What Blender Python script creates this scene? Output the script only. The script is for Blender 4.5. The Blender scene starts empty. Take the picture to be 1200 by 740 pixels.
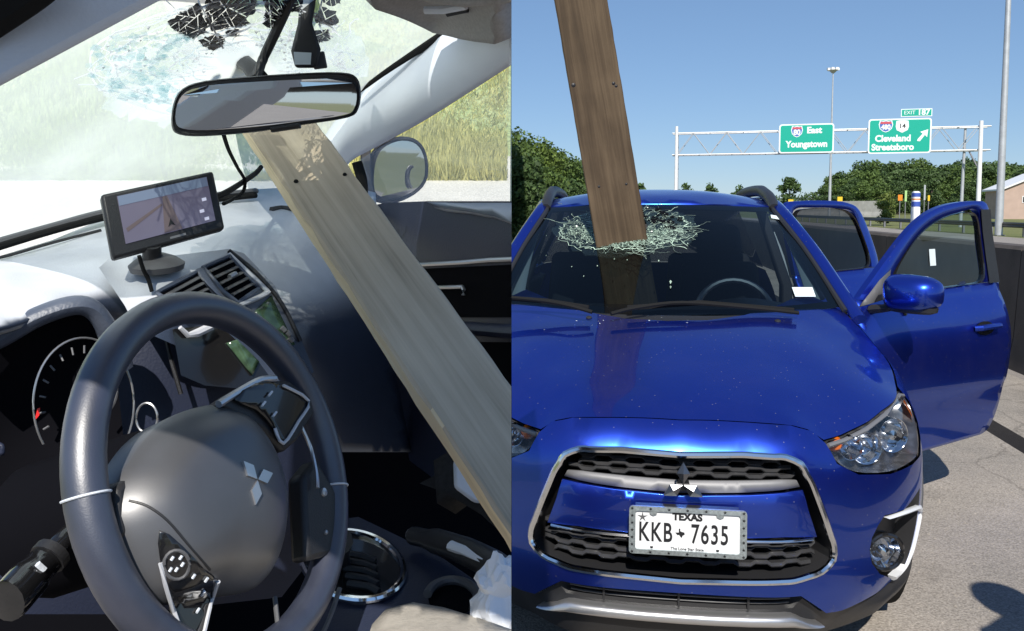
import bpy, bmesh, math, random
import numpy as np
from mathutils import Vector, Matrix
from mathutils.geometry import delaunay_2d_cdt
random.seed(7)
rng = np.random.default_rng(7)
S = bpy.context.scene
COL = S.collection
R = math.radians

# ------------------------------------------------------------------ camera, sky, sun, exposure
FPX = 950.0
PITCH = R(4.0)
EYE = np.array([0.0, 0.0, 1.52])
CX, CY = 600.0, 245.0 + FPX * math.tan(PITCH)
cam = bpy.data.cameras.new('camera')
cam.sensor_width = 36.0
cam.lens = FPX / 1200.0 * 36.0
cam.shift_y = -(370.0 - CY) / 1200.0
cam.clip_start = 0.02
cam.clip_end = 5000.0
camo = bpy.data.objects.new('camera', cam)
COL.objects.link(camo)
camo.location = EYE
camo.rotation_euler = (R(90.0) - PITCH, 0, 0)
S.camera = camo

SUN_EL, SUN_AZ = 43.0, 4.0          # sun stands behind the camera, a little to the left
world = bpy.data.worlds.new('World')
S.world = world
world.use_nodes = True
wn = world.node_tree
bg = wn.nodes['Background']
sky = wn.nodes.new('ShaderNodeTexSky')
sky.sky_type = 'NISHITA'
sky.sun_disc = False
sky.sun_elevation = R(SUN_EL)
sky.sun_rotation = R(180.0 + SUN_AZ)
sky.air_density = 1.1
sky.dust_density = 0.0
sky.ozone_density = 8.0
sky.altitude = 1200.0
# the camera that took the photograph renders the sky flatter than it is: one even curve over the whole sky
gam = wn.nodes.new('ShaderNodeGamma')
gam.inputs['Gamma'].default_value = 0.62
tint = wn.nodes.new('ShaderNodeVectorMath')
tint.operation = 'MULTIPLY'
tint.inputs[1].default_value = (0.95, 1.08, 1.24)
wn.links.new(sky.outputs['Color'], gam.inputs['Color'])
wn.links.new(gam.outputs['Color'], tint.inputs[0])
wn.links.new(tint.outputs[0], bg.inputs['Color'])
bg.inputs['Strength'].default_value = 0.15
sl = bpy.data.lights.new('sun', 'SUN')
sl.energy = 4.8
sl.angle = R(0.5)
sl.color = (1.0, 0.95, 0.87)
so = bpy.data.objects.new('sun', sl)
COL.objects.link(so)
to_sun = Vector((-math.sin(R(SUN_AZ)) * math.cos(R(SUN_EL)), -math.cos(R(SUN_AZ)) * math.cos(R(SUN_EL)), math.sin(R(SUN_EL))))
so.rotation_euler = to_sun.to_track_quat('Z', 'Y').to_euler()
so.location = (0, 0, 60)
S.view_settings.view_transform = 'Standard'
S.view_settings.look = 'None'
S.view_settings.exposure = 0.18
S.view_settings.gamma = 1.0
S.cycles.use_denoising = True
S.cycles.max_bounces = 10
S.cycles.transparent_max_bounces = 24
S.cycles.sample_clamp_indirect = 6.0

FW = np.array([0, math.cos(PITCH), -math.sin(PITCH)])
UP = np.array([0, math.sin(PITCH), math.cos(PITCH)])
RT = np.array([1.0, 0, 0])


def P(x, y, d):
    """the place in the world that the photograph shows at (x, y), d metres off"""
    return EYE + d * (FW + RT * (x - CX) / FPX + UP * (CY - y) / FPX)


# ------------------------------------------------------------------ materials
def new_mat(name):
    m = bpy.data.materials.new(name)
    m.use_nodes = True
    return m, m.node_tree, m.node_tree.nodes['Principled BSDF']


def mat(name, col, rough=0.5, metal=0.0, coat=0.0, spec=0.5, var=0.0, vscale=30.0, bump=0.0, bscale=200.0, emit=None, coat_rough=0.03, rvar=0.0):
    m, t, b = new_mat(name)
    b.inputs['Base Color'].default_value = (*col, 1)
    b.inputs['Roughness'].default_value = rough
    b.inputs['Metallic'].default_value = metal
    b.inputs['Coat Weight'].default_value = coat
    b.inputs['Coat Roughness'].default_value = coat_rough
    b.inputs['Specular IOR Level'].default_value = spec
    if emit:
        b.inputs['Emission Color'].default_value = (*emit[0], 1)
        b.inputs['Emission Strength'].default_value = emit[1]
    if var or bump or rvar:
        tc = t.nodes.new('ShaderNodeTexCoord')
    if var or rvar:
        n = t.nodes.new('ShaderNodeTexNoise')
        n.inputs['Scale'].default_value = vscale
        n.inputs['Detail'].default_value = 6
        t.links.new(tc.outputs['Object'], n.inputs['Vector'])
    if var:
        mx = t.nodes.new('ShaderNodeMix')
        mx.data_type = 'RGBA'
        mx.inputs[6].default_value = (*[c * (1 - var) for c in col], 1)
        mx.inputs[7].default_value = (*[min(1, c * (1 + var)) for c in col], 1)
        rp = t.nodes.new('ShaderNodeMapRange')
        rp.inputs['From Min'].default_value = 0.3
        rp.inputs['From Max'].default_value = 0.7
        t.links.new(n.outputs['Fac'], rp.inputs['Value'])
        t.links.new(rp.outputs[0], mx.inputs[0])
        t.links.new(mx.outputs[2], b.inputs['Base Color'])
    if rvar:
        rr = t.nodes.new('ShaderNodeMapRange')
        rr.inputs['From Min'].default_value = 0.3
        rr.inputs['From Max'].default_value = 0.7
        rr.inputs['To Min'].default_value = max(0.02, rough - rvar)
        rr.inputs['To Max'].default_value = rough + rvar
        t.links.new(n.outputs['Fac'], rr.inputs['Value'])
        t.links.new(rr.outputs[0], b.inputs['Roughness'])
    if bump:
        n2 = t.nodes.new('ShaderNodeTexNoise')
        n2.inputs['Scale'].default_value = bscale
        n2.inputs['Detail'].default_value = 4
        t.links.new(tc.outputs['Object'], n2.inputs['Vector'])
        bp = t.nodes.new('ShaderNodeBump')
        bp.inputs['Strength'].default_value = bump
        bp.inputs['Distance'].default_value = 0.01
        t.links.new(n2.outputs['Fac'], bp.inputs['Height'])
        t.links.new(bp.outputs[0], b.inputs['Normal'])
    return m


def glass_mat(name, tint, dust=0.0, rough=0.0, dust_col=(0.9, 0.95, 1.0), ior=1.45, dvar=True, dspan=0.2):
    """thin pane: see-through with a Fresnel sheen, and a scattering layer used for dust, crazing and painted glare veil"""
    m, t, b = new_mat(name)
    t.nodes.remove(b)
    out = t.nodes['Material Output']
    tr = t.nodes.new('ShaderNodeBsdfTransparent')
    tr.inputs['Color'].default_value = (*tint, 1)
    gl = t.nodes.new('ShaderNodeBsdfGlossy')
    gl.inputs['Roughness'].default_value = rough
    fr = t.nodes.new('ShaderNodeFresnel')
    fr.inputs['IOR'].default_value = ior
    geo = t.nodes.new('ShaderNodeNewGeometry')
    # a pane has glass on both sides: keep the outside index whichever side is seen
    mth = t.nodes.new('ShaderNodeMath')
    mth.operation = 'MULTIPLY_ADD'
    mth.inputs[1].default_value = 1.0 / ior - ior
    mth.inputs[2].default_value = ior
    t.links.new(geo.outputs['Backfacing'], mth.inputs[0])
    t.links.new(mth.outputs[0], fr.inputs['IOR'])
    mx = t.nodes.new('ShaderNodeMixShader')
    t.links.new(fr.outputs[0], mx.inputs[0])
    t.links.new(tr.outputs[0], mx.inputs[1])
    t.links.new(gl.outputs[0], mx.inputs[2])
    last = mx.outputs[0]
    if dust:
        tl = t.nodes.new('ShaderNodeBsdfTranslucent')
        tl.inputs['Color'].default_value = (*dust_col, 1)
        m2 = t.nodes.new('ShaderNodeMixShader')
        m2.inputs[0].default_value = dust
        if dvar:
            tc = t.nodes.new('ShaderNodeTexCoord')
            n = t.nodes.new('ShaderNodeTexNoise')
            n.inputs['Scale'].default_value = 5.0
            n.inputs['Detail'].default_value = 7
            t.links.new(tc.outputs['Object'], n.inputs['Vector'])
            mr = t.nodes.new('ShaderNodeMapRange')
            mr.inputs['From Min'].default_value = 0.3
            mr.inputs['From Max'].default_value = 0.7
            mr.inputs['To Min'].default_value = dust * (1 - dspan)
            mr.inputs['To Max'].default_value = min(1, dust * (1 + dspan))
            t.links.new(n.outputs['Fac'], mr.inputs['Value'])
            t.links.new(mr.outputs[0], m2.inputs[0])
        t.links.new(last, m2.inputs[1])
        t.links.new(tl.outputs[0], m2.inputs[2])
        last = m2.outputs[0]
    t.links.new(last, out.inputs['Surface'])
    return m


def wood_mat(name, c1, c2, axis, rough=0.75, scale=1.0):
    """sawn board: long streaks along 'axis' with knots"""
    m, t, b = new_mat(name)
    tc = t.nodes.new('ShaderNodeTexCoord')
    vm = t.nodes.new('ShaderNodeMapping')
    # frame in which x runs along the board
    q = Vector((1, 0, 0)).rotation_difference(Vector(axis).normalized()).inverted()
    vm.inputs['Rotation'].default_value = q.to_euler()
    t.links.new(tc.outputs['Object'], vm.inputs['Vector'])
    sc = t.nodes.new('ShaderNodeMapping')
    sc.inputs['Scale'].default_value = (1.2 * scale, 34 * scale, 34 * scale)
    t.links.new(vm.outputs[0], sc.inputs['Vector'])
    n = t.nodes.new('ShaderNodeTexNoise')
    n.inputs['Scale'].default_value = 1.6
    n.inputs['Detail'].default_value = 8
    n.inputs['Roughness'].default_value = 0.62
    n.inputs['Distortion'].default_value = 0.6
    t.links.new(sc.outputs[0], n.inputs['Vector'])
    n2 = t.nodes.new('ShaderNodeTexNoise')
    n2.inputs['Scale'].default_value = 5.0 * scale
    n2.inputs['Detail'].default_value = 4
    t.links.new(vm.outputs[0], n2.inputs['Vector'])
    ad = t.nodes.new('ShaderNodeMath')
    ad.operation = 'MULTIPLY_ADD'
    ad.inputs[1].default_value = 0.5
    t.links.new(n2.outputs['Fac'], ad.inputs[0])
    t.links.new(n.outputs['Fac'], ad.inputs[2])
    rp = t.nodes.new('ShaderNodeValToRGB')
    e = rp.color_ramp.elements
    e[0].position, e[0].color = 0.48, (*[c * 0.62 for c in c1], 1)
    e[1].position, e[1].color = 1.0, (*c2, 1)
    k = e.new(0.68)
    k.color = (*c1, 1)
    k = e.new(0.83)
    k.color = (*[(a + b_) / 2 for a, b_ in zip(c1, c2)], 1)
    t.links.new(ad.outputs[0], rp.inputs[0])
    t.links.new(rp.outputs[0], b.inputs['Base Color'])
    b.inputs['Roughness'].default_value = rough
    b.inputs['Specular IOR Level'].default_value = 0.25
    bp = t.nodes.new('ShaderNodeBump')
    bp.inputs['Strength'].default_value = 0.35
    bp.inputs['Distance'].default_value = 0.004
    t.links.new(n.outputs['Fac'], bp.inputs['Height'])
    t.links.new(bp.outputs[0], b.inputs['Normal'])
    return m


def ground_mat(name, c1, c2, s1=0.6, s2=90.0, speck=0.5, rough=0.9, bump=0.3, cracks=False, wash=None):
    m, t, b = new_mat(name)
    tc = t.nodes.new('ShaderNodeTexCoord')
    n = t.nodes.new('ShaderNodeTexNoise')
    n.inputs['Scale'].default_value = s1
    n.inputs['Detail'].default_value = 8
    n.inputs['Roughness'].default_value = 0.65
    t.links.new(tc.outputs['Object'], n.inputs['Vector'])
    n2 = t.nodes.new('ShaderNodeTexNoise')
    n2.inputs['Scale'].default_value = s2
    n2.inputs['Detail'].default_value = 3
    t.links.new(tc.outputs['Object'], n2.inputs['Vector'])
    mr = t.nodes.new('ShaderNodeMapRange')
    mr.inputs['From Min'].default_value = 0.32
    mr.inputs['From Max'].default_value = 0.68
    t.links.new(n.outputs['Fac'], mr.inputs['Value'])
    mx = t.nodes.new('ShaderNodeMix')
    mx.data_type = 'RGBA'
    mx.inputs[6].default_value = (*c1, 1)
    mx.inputs[7].default_value = (*c2, 1)
    t.links.new(mr.outputs[0], mx.inputs[0])
    mr2 = t.nodes.new('ShaderNodeMapRange')
    mr2.inputs['From Min'].default_value = 0.3
    mr2.inputs['From Max'].default_value = 0.7
    mr2.inputs['To Min'].default_value = 1 - speck
    mr2.inputs['To Max'].default_value = 1 + speck
    t.links.new(n2.outputs['Fac'], mr2.inputs['Value'])
    if cracks:
        wv = t.nodes.new('ShaderNodeVectorMath')
        wv.operation = 'MULTIPLY_ADD'
        wv.inputs[1].default_value = (0.5, 0.5, 0.5)
        t.links.new(n.outputs['Color'], wv.inputs[0])
        t.links.new(tc.outputs['Object'], wv.inputs[2])
        vo_ = t.nodes.new('ShaderNodeTexVoronoi')
        vo_.feature = 'DISTANCE_TO_EDGE'
        vo_.inputs['Scale'].default_value = 0.55
        t.links.new(wv.outputs[0], vo_.inputs['Vector'])
        cr = t.nodes.new('ShaderNodeMapRange')
        cr.inputs['From Min'].default_value = 0.002
        cr.inputs['From Max'].default_value = 0.008
        cr.inputs['To Min'].default_value = 0.74
        cr.inputs['To Max'].default_value = 1.0
        t.links.new(vo_.outputs['Distance'], cr.inputs['Value'])
        n3 = t.nodes.new('ShaderNodeTexNoise')
        n3.inputs['Scale'].default_value = 2.3
        n3.inputs['Detail'].default_value = 5
        t.links.new(tc.outputs['Object'], n3.inputs['Vector'])
        st_ = t.nodes.new('ShaderNodeMapRange')
        st_.inputs['From Min'].default_value = 0.58
        st_.inputs['From Max'].default_value = 0.72
        st_.inputs['To Min'].default_value = 1.0
        st_.inputs['To Max'].default_value = 0.72
        t.links.new(n3.outputs['Fac'], st_.inputs['Value'])
        mu = t.nodes.new('ShaderNodeMath')
        mu.operation = 'MULTIPLY'
        t.links.new(cr.outputs[0], mu.inputs[0])
        t.links.new(st_.outputs[0], mu.inputs[1])
        sc_ = t.nodes.new('ShaderNodeVectorMath')
        sc_.operation = 'SCALE'
        t.links.new(mx.outputs[2], sc_.inputs[0])
        t.links.new(mu.outputs[0], sc_.inputs['Scale'])
        worn = sc_.outputs[0]
    else:
        worn = mx.outputs[2]
    ml = t.nodes.new('ShaderNodeVectorMath')
    ml.operation = 'SCALE'
    t.links.new(worn, ml.inputs[0])
    t.links.new(mr2.outputs[0], ml.inputs['Scale'])
    t.links.new(ml.outputs[0], b.inputs['Base Color'])
    b.inputs['Roughness'].default_value = rough
    b.inputs['Specular IOR Level'].default_value = 0.2
    bp = t.nodes.new('ShaderNodeBump')
    bp.inputs['Strength'].default_value = bump
    bp.inputs['Distance'].default_value = 0.01
    t.links.new(n2.outputs['Fac'], bp.inputs['Height'])
    t.links.new(bp.outputs[0], b.inputs['Normal'])
    return m


def leaf_mat(name, col, var=0.45, trans=0.25):
    m, t, b = new_mat(name)
    oi = t.nodes.new('ShaderNodeNewGeometry')
    mx = t.nodes.new('ShaderNodeMix')
    mx.data_type = 'RGBA'
    mx.inputs[6].default_value = (*[c * (1 - var) for c in col], 1)
    mx.inputs[7].default_value = (col[0] * (1 + var) * 1.1, col[1] * (1 + var), col[2] * (1 + var * 0.6), 1)
    t.links.new(oi.outputs['Random Per Island'], mx.inputs[0])
    t.links.new(mx.outputs[2], b.inputs['Base Color'])
    b.inputs['Roughness'].default_value = 0.6
    b.inputs['Specular IOR Level'].default_value = 0.3
    if trans:
        out = t.nodes['Material Output']
        tl = t.nodes.new('ShaderNodeBsdfTranslucent')
        t.links.new(mx.outputs[2], tl.inputs['Color'])
        ms = t.nodes.new('ShaderNodeMixShader')
        ms.inputs[0].default_value = trans
        t.links.new(b.outputs[0], ms.inputs[1])
        t.links.new(tl.outputs[0], ms.inputs[2])
        t.links.new(ms.outputs[0], out.inputs['Surface'])
    return m


M = {}
M['paint'] = mat('blue_paint', (0.018, 0.032, 0.40), 0.37, 0.88, 0.9, var=0.06, vscale=900, coat_rough=0.015)
def flake(m, col, rough, fac):
    """fine metallic flake under the clear coat"""
    t = m.node_tree
    b, out = t.nodes['Principled BSDF'], t.nodes['Material Output']
    g = t.nodes.new('ShaderNodeBsdfGlossy')
    g.inputs['Color'].default_value = (*col, 1)
    g.inputs['Roughness'].default_value = rough
    x = t.nodes.new('ShaderNodeMixShader')
    x.inputs[0].default_value = fac
    t.links.new(b.outputs[0], x.inputs[1])
    t.links.new(g.outputs[0], x.inputs[2])
    t.links.new(x.outputs[0], out.inputs['Surface'])


def road_dust(m):
    """thin film of road dust and specks on the clear coat"""
    t = m.node_tree
    b = t.nodes['Principled BSDF']
    tc = t.nodes.new('ShaderNodeTexCoord')
    n = t.nodes.new('ShaderNodeTexNoise')
    n.inputs['Scale'].default_value = 4.0
    n.inputs['Detail'].default_value = 9
    n.inputs['Roughness'].default_value = 0.7
    t.links.new(tc.outputs['Object'], n.inputs['Vector'])
    mr = t.nodes.new('ShaderNodeMapRange')
    mr.inputs['From Min'].default_value = 0.35
    mr.inputs['From Max'].default_value = 0.75
    mr.inputs['To Min'].default_value = 0.01
    mr.inputs['To Max'].default_value = 0.09
    t.links.new(n.outputs['Fac'], mr.inputs['Value'])
    t.links.new(mr.outputs[0], b.inputs['Coat Roughness'])
    v = t.nodes.new('ShaderNodeTexVoronoi')
    v.inputs['Scale'].default_value = 38.0
    t.links.new(tc.outputs['Object'], v.inputs['Vector'])
    ms = t.nodes.new('ShaderNodeMapRange')
    ms.inputs['From Min'].default_value = 0.045
    ms.inputs['From Max'].default_value = 0.085
    ms.inputs['To Min'].default_value = 0.55
    ms.inputs['To Max'].default_value = 0.0
    t.links.new(v.outputs['Distance'], ms.inputs['Value'])
    ad = t.nodes.new('ShaderNodeMath')
    ad.operation = 'MULTIPLY_ADD'
    ad.inputs[1].default_value = 0.5
    t.links.new(ms.outputs[0], ad.inputs[0])
    m2 = t.nodes.new('ShaderNodeMapRange')
    m2.inputs['From Min'].default_value = 0.45
    m2.inputs['From Max'].default_value = 0.85
    m2.inputs['To Max'].default_value = 0.012
    t.links.new(n.outputs['Fac'], m2.inputs['Value'])
    t.links.new(m2.outputs[0], ad.inputs[2])
    df = t.nodes.new('ShaderNodeBsdfDiffuse')
    df.inputs['Color'].default_value = (0.42, 0.38, 0.33, 1)
    out = t.nodes['Material Output']
    src = out.inputs['Surface'].links[0].from_socket
    x = t.nodes.new('ShaderNodeMixShader')
    t.links.new(ad.outputs[0], x.inputs[0])
    t.links.new(src, x.inputs[1])
    t.links.new(df.outputs[0], x.inputs[2])
    t.links.new(x.outputs[0], out.inputs['Surface'])


M['paint'].node_tree.nodes['Principled BSDF'].inputs['Specular Tint'].default_value = (0.35, 0.45, 1.0, 1)
flake(M['paint'], (0.05, 0.38, 0.90), 0.26, 0.13)
road_dust(M['paint'])
M['chrome'] = mat('chrome', (0.80, 0.81, 0.83), 0.10, 1.0)
M['satin'] = mat('satin_silver', (0.62, 0.62, 0.63), 0.32, 0.85)
M['gloss_black'] = mat('gloss_black', (0.012, 0.012, 0.013), 0.12, 0, 0.5)
M['black_plastic'] = mat('black_plastic', (0.022, 0.022, 0.024), 0.45, bump=0.1, bscale=500)
M['grey_plastic'] = mat('grey_plastic', (0.10, 0.10, 0.105), 0.5, bump=0.08, bscale=400)
M['satin_in'] = mat('satin_silver_paint', (0.62, 0.63, 0.66), 0.4, 0.15)
M['silver_plastic'] = mat('silver_plastic', (0.20, 0.20, 0.21), 0.5, 0.2)
M['rubber'] = mat('rubber', (0.015, 0.015, 0.015), 0.9, spec=0.15)
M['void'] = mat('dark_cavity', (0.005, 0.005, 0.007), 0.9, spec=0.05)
M['cloth_dark'] = mat('dark_seat_cloth', (0.018, 0.018, 0.02), 0.9, var=0.3, vscale=120)
M['cloth_beige'] = mat('beige_seat_cloth', (0.46, 0.42, 0.36), 0.9, var=0.12, vscale=80, bump=0.2, bscale=300)
M['dash'] = mat('dashboard_plastic', (0.075, 0.09, 0.125), 0.40, var=0.35, vscale=9, bump=0.12, bscale=260, rvar=0.08)
M['dash_glare'] = mat('glare_topped_plastic', (0.60, 0.62, 0.66), 0.36, var=0.10, vscale=11, bump=0.10, bscale=420, rvar=0.06)  # pale tone stands in for glare on the dashboard top


def paint_top_glare(m, under):
    """glare painted into the colour of what faces up; steep faces keep the bare plastic"""
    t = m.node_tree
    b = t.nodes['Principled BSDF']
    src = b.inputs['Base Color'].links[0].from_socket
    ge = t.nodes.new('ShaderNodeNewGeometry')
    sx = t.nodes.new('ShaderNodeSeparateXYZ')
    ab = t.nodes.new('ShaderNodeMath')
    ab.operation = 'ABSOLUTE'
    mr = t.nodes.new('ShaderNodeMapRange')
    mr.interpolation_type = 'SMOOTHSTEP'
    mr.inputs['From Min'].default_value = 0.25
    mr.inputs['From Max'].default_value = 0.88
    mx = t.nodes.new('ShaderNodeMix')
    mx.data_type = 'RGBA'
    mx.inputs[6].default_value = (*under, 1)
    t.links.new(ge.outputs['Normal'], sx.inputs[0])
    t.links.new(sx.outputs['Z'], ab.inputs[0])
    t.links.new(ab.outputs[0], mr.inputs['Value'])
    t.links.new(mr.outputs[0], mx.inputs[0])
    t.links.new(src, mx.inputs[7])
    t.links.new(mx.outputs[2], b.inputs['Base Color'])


paint_top_glare(M['dash_glare'], (0.045, 0.060, 0.095))
M['leather'] = mat('wheel_leather', (0.036, 0.042, 0.068), 0.42, coat=0.8, coat_rough=0.38, spec=1.0, var=0.12, vscale=40, bump=0.07, bscale=700)
M['hub'] = mat('airbag_cover', (0.085, 0.086, 0.092), 0.44, 0.25, coat=1.0, coat_rough=0.40, spec=1.0, var=0.06, vscale=30, bump=0.03, bscale=900)
M['navy'] = mat('navy_plastic', (0.018, 0.024, 0.05), 0.5, bump=0.1, bscale=300)
M['trim_grey'] = mat('pillar_trim', (0.74, 0.78, 0.84), 0.5, bump=0.1, bscale=400)
M['lining'] = mat('roof_lining', (0.40, 0.38, 0.36), 0.95, var=0.1, vscale=200)
M['mirror'] = mat('mirror_silver', (0.70, 0.72, 0.74), 0.02, 1.0)
M['amber'] = mat('amber_lens', (0.75, 0.16, 0.01), 0.15, 0, 0.6)
M['red'] = mat('red_needle', (0.75, 0.02, 0.02), 0.4)
M['plate_white'] = mat('plate_white', (0.78, 0.79, 0.80), 0.35)
M['ink'] = mat('black_ink', (0.012, 0.012, 0.014), 0.5)
M['white'] = mat('white_paint', (0.78, 0.79, 0.80), 0.5, var=0.04, vscale=4)
M['label'] = mat('white_label', (0.72, 0.80, 0.82), 0.6)
M['sign_green'] = mat('sign_green', (0.0, 0.38, 0.27), 0.45)
M['sign_white'] = mat('sign_white', (0.80, 0.86, 0.86), 0.5)
M['sign_blue'] = mat('sign_blue', (0.06, 0.13, 0.45), 0.5)
M['sign_red'] = mat('sign_red', (0.55, 0.08, 0.10), 0.5)
M['galv'] = mat('galvanised_steel', (0.50, 0.52, 0.54), 0.5, 0.4, var=0.1, vscale=3)
M['galv_dark'] = mat('weathered_steel', (0.22, 0.22, 0.24), 0.6, 0.3)
M['glass'] = glass_mat('windscreen_glass', (0.27, 0.34, 0.38))
M['glass_side'] = glass_mat('side_glass', (0.50, 0.62, 0.62), dust=0.02)
M['glass_dark'] = glass_mat('privacy_glass', (0.20, 0.20, 0.21))
M['glass_lens'] = glass_mat('lamp_lens', (0.92, 0.93, 0.95), ior=1.5)
M['glass_veiled'] = glass_mat('veiled_windscreen', (0.95, 1.0, 0.96), dust=0.58, dust_col=(0.94, 1.0, 0.95))  # scattering layer imitates a veil of glare that washes out the view
M['glass_cabin_side'] = glass_mat('cabin_side_glass', (0.96, 0.98, 0.95), dust=0.20)  # scattering adds a painted bright veil to the side window
M['crack'] = leaf_mat('broken_glass_edge', (0.30, 0.43, 0.42), 0.9, 0.0)
M['crack'].node_tree.nodes['Principled BSDF'].inputs['Roughness'].default_value = 0.15
M['crack_white'] = mat('crushed_glass', (0.85, 0.92, 0.94), 0.3)
M['frit'] = mat('black_glass_band', (0.012, 0.016, 0.022), 0.25)
M['screen'] = mat('navigator_screen', (0.16, 0.15, 0.20), 0.12, emit=((0.26, 0.22, 0.34), 0.16))
M['screen_road'] = mat('navigator_road', (0.14, 0.11, 0.11), 0.15, emit=((0.22, 0.17, 0.19), 0.18))
M['screen_sky'] = mat('navigator_sky', (0.2, 0.25, 0.35), 0.15, emit=((0.22, 0.25, 0.36), 0.18))
M['screen_mark'] = mat('navigator_marks', (0.4, 0.4, 0.5), 0.2, emit=((0.7, 0.7, 0.85), 0.5))
M['lcd_green'] = mat('radio_display', (0.06, 0.11, 0.06), 0.15, 0, 0.6, var=0.5, vscale=60)
M['plastic_bag'] = mat('white_plastic_film', (0.82, 0.85, 0.90), 0.3)
M['skin'] = mat('skin', (0.45, 0.25, 0.17), 0.5)
M['shirt'] = mat('grey_shirt', (0.18, 0.19, 0.21), 0.9)
M['hair'] = mat('brown_hair', (0.03, 0.02, 0.015), 0.6)
M['bark'] = mat('bark', (0.12, 0.09, 0.065), 0.9, var=0.3, vscale=6, bump=0.5, bscale=20)
M['concrete'] = mat('concrete_wall', (0.42, 0.41, 0.38), 0.9, var=0.15, vscale=1.0)
M['brick_tan'] = mat('pinkish_render', (0.46, 0.34, 0.28), 0.9, var=0.08, vscale=1.0)
M['orange'] = mat('orange_board', (0.80, 0.25, 0.02), 0.5)
M['yellow'] = mat('yellow_board', (0.78, 0.52, 0.03), 0.5)
M['lime'] = mat('pale_green_board', (0.40, 0.62, 0.25), 0.5)
M['blue_band'] = mat('blue_band', (0.05, 0.10, 0.42), 0.5)


# ------------------------------------------------------------------ geometry helpers
def lerp(a, b, t):
    return a + (b - a) * t


class TPS:
    """smooth surface through scattered control values"""
    def __init__(self, pts, vals, scale=(1, 1)):
        self.s = np.array(scale, float)
        p = np.asarray(pts, float) * self.s
        v = np.asarray(vals, float)
        n = len(p)
        d = np.linalg.norm(p[:, None] - p[None], axis=2)
        K = np.where(d > 0, d * d * np.log(np.maximum(d, 1e-12)), 0) + np.eye(n) * 1e-5
        Q = np.c_[np.ones(n), p]
        A = np.block([[K, Q], [Q.T, np.zeros((3, 3))]])
        sol = np.linalg.solve(A, np.r_[v, np.zeros((3,) + v.shape[1:])])
        self.w, self.a, self.p = sol[:n], sol[n:], p

    def __call__(self, x, y):
        q = np.array([x, y], float) * self.s
        d = np.linalg.norm(self.p - q, axis=1)
        k = np.where(d > 0, d * d * np.log(np.maximum(d, 1e-12)), 0)
        return k @ self.w + self.a[0] + self.a[1] * q[0] + self.a[2] * q[1]


def smooth_path(pts, n=8, closed=False):
    """Catmull-Rom through the points"""
    p = [np.asarray(q, float) for q in pts]
    out = []
    N = len(p)
    segs = N if closed else N - 1
    for i in range(segs):
        if closed:
            a, b, c, d = p[(i - 1) % N], p[i], p[(i + 1) % N], p[(i + 2) % N]
        else:
            a, b, c, d = p[max(i - 1, 0)], p[i], p[i + 1], p[min(i + 2, N - 1)]
        for k in range(n):
            t = k / n
            out.append(0.5 * ((2 * b) + (-a + c) * t + (2 * a - 5 * b + 4 * c - d) * t * t + (-a + 3 * b - 3 * c + d) * t ** 3))
    if not closed:
        out.append(p[-1])
    return out


def in_poly(x, y, poly):
    c = False
    n = len(poly)
    j = n - 1
    for i in range(n):
        xi, yi = poly[i][0], poly[i][1]
        xj, yj = poly[j][0], poly[j][1]
        if (yi > y) != (yj > y) and x < (xj - xi) * (y - yi) / (yj - yi) + xi:
            c = not c
        j = i
    return c


def densify(poly, step):
    out = []
    n = len(poly)
    for i in range(n):
        a, b = np.asarray(poly[i], float), np.asarray(poly[(i + 1) % n], float)
        k = max(1, int(np.linalg.norm(b - a) / step))
        for q in range(k):
            out.append(tuple(a + (b - a) * q / k))
    return out


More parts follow.
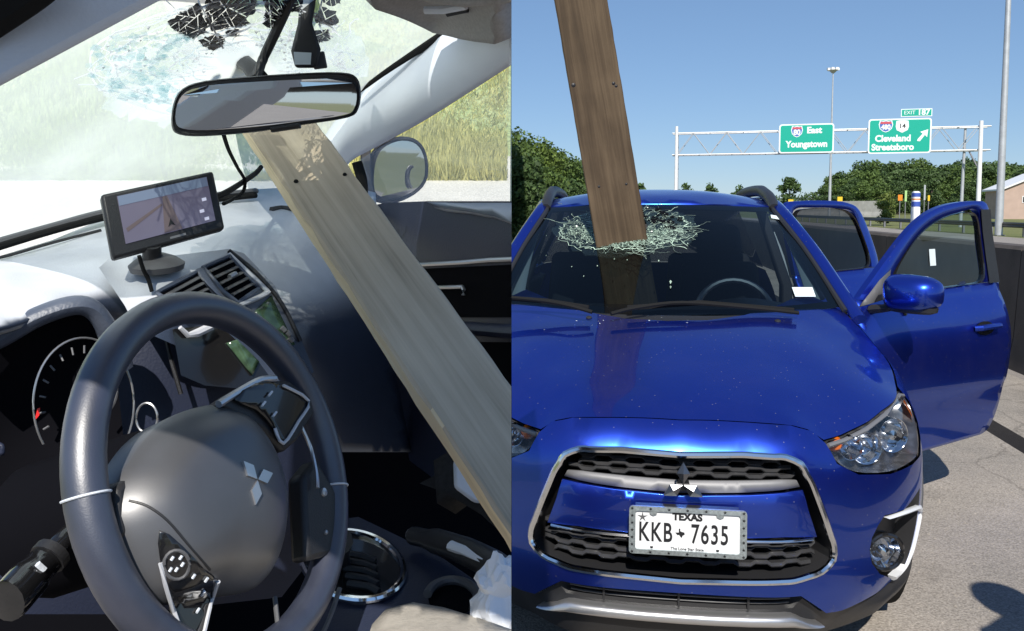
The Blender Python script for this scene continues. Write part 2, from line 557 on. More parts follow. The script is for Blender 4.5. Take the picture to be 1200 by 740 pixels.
class MB:
    def __init__(self):
        self.v, self.f = [], []

    def add(self, v, f):
        o = len(self.v)
        self.v += [tuple(map(float, q)) for q in v]
        self.f += [tuple(i + o for i in q) for q in f]
        return self

    def box(self, c, s, rot=None):
        c = np.asarray(c, float)
        h = np.asarray(s, float) / 2
        v = [np.array([x, y, z]) * h for z in (-1, 1) for y in (-1, 1) for x in (-1, 1)]
        if rot is not None:
            v = [np.array(rot @ Vector(q)) for q in v]
        return self.add([q + c for q in v], [(0, 2, 3, 1), (4, 5, 7, 6), (0, 1, 5, 4), (2, 6, 7, 3), (0, 4, 6, 2), (1, 3, 7, 5)])

    def hexa(self, a, b):
        """prism between two rings of points"""
        n = len(a)
        return self.add(list(a) + list(b), [tuple(range(n))[::-1], tuple(range(n, 2 * n))] + [(i, (i + 1) % n, n + (i + 1) % n, n + i) for i in range(n)])

    def tube(self, pts, r, n=8, closed=False, up=(0, 0, 1), flat=1.0):
        """flat: height of the section along 'up' over its width"""
        p = [np.asarray(q, float) for q in pts]
        N = len(p)
        rs = r if hasattr(r, '__len__') else [r] * N
        rings = []
        upv = np.asarray(up, float)
        for i in range(N):
            a = p[(i - 1) % N] if closed else p[max(i - 1, 0)]
            b = p[(i + 1) % N] if closed else p[min(i + 1, N - 1)]
            t = b - a
            t = t / (np.linalg.norm(t) + 1e-12)
            s = np.cross(t, upv)
            if np.linalg.norm(s) < 1e-4:
                s = np.cross(t, np.array([0.3, 1, 0.2]))
            s /= np.linalg.norm(s)
            u = np.cross(s, t)
            rings.append([p[i] + rs[i] * (s * math.cos(2 * math.pi * k / n) + u * flat * math.sin(2 * math.pi * k / n)) for k in range(n)])
        v = [q for g in rings for q in g]
        f = []
        for i in range(N if closed else N - 1):
            j = (i + 1) % N
            for k in range(n):
                f.append((i * n + k, i * n + (k + 1) % n, j * n + (k + 1) % n, j * n + k))
        if not closed:
            f.append(tuple(range(n))[::-1])
            f.append(tuple((N - 1) * n + k for k in range(n)))
        return self.add(v, f)

    def loft(self, rings, closed_ring=True, caps=True):
        n = len(rings[0])
        v = [q for g in rings for q in g]
        f = []
        for i in range(len(rings) - 1):
            for k in range(n if closed_ring else n - 1):
                f.append((i * n + k, i * n + (k + 1) % n, (i + 1) * n + (k + 1) % n, (i + 1) * n + k))
        if caps and closed_ring:
            f.append(tuple(range(n))[::-1])
            f.append(tuple((len(rings) - 1) * n + k for k in range(n)))
        return self.add(v, f)

    def lathe(self, prof, o, ax, n=24):
        """profile of (radius, height along ax)"""
        o = np.asarray(o, float)
        ax = np.asarray(ax, float)
        ax = ax / np.linalg.norm(ax)
        s = np.cross(ax, [0, 0, 1.0])
        if np.linalg.norm(s) < 1e-3:
            s = np.array([1.0, 0, 0])
        s /= np.linalg.norm(s)
        u = np.cross(s, ax)
        rings = [[o + ax * h + r * (s * math.cos(2 * math.pi * k / n) + u * math.sin(2 * math.pi * k / n)) for k in range(n)] for r, h in prof]
        return self.loft(rings)

    def sheet(self, outline, holes, func, step):
        out = densify(outline, step)
        hs = [densify(h, step) for h in holes]
        verts = [Vector(q) for q in out]
        edges = [(i, (i + 1) % len(out)) for i in range(len(out))]
        for h in hs:
            o = len(verts)
            verts += [Vector(q) for q in h]
            edges += [(o + i, o + (i + 1) % len(h)) for i in range(len(h))]
        bpts = np.array([q[:] for q in verts])
        xs = [q[0] for q in out]
        ys = [q[1] for q in out]
        for iy, y in enumerate(np.arange(min(ys) + step * 0.5, max(ys), step * 0.9)):
            for x in np.arange(min(xs) + step * (0.3 + 0.5 * (iy % 2)), max(xs), step):
                if not in_poly(x, y, out) or any(in_poly(x, y, h) for h in hs):
                    continue
                if np.min(np.abs(bpts - [x, y]).max(axis=1)) < step * 0.45:
                    continue
                verts.append(Vector((x, y)))
        vo, eo, fo, *_ = delaunay_2d_cdt(verts, edges, [], 0, 1e-7)
        faces = []
        for f in fo:
            cx = sum(vo[i].x for i in f) / 3
            cy = sum(vo[i].y for i in f) / 3
            if in_poly(cx, cy, out) and not any(in_poly(cx, cy, h) for h in hs):
                faces.append(tuple(f))
        return self.add([func(q.x, q.y) for q in vo], faces)

    def xform(self, fn):
        self.v = [tuple(map(float, fn(q))) for q in self.v]
        return self


def tagged(o, label=None, category=None, group=None, kind=None):
    if label:
        o['label'] = label
    if category:
        o['category'] = category
    if group:
        o['group'] = group
    if kind:
        o['kind'] = kind
    return o


def build(name, mb, material, parent=None, smooth=True, bevel=0.0, seg=2, subsurf=0, solid=0.0, angle=40, off=-1.0, origin=None, clip=None, recalc=True):
    me = bpy.data.meshes.new(name)
    if origin is not None:
        o_ = np.asarray(origin, float)
        vv = [tuple(np.asarray(q) - o_) for q in mb.v]
    else:
        vv = mb.v
    me.from_pydata(vv, [], mb.f)
    me.update()
    if recalc or clip is not None:
        bm = bmesh.new()
        bm.from_mesh(me)
        if clip is not None:
            co, no = clip
            bmesh.ops.bisect_plane(bm, geom=bm.verts[:] + bm.edges[:] + bm.faces[:], plane_co=co, plane_no=no, clear_outer=True)
        if recalc:
            bmesh.ops.recalc_face_normals(bm, faces=bm.faces)
        bm.to_mesh(me)
        bm.free()
    mats = material if isinstance(material, (list, tuple)) else [material]
    for m in mats:
        me.materials.append(m)
    o = bpy.data.objects.new(name, me)
    COL.objects.link(o)
    if parent:
        o.parent = parent
    elif origin is not None:
        o.location = origin
    if smooth:
        me.shade_smooth()
        me.set_sharp_from_angle(angle=R(angle))
    if solid:
        s = o.modifiers.new('solid', 'SOLIDIFY')
        s.thickness = solid
        s.offset = off
    if bevel:
        b = o.modifiers.new('bevel', 'BEVEL')
        b.width = bevel
        b.segments = seg
        b.limit_method = 'ANGLE'
        b.angle_limit = R(35)
    if subsurf:
        q = o.modifiers.new('sub', 'SUBSURF')
        q.levels = q.render_levels = subsurf
    if clip is not None and o.modifiers and len(me.vertices) and max(v.co.x for v in me.vertices) > clip[0][0] - .12:
        # cut again once the thickness and the rounded edges are there
        dg = bpy.context.evaluated_depsgraph_get()
        m2 = bpy.data.meshes.new_from_object(o.evaluated_get(dg))
        bm = bmesh.new()
        bm.from_mesh(m2)
        bmesh.ops.bisect_plane(bm, geom=bm.verts[:] + bm.edges[:] + bm.faces[:], plane_co=clip[0], plane_no=clip[1], clear_outer=True)
        bm.to_mesh(m2)
        bm.free()
        o.modifiers.clear()
        o.data = m2
        m2.name = name
    return o


def empty(name, loc, rotz=0.0, label=None, category=None, group=None):
    o = bpy.data.objects.new(name, None)
    o.empty_display_size = 0.2
    COL.objects.link(o)
    o.location = loc
    o.rotation_euler = (0, 0, rotz)
    return tagged(o, label, category, group)


def copy_tree(o, parent=None):
    c = o.copy()
    COL.objects.link(c)
    if parent is not None:
        c.parent = parent
    for ch in [q for q in bpy.data.objects if q.parent == o]:
        copy_tree(ch, c)
    return c


def text_mesh(s, size, extrude=0.0, bold=0.0, xs=1.0, align='CENTER', space=1.0):
    """lettering as mesh points in the x-y plane"""
    cu = bpy.data.curves.new('lettering', 'FONT')
    cu.body = s
    cu.size = size
    cu.align_x = align
    cu.align_y = 'CENTER'
    cu.extrude = extrude
    cu.offset = bold
    cu.space_character = space
    cu.resolution_u = 4
    o = bpy.data.objects.new('lettering', cu)
    COL.objects.link(o)
    dg = bpy.context.evaluated_depsgraph_get()
    me = bpy.data.meshes.new_from_object(o.evaluated_get(dg))
    v = [(q.co.x * xs, q.co.y, q.co.z) for q in me.vertices]
    f = [tuple(p.vertices) for p in me.polygons]
    bpy.data.objects.remove(o)
    bpy.data.curves.remove(cu)
    bpy.data.meshes.remove(me)
    return v, f


def text_on(name, s, size, o, ex, ey, material, parent, bold=0.0, xs=1.0, lift=0.0, align='CENTER', depth=0.0, space=1.0):
    """flat lettering at o, its baseline along ex and its height along ey"""
    v, f = text_mesh(s, size, depth, bold, xs, align, space)
    ex, ey = np.asarray(ex, float), np.asarray(ey, float)
    ez = np.cross(ex, ey)
    mb = MB().add([np.asarray(o) + ex * q[0] + ey * q[1] + ez * (lift + q[2]) for q in v], f)
    return build(name, mb, material, parent, smooth=False)


def flat_on(name, poly, o, ex, ey, material, parent, lift=0.001, thick=0.001):
    ex, ey = np.asarray(ex, float), np.asarray(ey, float)
    ez = np.cross(ex, ey)
    a = [np.asarray(o) + ex * q[0] + ey * q[1] + ez * (lift - thick) for q in poly]
    b = [np.asarray(o) + ex * q[0] + ey * q[1] + ez * lift for q in poly]
    return build(name, MB().hexa(a, b), material, parent, smooth=False)


def star(r, r2=None, n=5, rot=90):
    r2 = r2 or r * 0.4
    return [((r if k % 2 == 0 else r2) * math.cos(R(rot + 180 / n * k)), (r if k % 2 == 0 else r2) * math.sin(R(rot + 180 / n * k))) for k in range(2 * n)]


def circle(r, n=20, ry=None):
    return [(r * math.cos(2 * math.pi * k / n), (ry or r) * math.sin(2 * math.pi * k / n)) for k in range(n)]


# ------------------------------------------------------------------ the setting
TH = R(8.0)                       # the road and the car on it run 8 degrees to the right of the view
ROAD_O = np.array([0.47, 2.2, 0.0])


def road(x, y, z=0.0):
    """x across the road, y along it, measured from the car's nose"""
    return np.array([ROAD_O[0] + x * math.cos(TH) + y * math.sin(TH), ROAD_O[1] - x * math.sin(TH) + y * math.cos(TH), z])


def strip(name, x0, x1, y0, y1, z, material, n=40):
    mb = MB()
    ys = [y0 + (y1 - y0) * (k / n) ** 2.0 for k in range(n + 1)]
    for a, b in zip(ys[:-1], ys[1:]):
        mb.add([road(x0, a, z), road(x1, a, z), road(x1, b, z), road(x0, b, z)], [(0, 1, 2, 3)])
    return tagged(build(name, mb, material, smooth=False), kind='structure')


M['shoulder'] = ground_mat('worn_concrete_shoulder', (0.27, 0.245, 0.215), (0.37, 0.328, 0.282), 1.1, 130.0, 0.34, bump=0.5, cracks=True)
M['asphalt'] = ground_mat('dark_asphalt', (0.020, 0.018, 0.018), (0.030, 0.027, 0.026), 0.8, 160.0, 0.35, bump=0.35)
M['old_road'] = ground_mat('old_road_surface', (0.26, 0.235, 0.215), (0.32, 0.29, 0.26), 0.5, 90.0, 0.25)
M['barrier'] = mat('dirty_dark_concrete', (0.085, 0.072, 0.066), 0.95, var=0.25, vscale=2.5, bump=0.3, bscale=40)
M['meadow'] = ground_mat('roadside_grass', (0.13, 0.15, 0.05), (0.20, 0.20, 0.08), 0.15, 12.0, 0.35)
M['gravel'] = ground_mat('pale_gravel', (0.62, 0.60, 0.55), (0.72, 0.70, 0.65), 0.8, 60.0, 0.2)
M['dry_grass'] = ground_mat('dry_grass_bank', (0.33, 0.42, 0.18), (0.47, 0.52, 0.26), 0.9, 14.0, 0.35)
M['straw'] = leaf_mat('straw_blades', (0.60, 0.62, 0.29), 0.35, 0.3)

g = MB().add([(-3000, -500, 0), (3000, -500, 0), (3000, 4000, 0), (-3000, 4000, 0)], [(0, 1, 2, 3)])
tagged(build('ground', g, M['meadow'], smooth=False), kind='structure')
strip('road_shoulder', -4.2, 2.30, -150, 420, 0.004, M['shoulder'])
strip('pavement_joint', 2.30, 2.47, -150, 420, 0.004, M['asphalt'])
strip('shoulder_edge', 2.47, 3.35, -150, 420, 0.004, M['shoulder'])
strip('road', 3.35, 20.2, -150, 420, 0.004, M['old_road'])
for k in range(10):
    for x in (8.2, 12.0):
        strip('lane_marking', x - .06, x + .06, 2 + 12 * k, 5 + 12 * k, 0.008, M['white'], 1)
# shaded barrier wall along the shoulder
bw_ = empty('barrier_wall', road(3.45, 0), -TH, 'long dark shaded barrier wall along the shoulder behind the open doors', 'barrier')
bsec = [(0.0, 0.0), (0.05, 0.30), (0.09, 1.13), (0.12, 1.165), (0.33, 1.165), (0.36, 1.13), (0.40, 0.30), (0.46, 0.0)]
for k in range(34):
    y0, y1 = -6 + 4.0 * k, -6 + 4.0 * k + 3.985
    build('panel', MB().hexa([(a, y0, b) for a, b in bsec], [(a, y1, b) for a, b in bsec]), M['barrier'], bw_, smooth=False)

# ---- the bank seen from inside the other car: pale gravel slope, then dry grass
BX0, BX1 = -34.0, -0.02
prof = [(5.0, 0.0), (6.2, 0.45), (7.6, 1.15), (9.0, 1.80), (10.2, 2.25), (11.4, 2.75), (13, 3.6), (15, 4.8), (18, 6.4), (22, 8.6), (27, 10.2), (34, 10.8)]


def bank_z(x, y):
    z = np.interp(y, [p[0] for p in prof], [p[1] for p in prof])
    k = min(1, max(0, (y - 9.5) / 3))
    return z + k * (0.22 * math.sin(x * 0.55 + y * 0.3) + 0.15 * math.sin(x * 1.3 - y * 0.8 + 1.0))


def bank(name, y0, y1, material):
    ys = np.linspace(y0, y1, 40)
    xs = np.linspace(BX0, BX1, 60)
    mb = MB()
    rows = [[(x, y, bank_z(x, y)) for x in xs] for y in ys]
    mb.loft(rows, closed_ring=False)
    # cut face at the near end of the bank, and its foot
    end = [(BX1, y, bank_z(BX1, y)) for y in ys]
    low = [(BX1, y, -0.05) for y in ys]
    mb.loft([end, low], closed_ring=False)
    return tagged(build(name, mb, material, angle=60), kind='structure')


bank('gravel_slope', 5.0, 10.0, M['gravel'])
bank('grass_bank', 10.0, 34.0, M['dry_grass'])

# dry grass standing on the bank
mb = MB()
V, Fc = [], []
for i in range(90000):
    t = random.random()
    y = 9.1 + 13 * t * t
    if y < 9.9 and math.sin(y * 9 + random.random() * 2) < (9.8 - y) * 2 - .9:
        continue
    x = -0.06 - (0.78 * y) * random.random() ** 1.25
    z = bank_z(x, y)
    h = random.uniform(0.05, 0.20) * (1 + 0.6 * math.sin(x * 1.7 + y))
    a = random.uniform(0, math.pi)
    w = random.uniform(0.005, 0.012) * (0.5 + y / 12)
    lx, ly = random.gauss(0, 0.06), random.gauss(-0.02, 0.05)
    if x + abs(lx) + w > -0.03:
        continue
    k = len(V)
    V += [(x - w * math.cos(a), y - w * math.sin(a), z - 0.02), (x + w * math.cos(a), y + w * math.sin(a), z - 0.02), (x + lx, y + ly, z + h)]
    Fc.append((k, k + 1, k + 2))
M['green_blades'] = leaf_mat('green_blades', (0.34, 0.48, 0.20), 0.35, 0.3)
for nm, mt, keep in (('dry_grass', 'straw', lambda x: x > -2.6), ('green_grass', 'green_blades', lambda x: x <= -2.6)):
    gm_ = MB()
    for f in Fc:
        if keep(V[f[0]][0] + .5 * math.sin(V[f[0]][1] * 3)):
            k = len(gm_.v)
            gm_.v += [V[i] for i in f]
            gm_.f.append((k, k + 1, k + 2))
    tagged(build(nm, gm_, M[mt], smooth=False, recalc=False), kind='stuff')


# loose grit on the shoulder by the car
mb = MB()
for i in range(900):
    q = road(random.uniform(.9, 2.25), random.uniform(-.4, 5.5), 0.004)
    s = random.uniform(.002, .007)
    ring = [(q[0] + s * math.cos(a) * random.uniform(.6, 1.2), q[1] + s * math.sin(a) * random.uniform(.6, 1.2), q[2]) for a in (0, 1.5, 3, 4.6)]
    mb.add(ring + [(q[0], q[1], q[2] + s * .9)], [(0, 1, 4), (1, 2, 4), (2, 3, 4), (3, 0, 4)])
tagged(build('road_grit', mb, M['shoulder'], smooth=False), kind='stuff')

# ---- trees
def leaf_cloud(lobes, n, size, squash=0.9, seed=1):
    """many small leaf faces through and over a cluster of uneven lobes"""
    r = np.random.default_rng(seed)
    vol = np.array([a[3] ** 2 for a in lobes])
    pick = r.choice(len(lobes), n, p=vol / vol.sum())
    d = r.normal(size=(n, 3))
    d /= np.linalg.norm(d, axis=1)[:, None]
    rad = np.clip(r.normal(0.86, 0.2, n), 0.15, 1.22)
    L_ = np.array(lobes)[pick]
    c = L_[:, :3] + d * (rad * L_[:, 3])[:, None] * np.array([1, 1, squash])
    nn = d + r.normal(size=(n, 3)) * 0.75
    nn /= np.linalg.norm(nn, axis=1)[:, None]
    a = np.cross(nn, r.normal(size=(n, 3)))
    a /= np.linalg.norm(a, axis=1)[:, None]
    b = np.cross(nn, a)
    s = size * r.uniform(0.55, 1.35, n)[:, None]
    q = np.stack([c - a * s, c - b * s * 0.6, c + a * s, c + b * s * 0.6], 1).reshape(-1, 3)
    mb = MB()
    mb.v = [tuple(x) for x in q.tolist()]
    mb.f = [(4 * i, 4 * i + 1, 4 * i + 2, 4 * i + 3) for i in range(n)]
    return mb


def tree(name, label, cat, group, loc, h, w, material, n=2600, size=0.28, seed=1, trunk=0.25, low=0.25):
    rr = random.Random(seed)
    root = empty(name, loc, rr.uniform(0, 6), label, cat, group)
    lobes = []
    for k in range(15):
        t = rr.random()
        z = h * (low + 0.12 + (0.80 - low) * t)
        wd = w * 0.5 * (1.0 - 0.75 * abs(t - 0.38) ** 1.3)
        a = rr.uniform(0, 6.28)
        q = wd * math.sqrt(rr.random()) * 0.78
        lobes.append((q * math.cos(a), q * math.sin(a), z, w * rr.uniform(0.13, 0.24)))
    lobes.append((0, 0, h * 0.84, w * 0.2))
    lobes.append((0, 0, h * (low + 0.3), w * 0.26))
    build('crown', leaf_cloud(lobes, n, size, seed=seed), material, root, smooth=False, recalc=False)
    tb = MB()
    tb.tube([(0, 0, -0.1), (0.03 * h * rr.uniform(-1, 1), 0.02 * h, h * 0.3), (0, 0, h * 0.6), (0.02 * h, 0, h * 0.86)], [w * 0.035 + 0.05, w * 0.03 + 0.03, w * 0.018 + .02, 0.02], 8)
    for k in range(6):
        L_ = lobes[k]
        tb.tube([(0, 0, h * rr.uniform(0.25, 0.5)), (L_[0] * .5, L_[1] * .5, L_[2] * .8), L_[:3]], [w * 0.016 + .02, w * 0.01 + .015, 0.012], 6)
    build('trunk', tb, M['bark'], root)
    return root


M['leaf_a'] = leaf_mat('leaves_mid_green', (0.095, 0.160, 0.045))
M['leaf_b'] = leaf_mat('leaves_dark_green', (0.070, 0.125, 0.045))
M['leaf_c'] = leaf_mat('leaves_light_green', (0.11, 0.175, 0.04))
M['leaf_bush'] = leaf_mat('leaves_yellow_green', (0.16, 0.22, 0.06), 0.35)
M['leaf_straw'] = leaf_mat('leaves_straw_green', (0.42, 0.46, 0.17), 0.35)
M['leaf_pale'] = leaf_mat('leaves_pale_sage', (0.17, 0.27, 0.10), 0.4)

# broadleaf trees along the left side of the road
spots = [(604, 152, 44, 4.6), (628, 161, 54, 5.0), (652, 176, 62, 5.2), (674, 192, 74, 5.2), (692, 206, 92, 5.5), (612, 188, 36, 3.4), (640, 200, 48, 3.6), (664, 213, 58, 3.6), (588, 160, 40, 4.2), (704, 214, 110, 5.5), (618, 170, 66, 6.0)]
lab = ['tall rounded green tree at the left edge beyond the car roof', 'bushy green tree second from the left edge beside the road', 'broad green tree standing left of the leaning plank', 'green tree directly behind the plank edge on the roadside', 'low far tree at the right end of the left roadside row', 'small dark bush tree under the leftmost tall tree', 'small dark roadside tree above the left roof rail', 'low bushy tree right of the left roof rail', 'green tree half hidden at the frame between both cars', 'farthest small tree showing behind the plank', 'pale green tree rising behind the first two roadside trees']
for i, (px, py, d, w) in enumerate(spots):
    p = P(px, 245, d)
    h = 1.52 + (245 - py) * d / FPX
    tree('roadside_tree', lab[i], 'tree', 'trees along the left roadside', (p[0], p[1], 0), h, w, M[['leaf_a', 'leaf_c', 'leaf_a', 'leaf_b', 'leaf_a', 'leaf_b', 'leaf_b', 'leaf_b', 'leaf_a', 'leaf_b', 'leaf_c'][i]], n=8500, size=0.085 + d * 0.0009, seed=20 + i, low=0.02)

# far wood on the right
protos = []
for k in range(5):
    t = tree('wood_tree', 'dark green tree in the far wood beyond the right roadside', 'tree', 'trees of the far wood', (0, 0, 0), 15.0, 11.0, M[['leaf_b', 'leaf_a', 'leaf_b', 'leaf_a', 'leaf_b'][k]], n=4500, size=0.40, seed=60 + k, low=-0.02)
    protos.append(t)
tops = [(958, 229), (966, 210), (985, 200), (1010, 195), (1050, 190), (1085, 192), (1110, 190), (1200, 190), (1240, 188)]
k = 0
rr = random.Random(5)
for row, (d0, drop, stepx) in enumerate([(300, 0, 13), (255, 9, 15), (215, 20, 18)]):
    px = 962.0 + row * 5
    while px < 1232:
        top = np.interp(px, [a[0] for a in tops], [a[1] for a in tops]) + drop * (0.7 + 0.6 * rr.random()) + rr.uniform(-2.5, 2.5)
        d = d0 + rr.uniform(-12, 12)
        h = 1.52 + (245 - top) * d / FPX
        p = P(px, 245, d)
        o = protos[k] if k < 5 else copy_tree(protos[rr.randrange(5)])
        o.location = (p[0], p[1], 0)
        o.rotation_euler = (0, 0, rr.uniform(0, 6.28))
        s = h / 15.0
        o.scale = (max(s, 0.6) * rr.uniform(0.95, 1.25), max(s, 0.6) * rr.uniform(0.95, 1.25), s)
        px += stepx * rr.uniform(0.8, 1.25)
        k += 1

t = P(925, 245, 150)
tree('lone_tree', 'small round lone tree above the open rear door left of the wood', 'tree', None, (t[0], t[1], 0), 1.52 + 38 * 150 / FPX, 3.9, M['leaf_b'], n=1500, size=0.3, seed=91, low=0.15)
t = P(1038, 245, 75)
tree('round_bush', 'round light green bush between the two open doors', 'bush', None, (t[0], t[1], 0), 1.52 + 21 * 75 / FPX, 1.9, M['leaf_bush'], n=1500, size=0.12, seed=92, low=0.0)
for px, py, w, lb in [(803, 214, 5, 'tiny distant treetop right beside the gantry post foot'), (833, 215, 4, 'tiny distant treetop between gantry post and roof rail'), (866, 215, 5, 'tiny distant treetop just left of the right roof rail'), (752, 212, 3.5, 'tiny distant treetop right beside the plank')]:
    t = P(px, 245, 210)
    tree('distant_tree', lb, 'tree', 'distant treetops over the car roof', (t[0], t[1], 0), 1.52 + (245 - py) * 210 / FPX, w, M['leaf_b'], n=500, size=0.45, seed=int(px), low=0.1)
for px, py, w in [(940, 231, 14), (952, 229, 12), (915, 232, 10)]:
    t = P(px, 245, 290)
    tree('low_tree', {940: 'low hazy green tree at the left foot of the wood', 952: 'low dark tree touching the left end of the wood', 915: 'low pale tree far behind the lone tree'}[px], 'tree', 'low trees left of the wood', (t[0], t[1], 0), 1.52 + (245 - py) * 290 / FPX, w, M['leaf_b'], n=700, size=0.5, seed=int(px), low=0.0)

# shrubs on the dry bank
shr = [(40, 40, 17, 3.4, 1.6), (110, 10, 19, 3.8, 2.0), (90, 130, 14, 2.4, 1.0), (170, 150, 13.5, 2.0, 0.9), (260, 60, 18, 3.4, 1.8), (330, 20, 20, 3.6, 2.2), (400, 60, 18, 2.8, 1.4), (512, 128, 12, 1.3, 0.8), (565, 118, 12.5, 0.9, 0.55), (470, 95, 17, 2.2, 1.2), (20, 160, 12.6, 2.0, 0.9), (545, 85, 17, 1.3, 0.9), (580, 150, 12.8, 0.65, 0.45), (250, 165, 13.2, 1.9, 0.7)]
sl_more = []
for px, py, d, w, h, s_ in [(60, 70, 16, 3.2, 1.7, 'second from the left in the windscreen'), (140, 90, 16, 2.6, 1.3, 'left of the broken ring'), (200, 20, 20, 4.0, 2.2, 'high behind the black torn band'), (210, 120, 15, 2.4, 1.2, 'behind the broken ring'), (0, 110, 14, 2.6, 1.3, 'beside the left pillar'), (300, 110, 16, 2.6, 1.3, 'behind the inside mirror'), (370, 90, 17, 2.8, 1.4, 'right of the sensor box'), (430, 30, 20, 3.2, 1.9, 'high by the right pillar')]:
    shr.append((px, py, d, w, h))
for px, py, w, h, s_ in [(30, 150, 2.2, 1.0, 'low, second row at the far left'), (75, 185, 1.6, .6, 'lowest at the left by the gravel'), (130, 175, 1.8, .7, 'low, left of the navigator'), (185, 180, 1.6, .6, 'low, above the navigator'), (15, 185, 1.4, .5, 'at the left end by the gravel'), (110, 120, 2.4, 1.2, 'mid slope under the broken ring'), (535, 150, .9, .45, 'low in the side window left part'), (552, 168, .7, .3, 'lowest in the side window'), (588, 100, .8, .5, 'at the right edge of the side window'), (590, 172, .5, .25, 'tiny at the right edge of the side window'), (225, 60, 2.8, 1.4, 'high behind the broken ring')]:
    shr.append((px, py, 13, w, h))
    sl_more.append(s_)
sl_ = ['at the upper left of the windscreen', 'tall, near the top of the windscreen left part', 'low, in the middle of the left windscreen', 'low, left of the cracked ring in the glass', 'behind the shattered glass on the bank top', 'tall, behind the mirror mount on the bank', 'behind the right windscreen part on the bank', 'darker, in the middle of the side window', 'darker, beside another in the side window', 'behind the windscreen pillar on the bank', 'low, at the far left foot of the bank', 'small, at the top of the side window', 'tiny, near the right edge of the side window', 'low, left of the inside mirror', 'second from the left in the windscreen', 'left of the broken ring', 'high behind the black torn band', 'behind the broken ring', 'beside the left pillar', 'behind the inside mirror', 'right of the sensor box', 'high by the right pillar'] + sl_more
for i, (px, py, d, w, h) in enumerate(shr):
    d0 = d
    for q in range(40):
        p = P(px, py, d)
        d += .35 * (bank_z(p[0], p[1]) - p[2])
    w, h = w * d / d0, h * d / d0
    x = min(p[0], -w * 0.60 - 0.05)
    tree('bank_shrub', 'pale sage shrub on the dry bank, ' + sl_[i], 'shrub', 'shrubs on the dry bank', (x, p[1], bank_z(x, p[1]) - 0.1), h * 1.25, w, M['leaf_pale'] if i % 3 else M['leaf_straw'], n=2200, size=0.05 + 0.015 * w, seed=130 + i, low=0.0)

# ---- overhead sign gantry
GL, GR = P(792, 245, 72.0), P(1145, 245, 66.0)
GL[2] = GR[2] = 0
gx = (GR - GL) / np.linalg.norm(GR - GL)
gn = np.array([gx[1], -gx[0], 0.0])            # towards the camera
gl = float(np.linalg.norm(GR - GL))
Z0, Z1 = 6.28, 8.18
gb = empty('sign_gantry', GL, 0, 'grey lattice gantry on white posts spanning the highway', 'sign gantry')


def G(s, n, z):
    return gx * s + gn * n + np.array([0, 0, z])


for n in (0.0, -1.1):
    for z in (Z0, Z1):
        build('chord', MB().tube([G(-0.4, n, z), G(gl + 0.8, n, z)], 0.06, 8), M['galv'], gb)
nb = 17
for n in (0.0, -1.1):
    for k in range(nb):
        a, b = gl * k / nb, gl * (k + 1) / nb
        z0, z1 = (Z0, Z1) if k % 2 == 0 else (Z1, Z0)
        build('brace', MB().tube([G(a, n, z0), G(b, n, z1)], 0.03, 6), M['galv'], gb)
for k in range(0, nb + 1, 2):
    build('tie', MB().tube([G(gl * k / nb, 0, Z1), G(gl * k / nb, -1.1, Z1)], 0.03, 6).tube([G(gl * k / nb, 0, Z0), G(gl * k / nb, -1.1, Z0)], 0.03, 6), M['galv'], gb)
build('post', MB().tube([G(0, 0.25, 0), G(0, 0.25, 8.75)], [0.17, 0.13], 12), M['white'], gb)
build('post', MB().tube([G(0, -1.3, 0), G(0, -1.3, 8.4)], [0.15, 0.10], 12), M['galv'], gb)
build('post', MB().tube([G(gl, 0.25, 0), G(gl, 0.25, 8.6)], [0.19, 0.15], 12), M['white'], gb)
build('post', MB().tube([G(gl - 0.85, -1.3, 0), G(gl - 0.75, -1.3, 8.2)], [0.15, 0.10], 12), M['galv'], gb)
build('knee_brace', MB().tube([G(gl - 0.7, -0.2, 6.2), G(gl, 0.2, 4.6)], 0.06, 8), M['galv_dark'], gb)


def board(s0, s1, z0, z1, name, label):
    """green sign board with a pale border, hung in front of the lattice"""
    o = GL + gx * (s0 + s1) / 2 + gn * 0.34 + np.array([0, 0, (z0 + z1) / 2])
    r = empty(name, o, 0, label, 'road sign', 'overhead highway signs')
    w, h = (s1 - s0) / 2, (z1 - z0) / 2

    def rr_(w, h, c):
        pts = []
        for (sx, sy, a0) in ((1, 1, 0), (-1, 1, 90), (-1, -1, 180), (1, -1, 270)):
            for q in range(5):
                a = R(a0 + 90 * q / 4)
                pts.append((sx * (w - c) + c * math.cos(a), sy * (h - c) + c * math.sin(a)))
        return pts
    flat_on('border', rr_(w, h, 0.22), (0, 0, 0), gx, (0, 0, 1), M['sign_white'], r, 0.0, 0.05)
    flat_on('board', rr_(w - 0.11, h - 0.11, 0.16), (0, 0, 0), gx, (0, 0, 1), M['sign_green'], r, 0.012, 0.01)
    for q in (-0.6, 0.6):
        build('bracket', MB().box(gx * w * q - gn * 0.12, (0.1, 0.1, h * 1.9)), M['galv_dark'], r, smooth=False)
    return r, w, h


def S_of(px):          # along the gantry, where the photograph shows px
    a = (px - CX) / FPX
    # solve (GL + gx*s).x = a * (.y + small)
    return (a * GL[1] - GL[0]) / (gx[0] - a * gx[1])


def Z_of(py, s):
    return 1.52 + (245 - py) * (GL[1] + gx[1] * s) / FPX


UPZ = (0, 0, 1)
sA0, sA1 = S_of(910), S_of(973.5)
zA0, zA1 = Z_of(181, sA0), Z_of(147, (sA0 + sA1) / 2)
r, w, h = board(sA0, sA1, zA0, zA1, 'highway_sign', 'left green highway sign reading 80 East Youngstown')
pm = (sA1 - sA0) / 63.5       # metres per pixel


def SP(r, sm, zm, px, py):
    s = S_of(px)
    return gx * (s - sm) + UPV * (Z_of(py, s) - zm)


UPV = np.array([0, 0, 1.0])


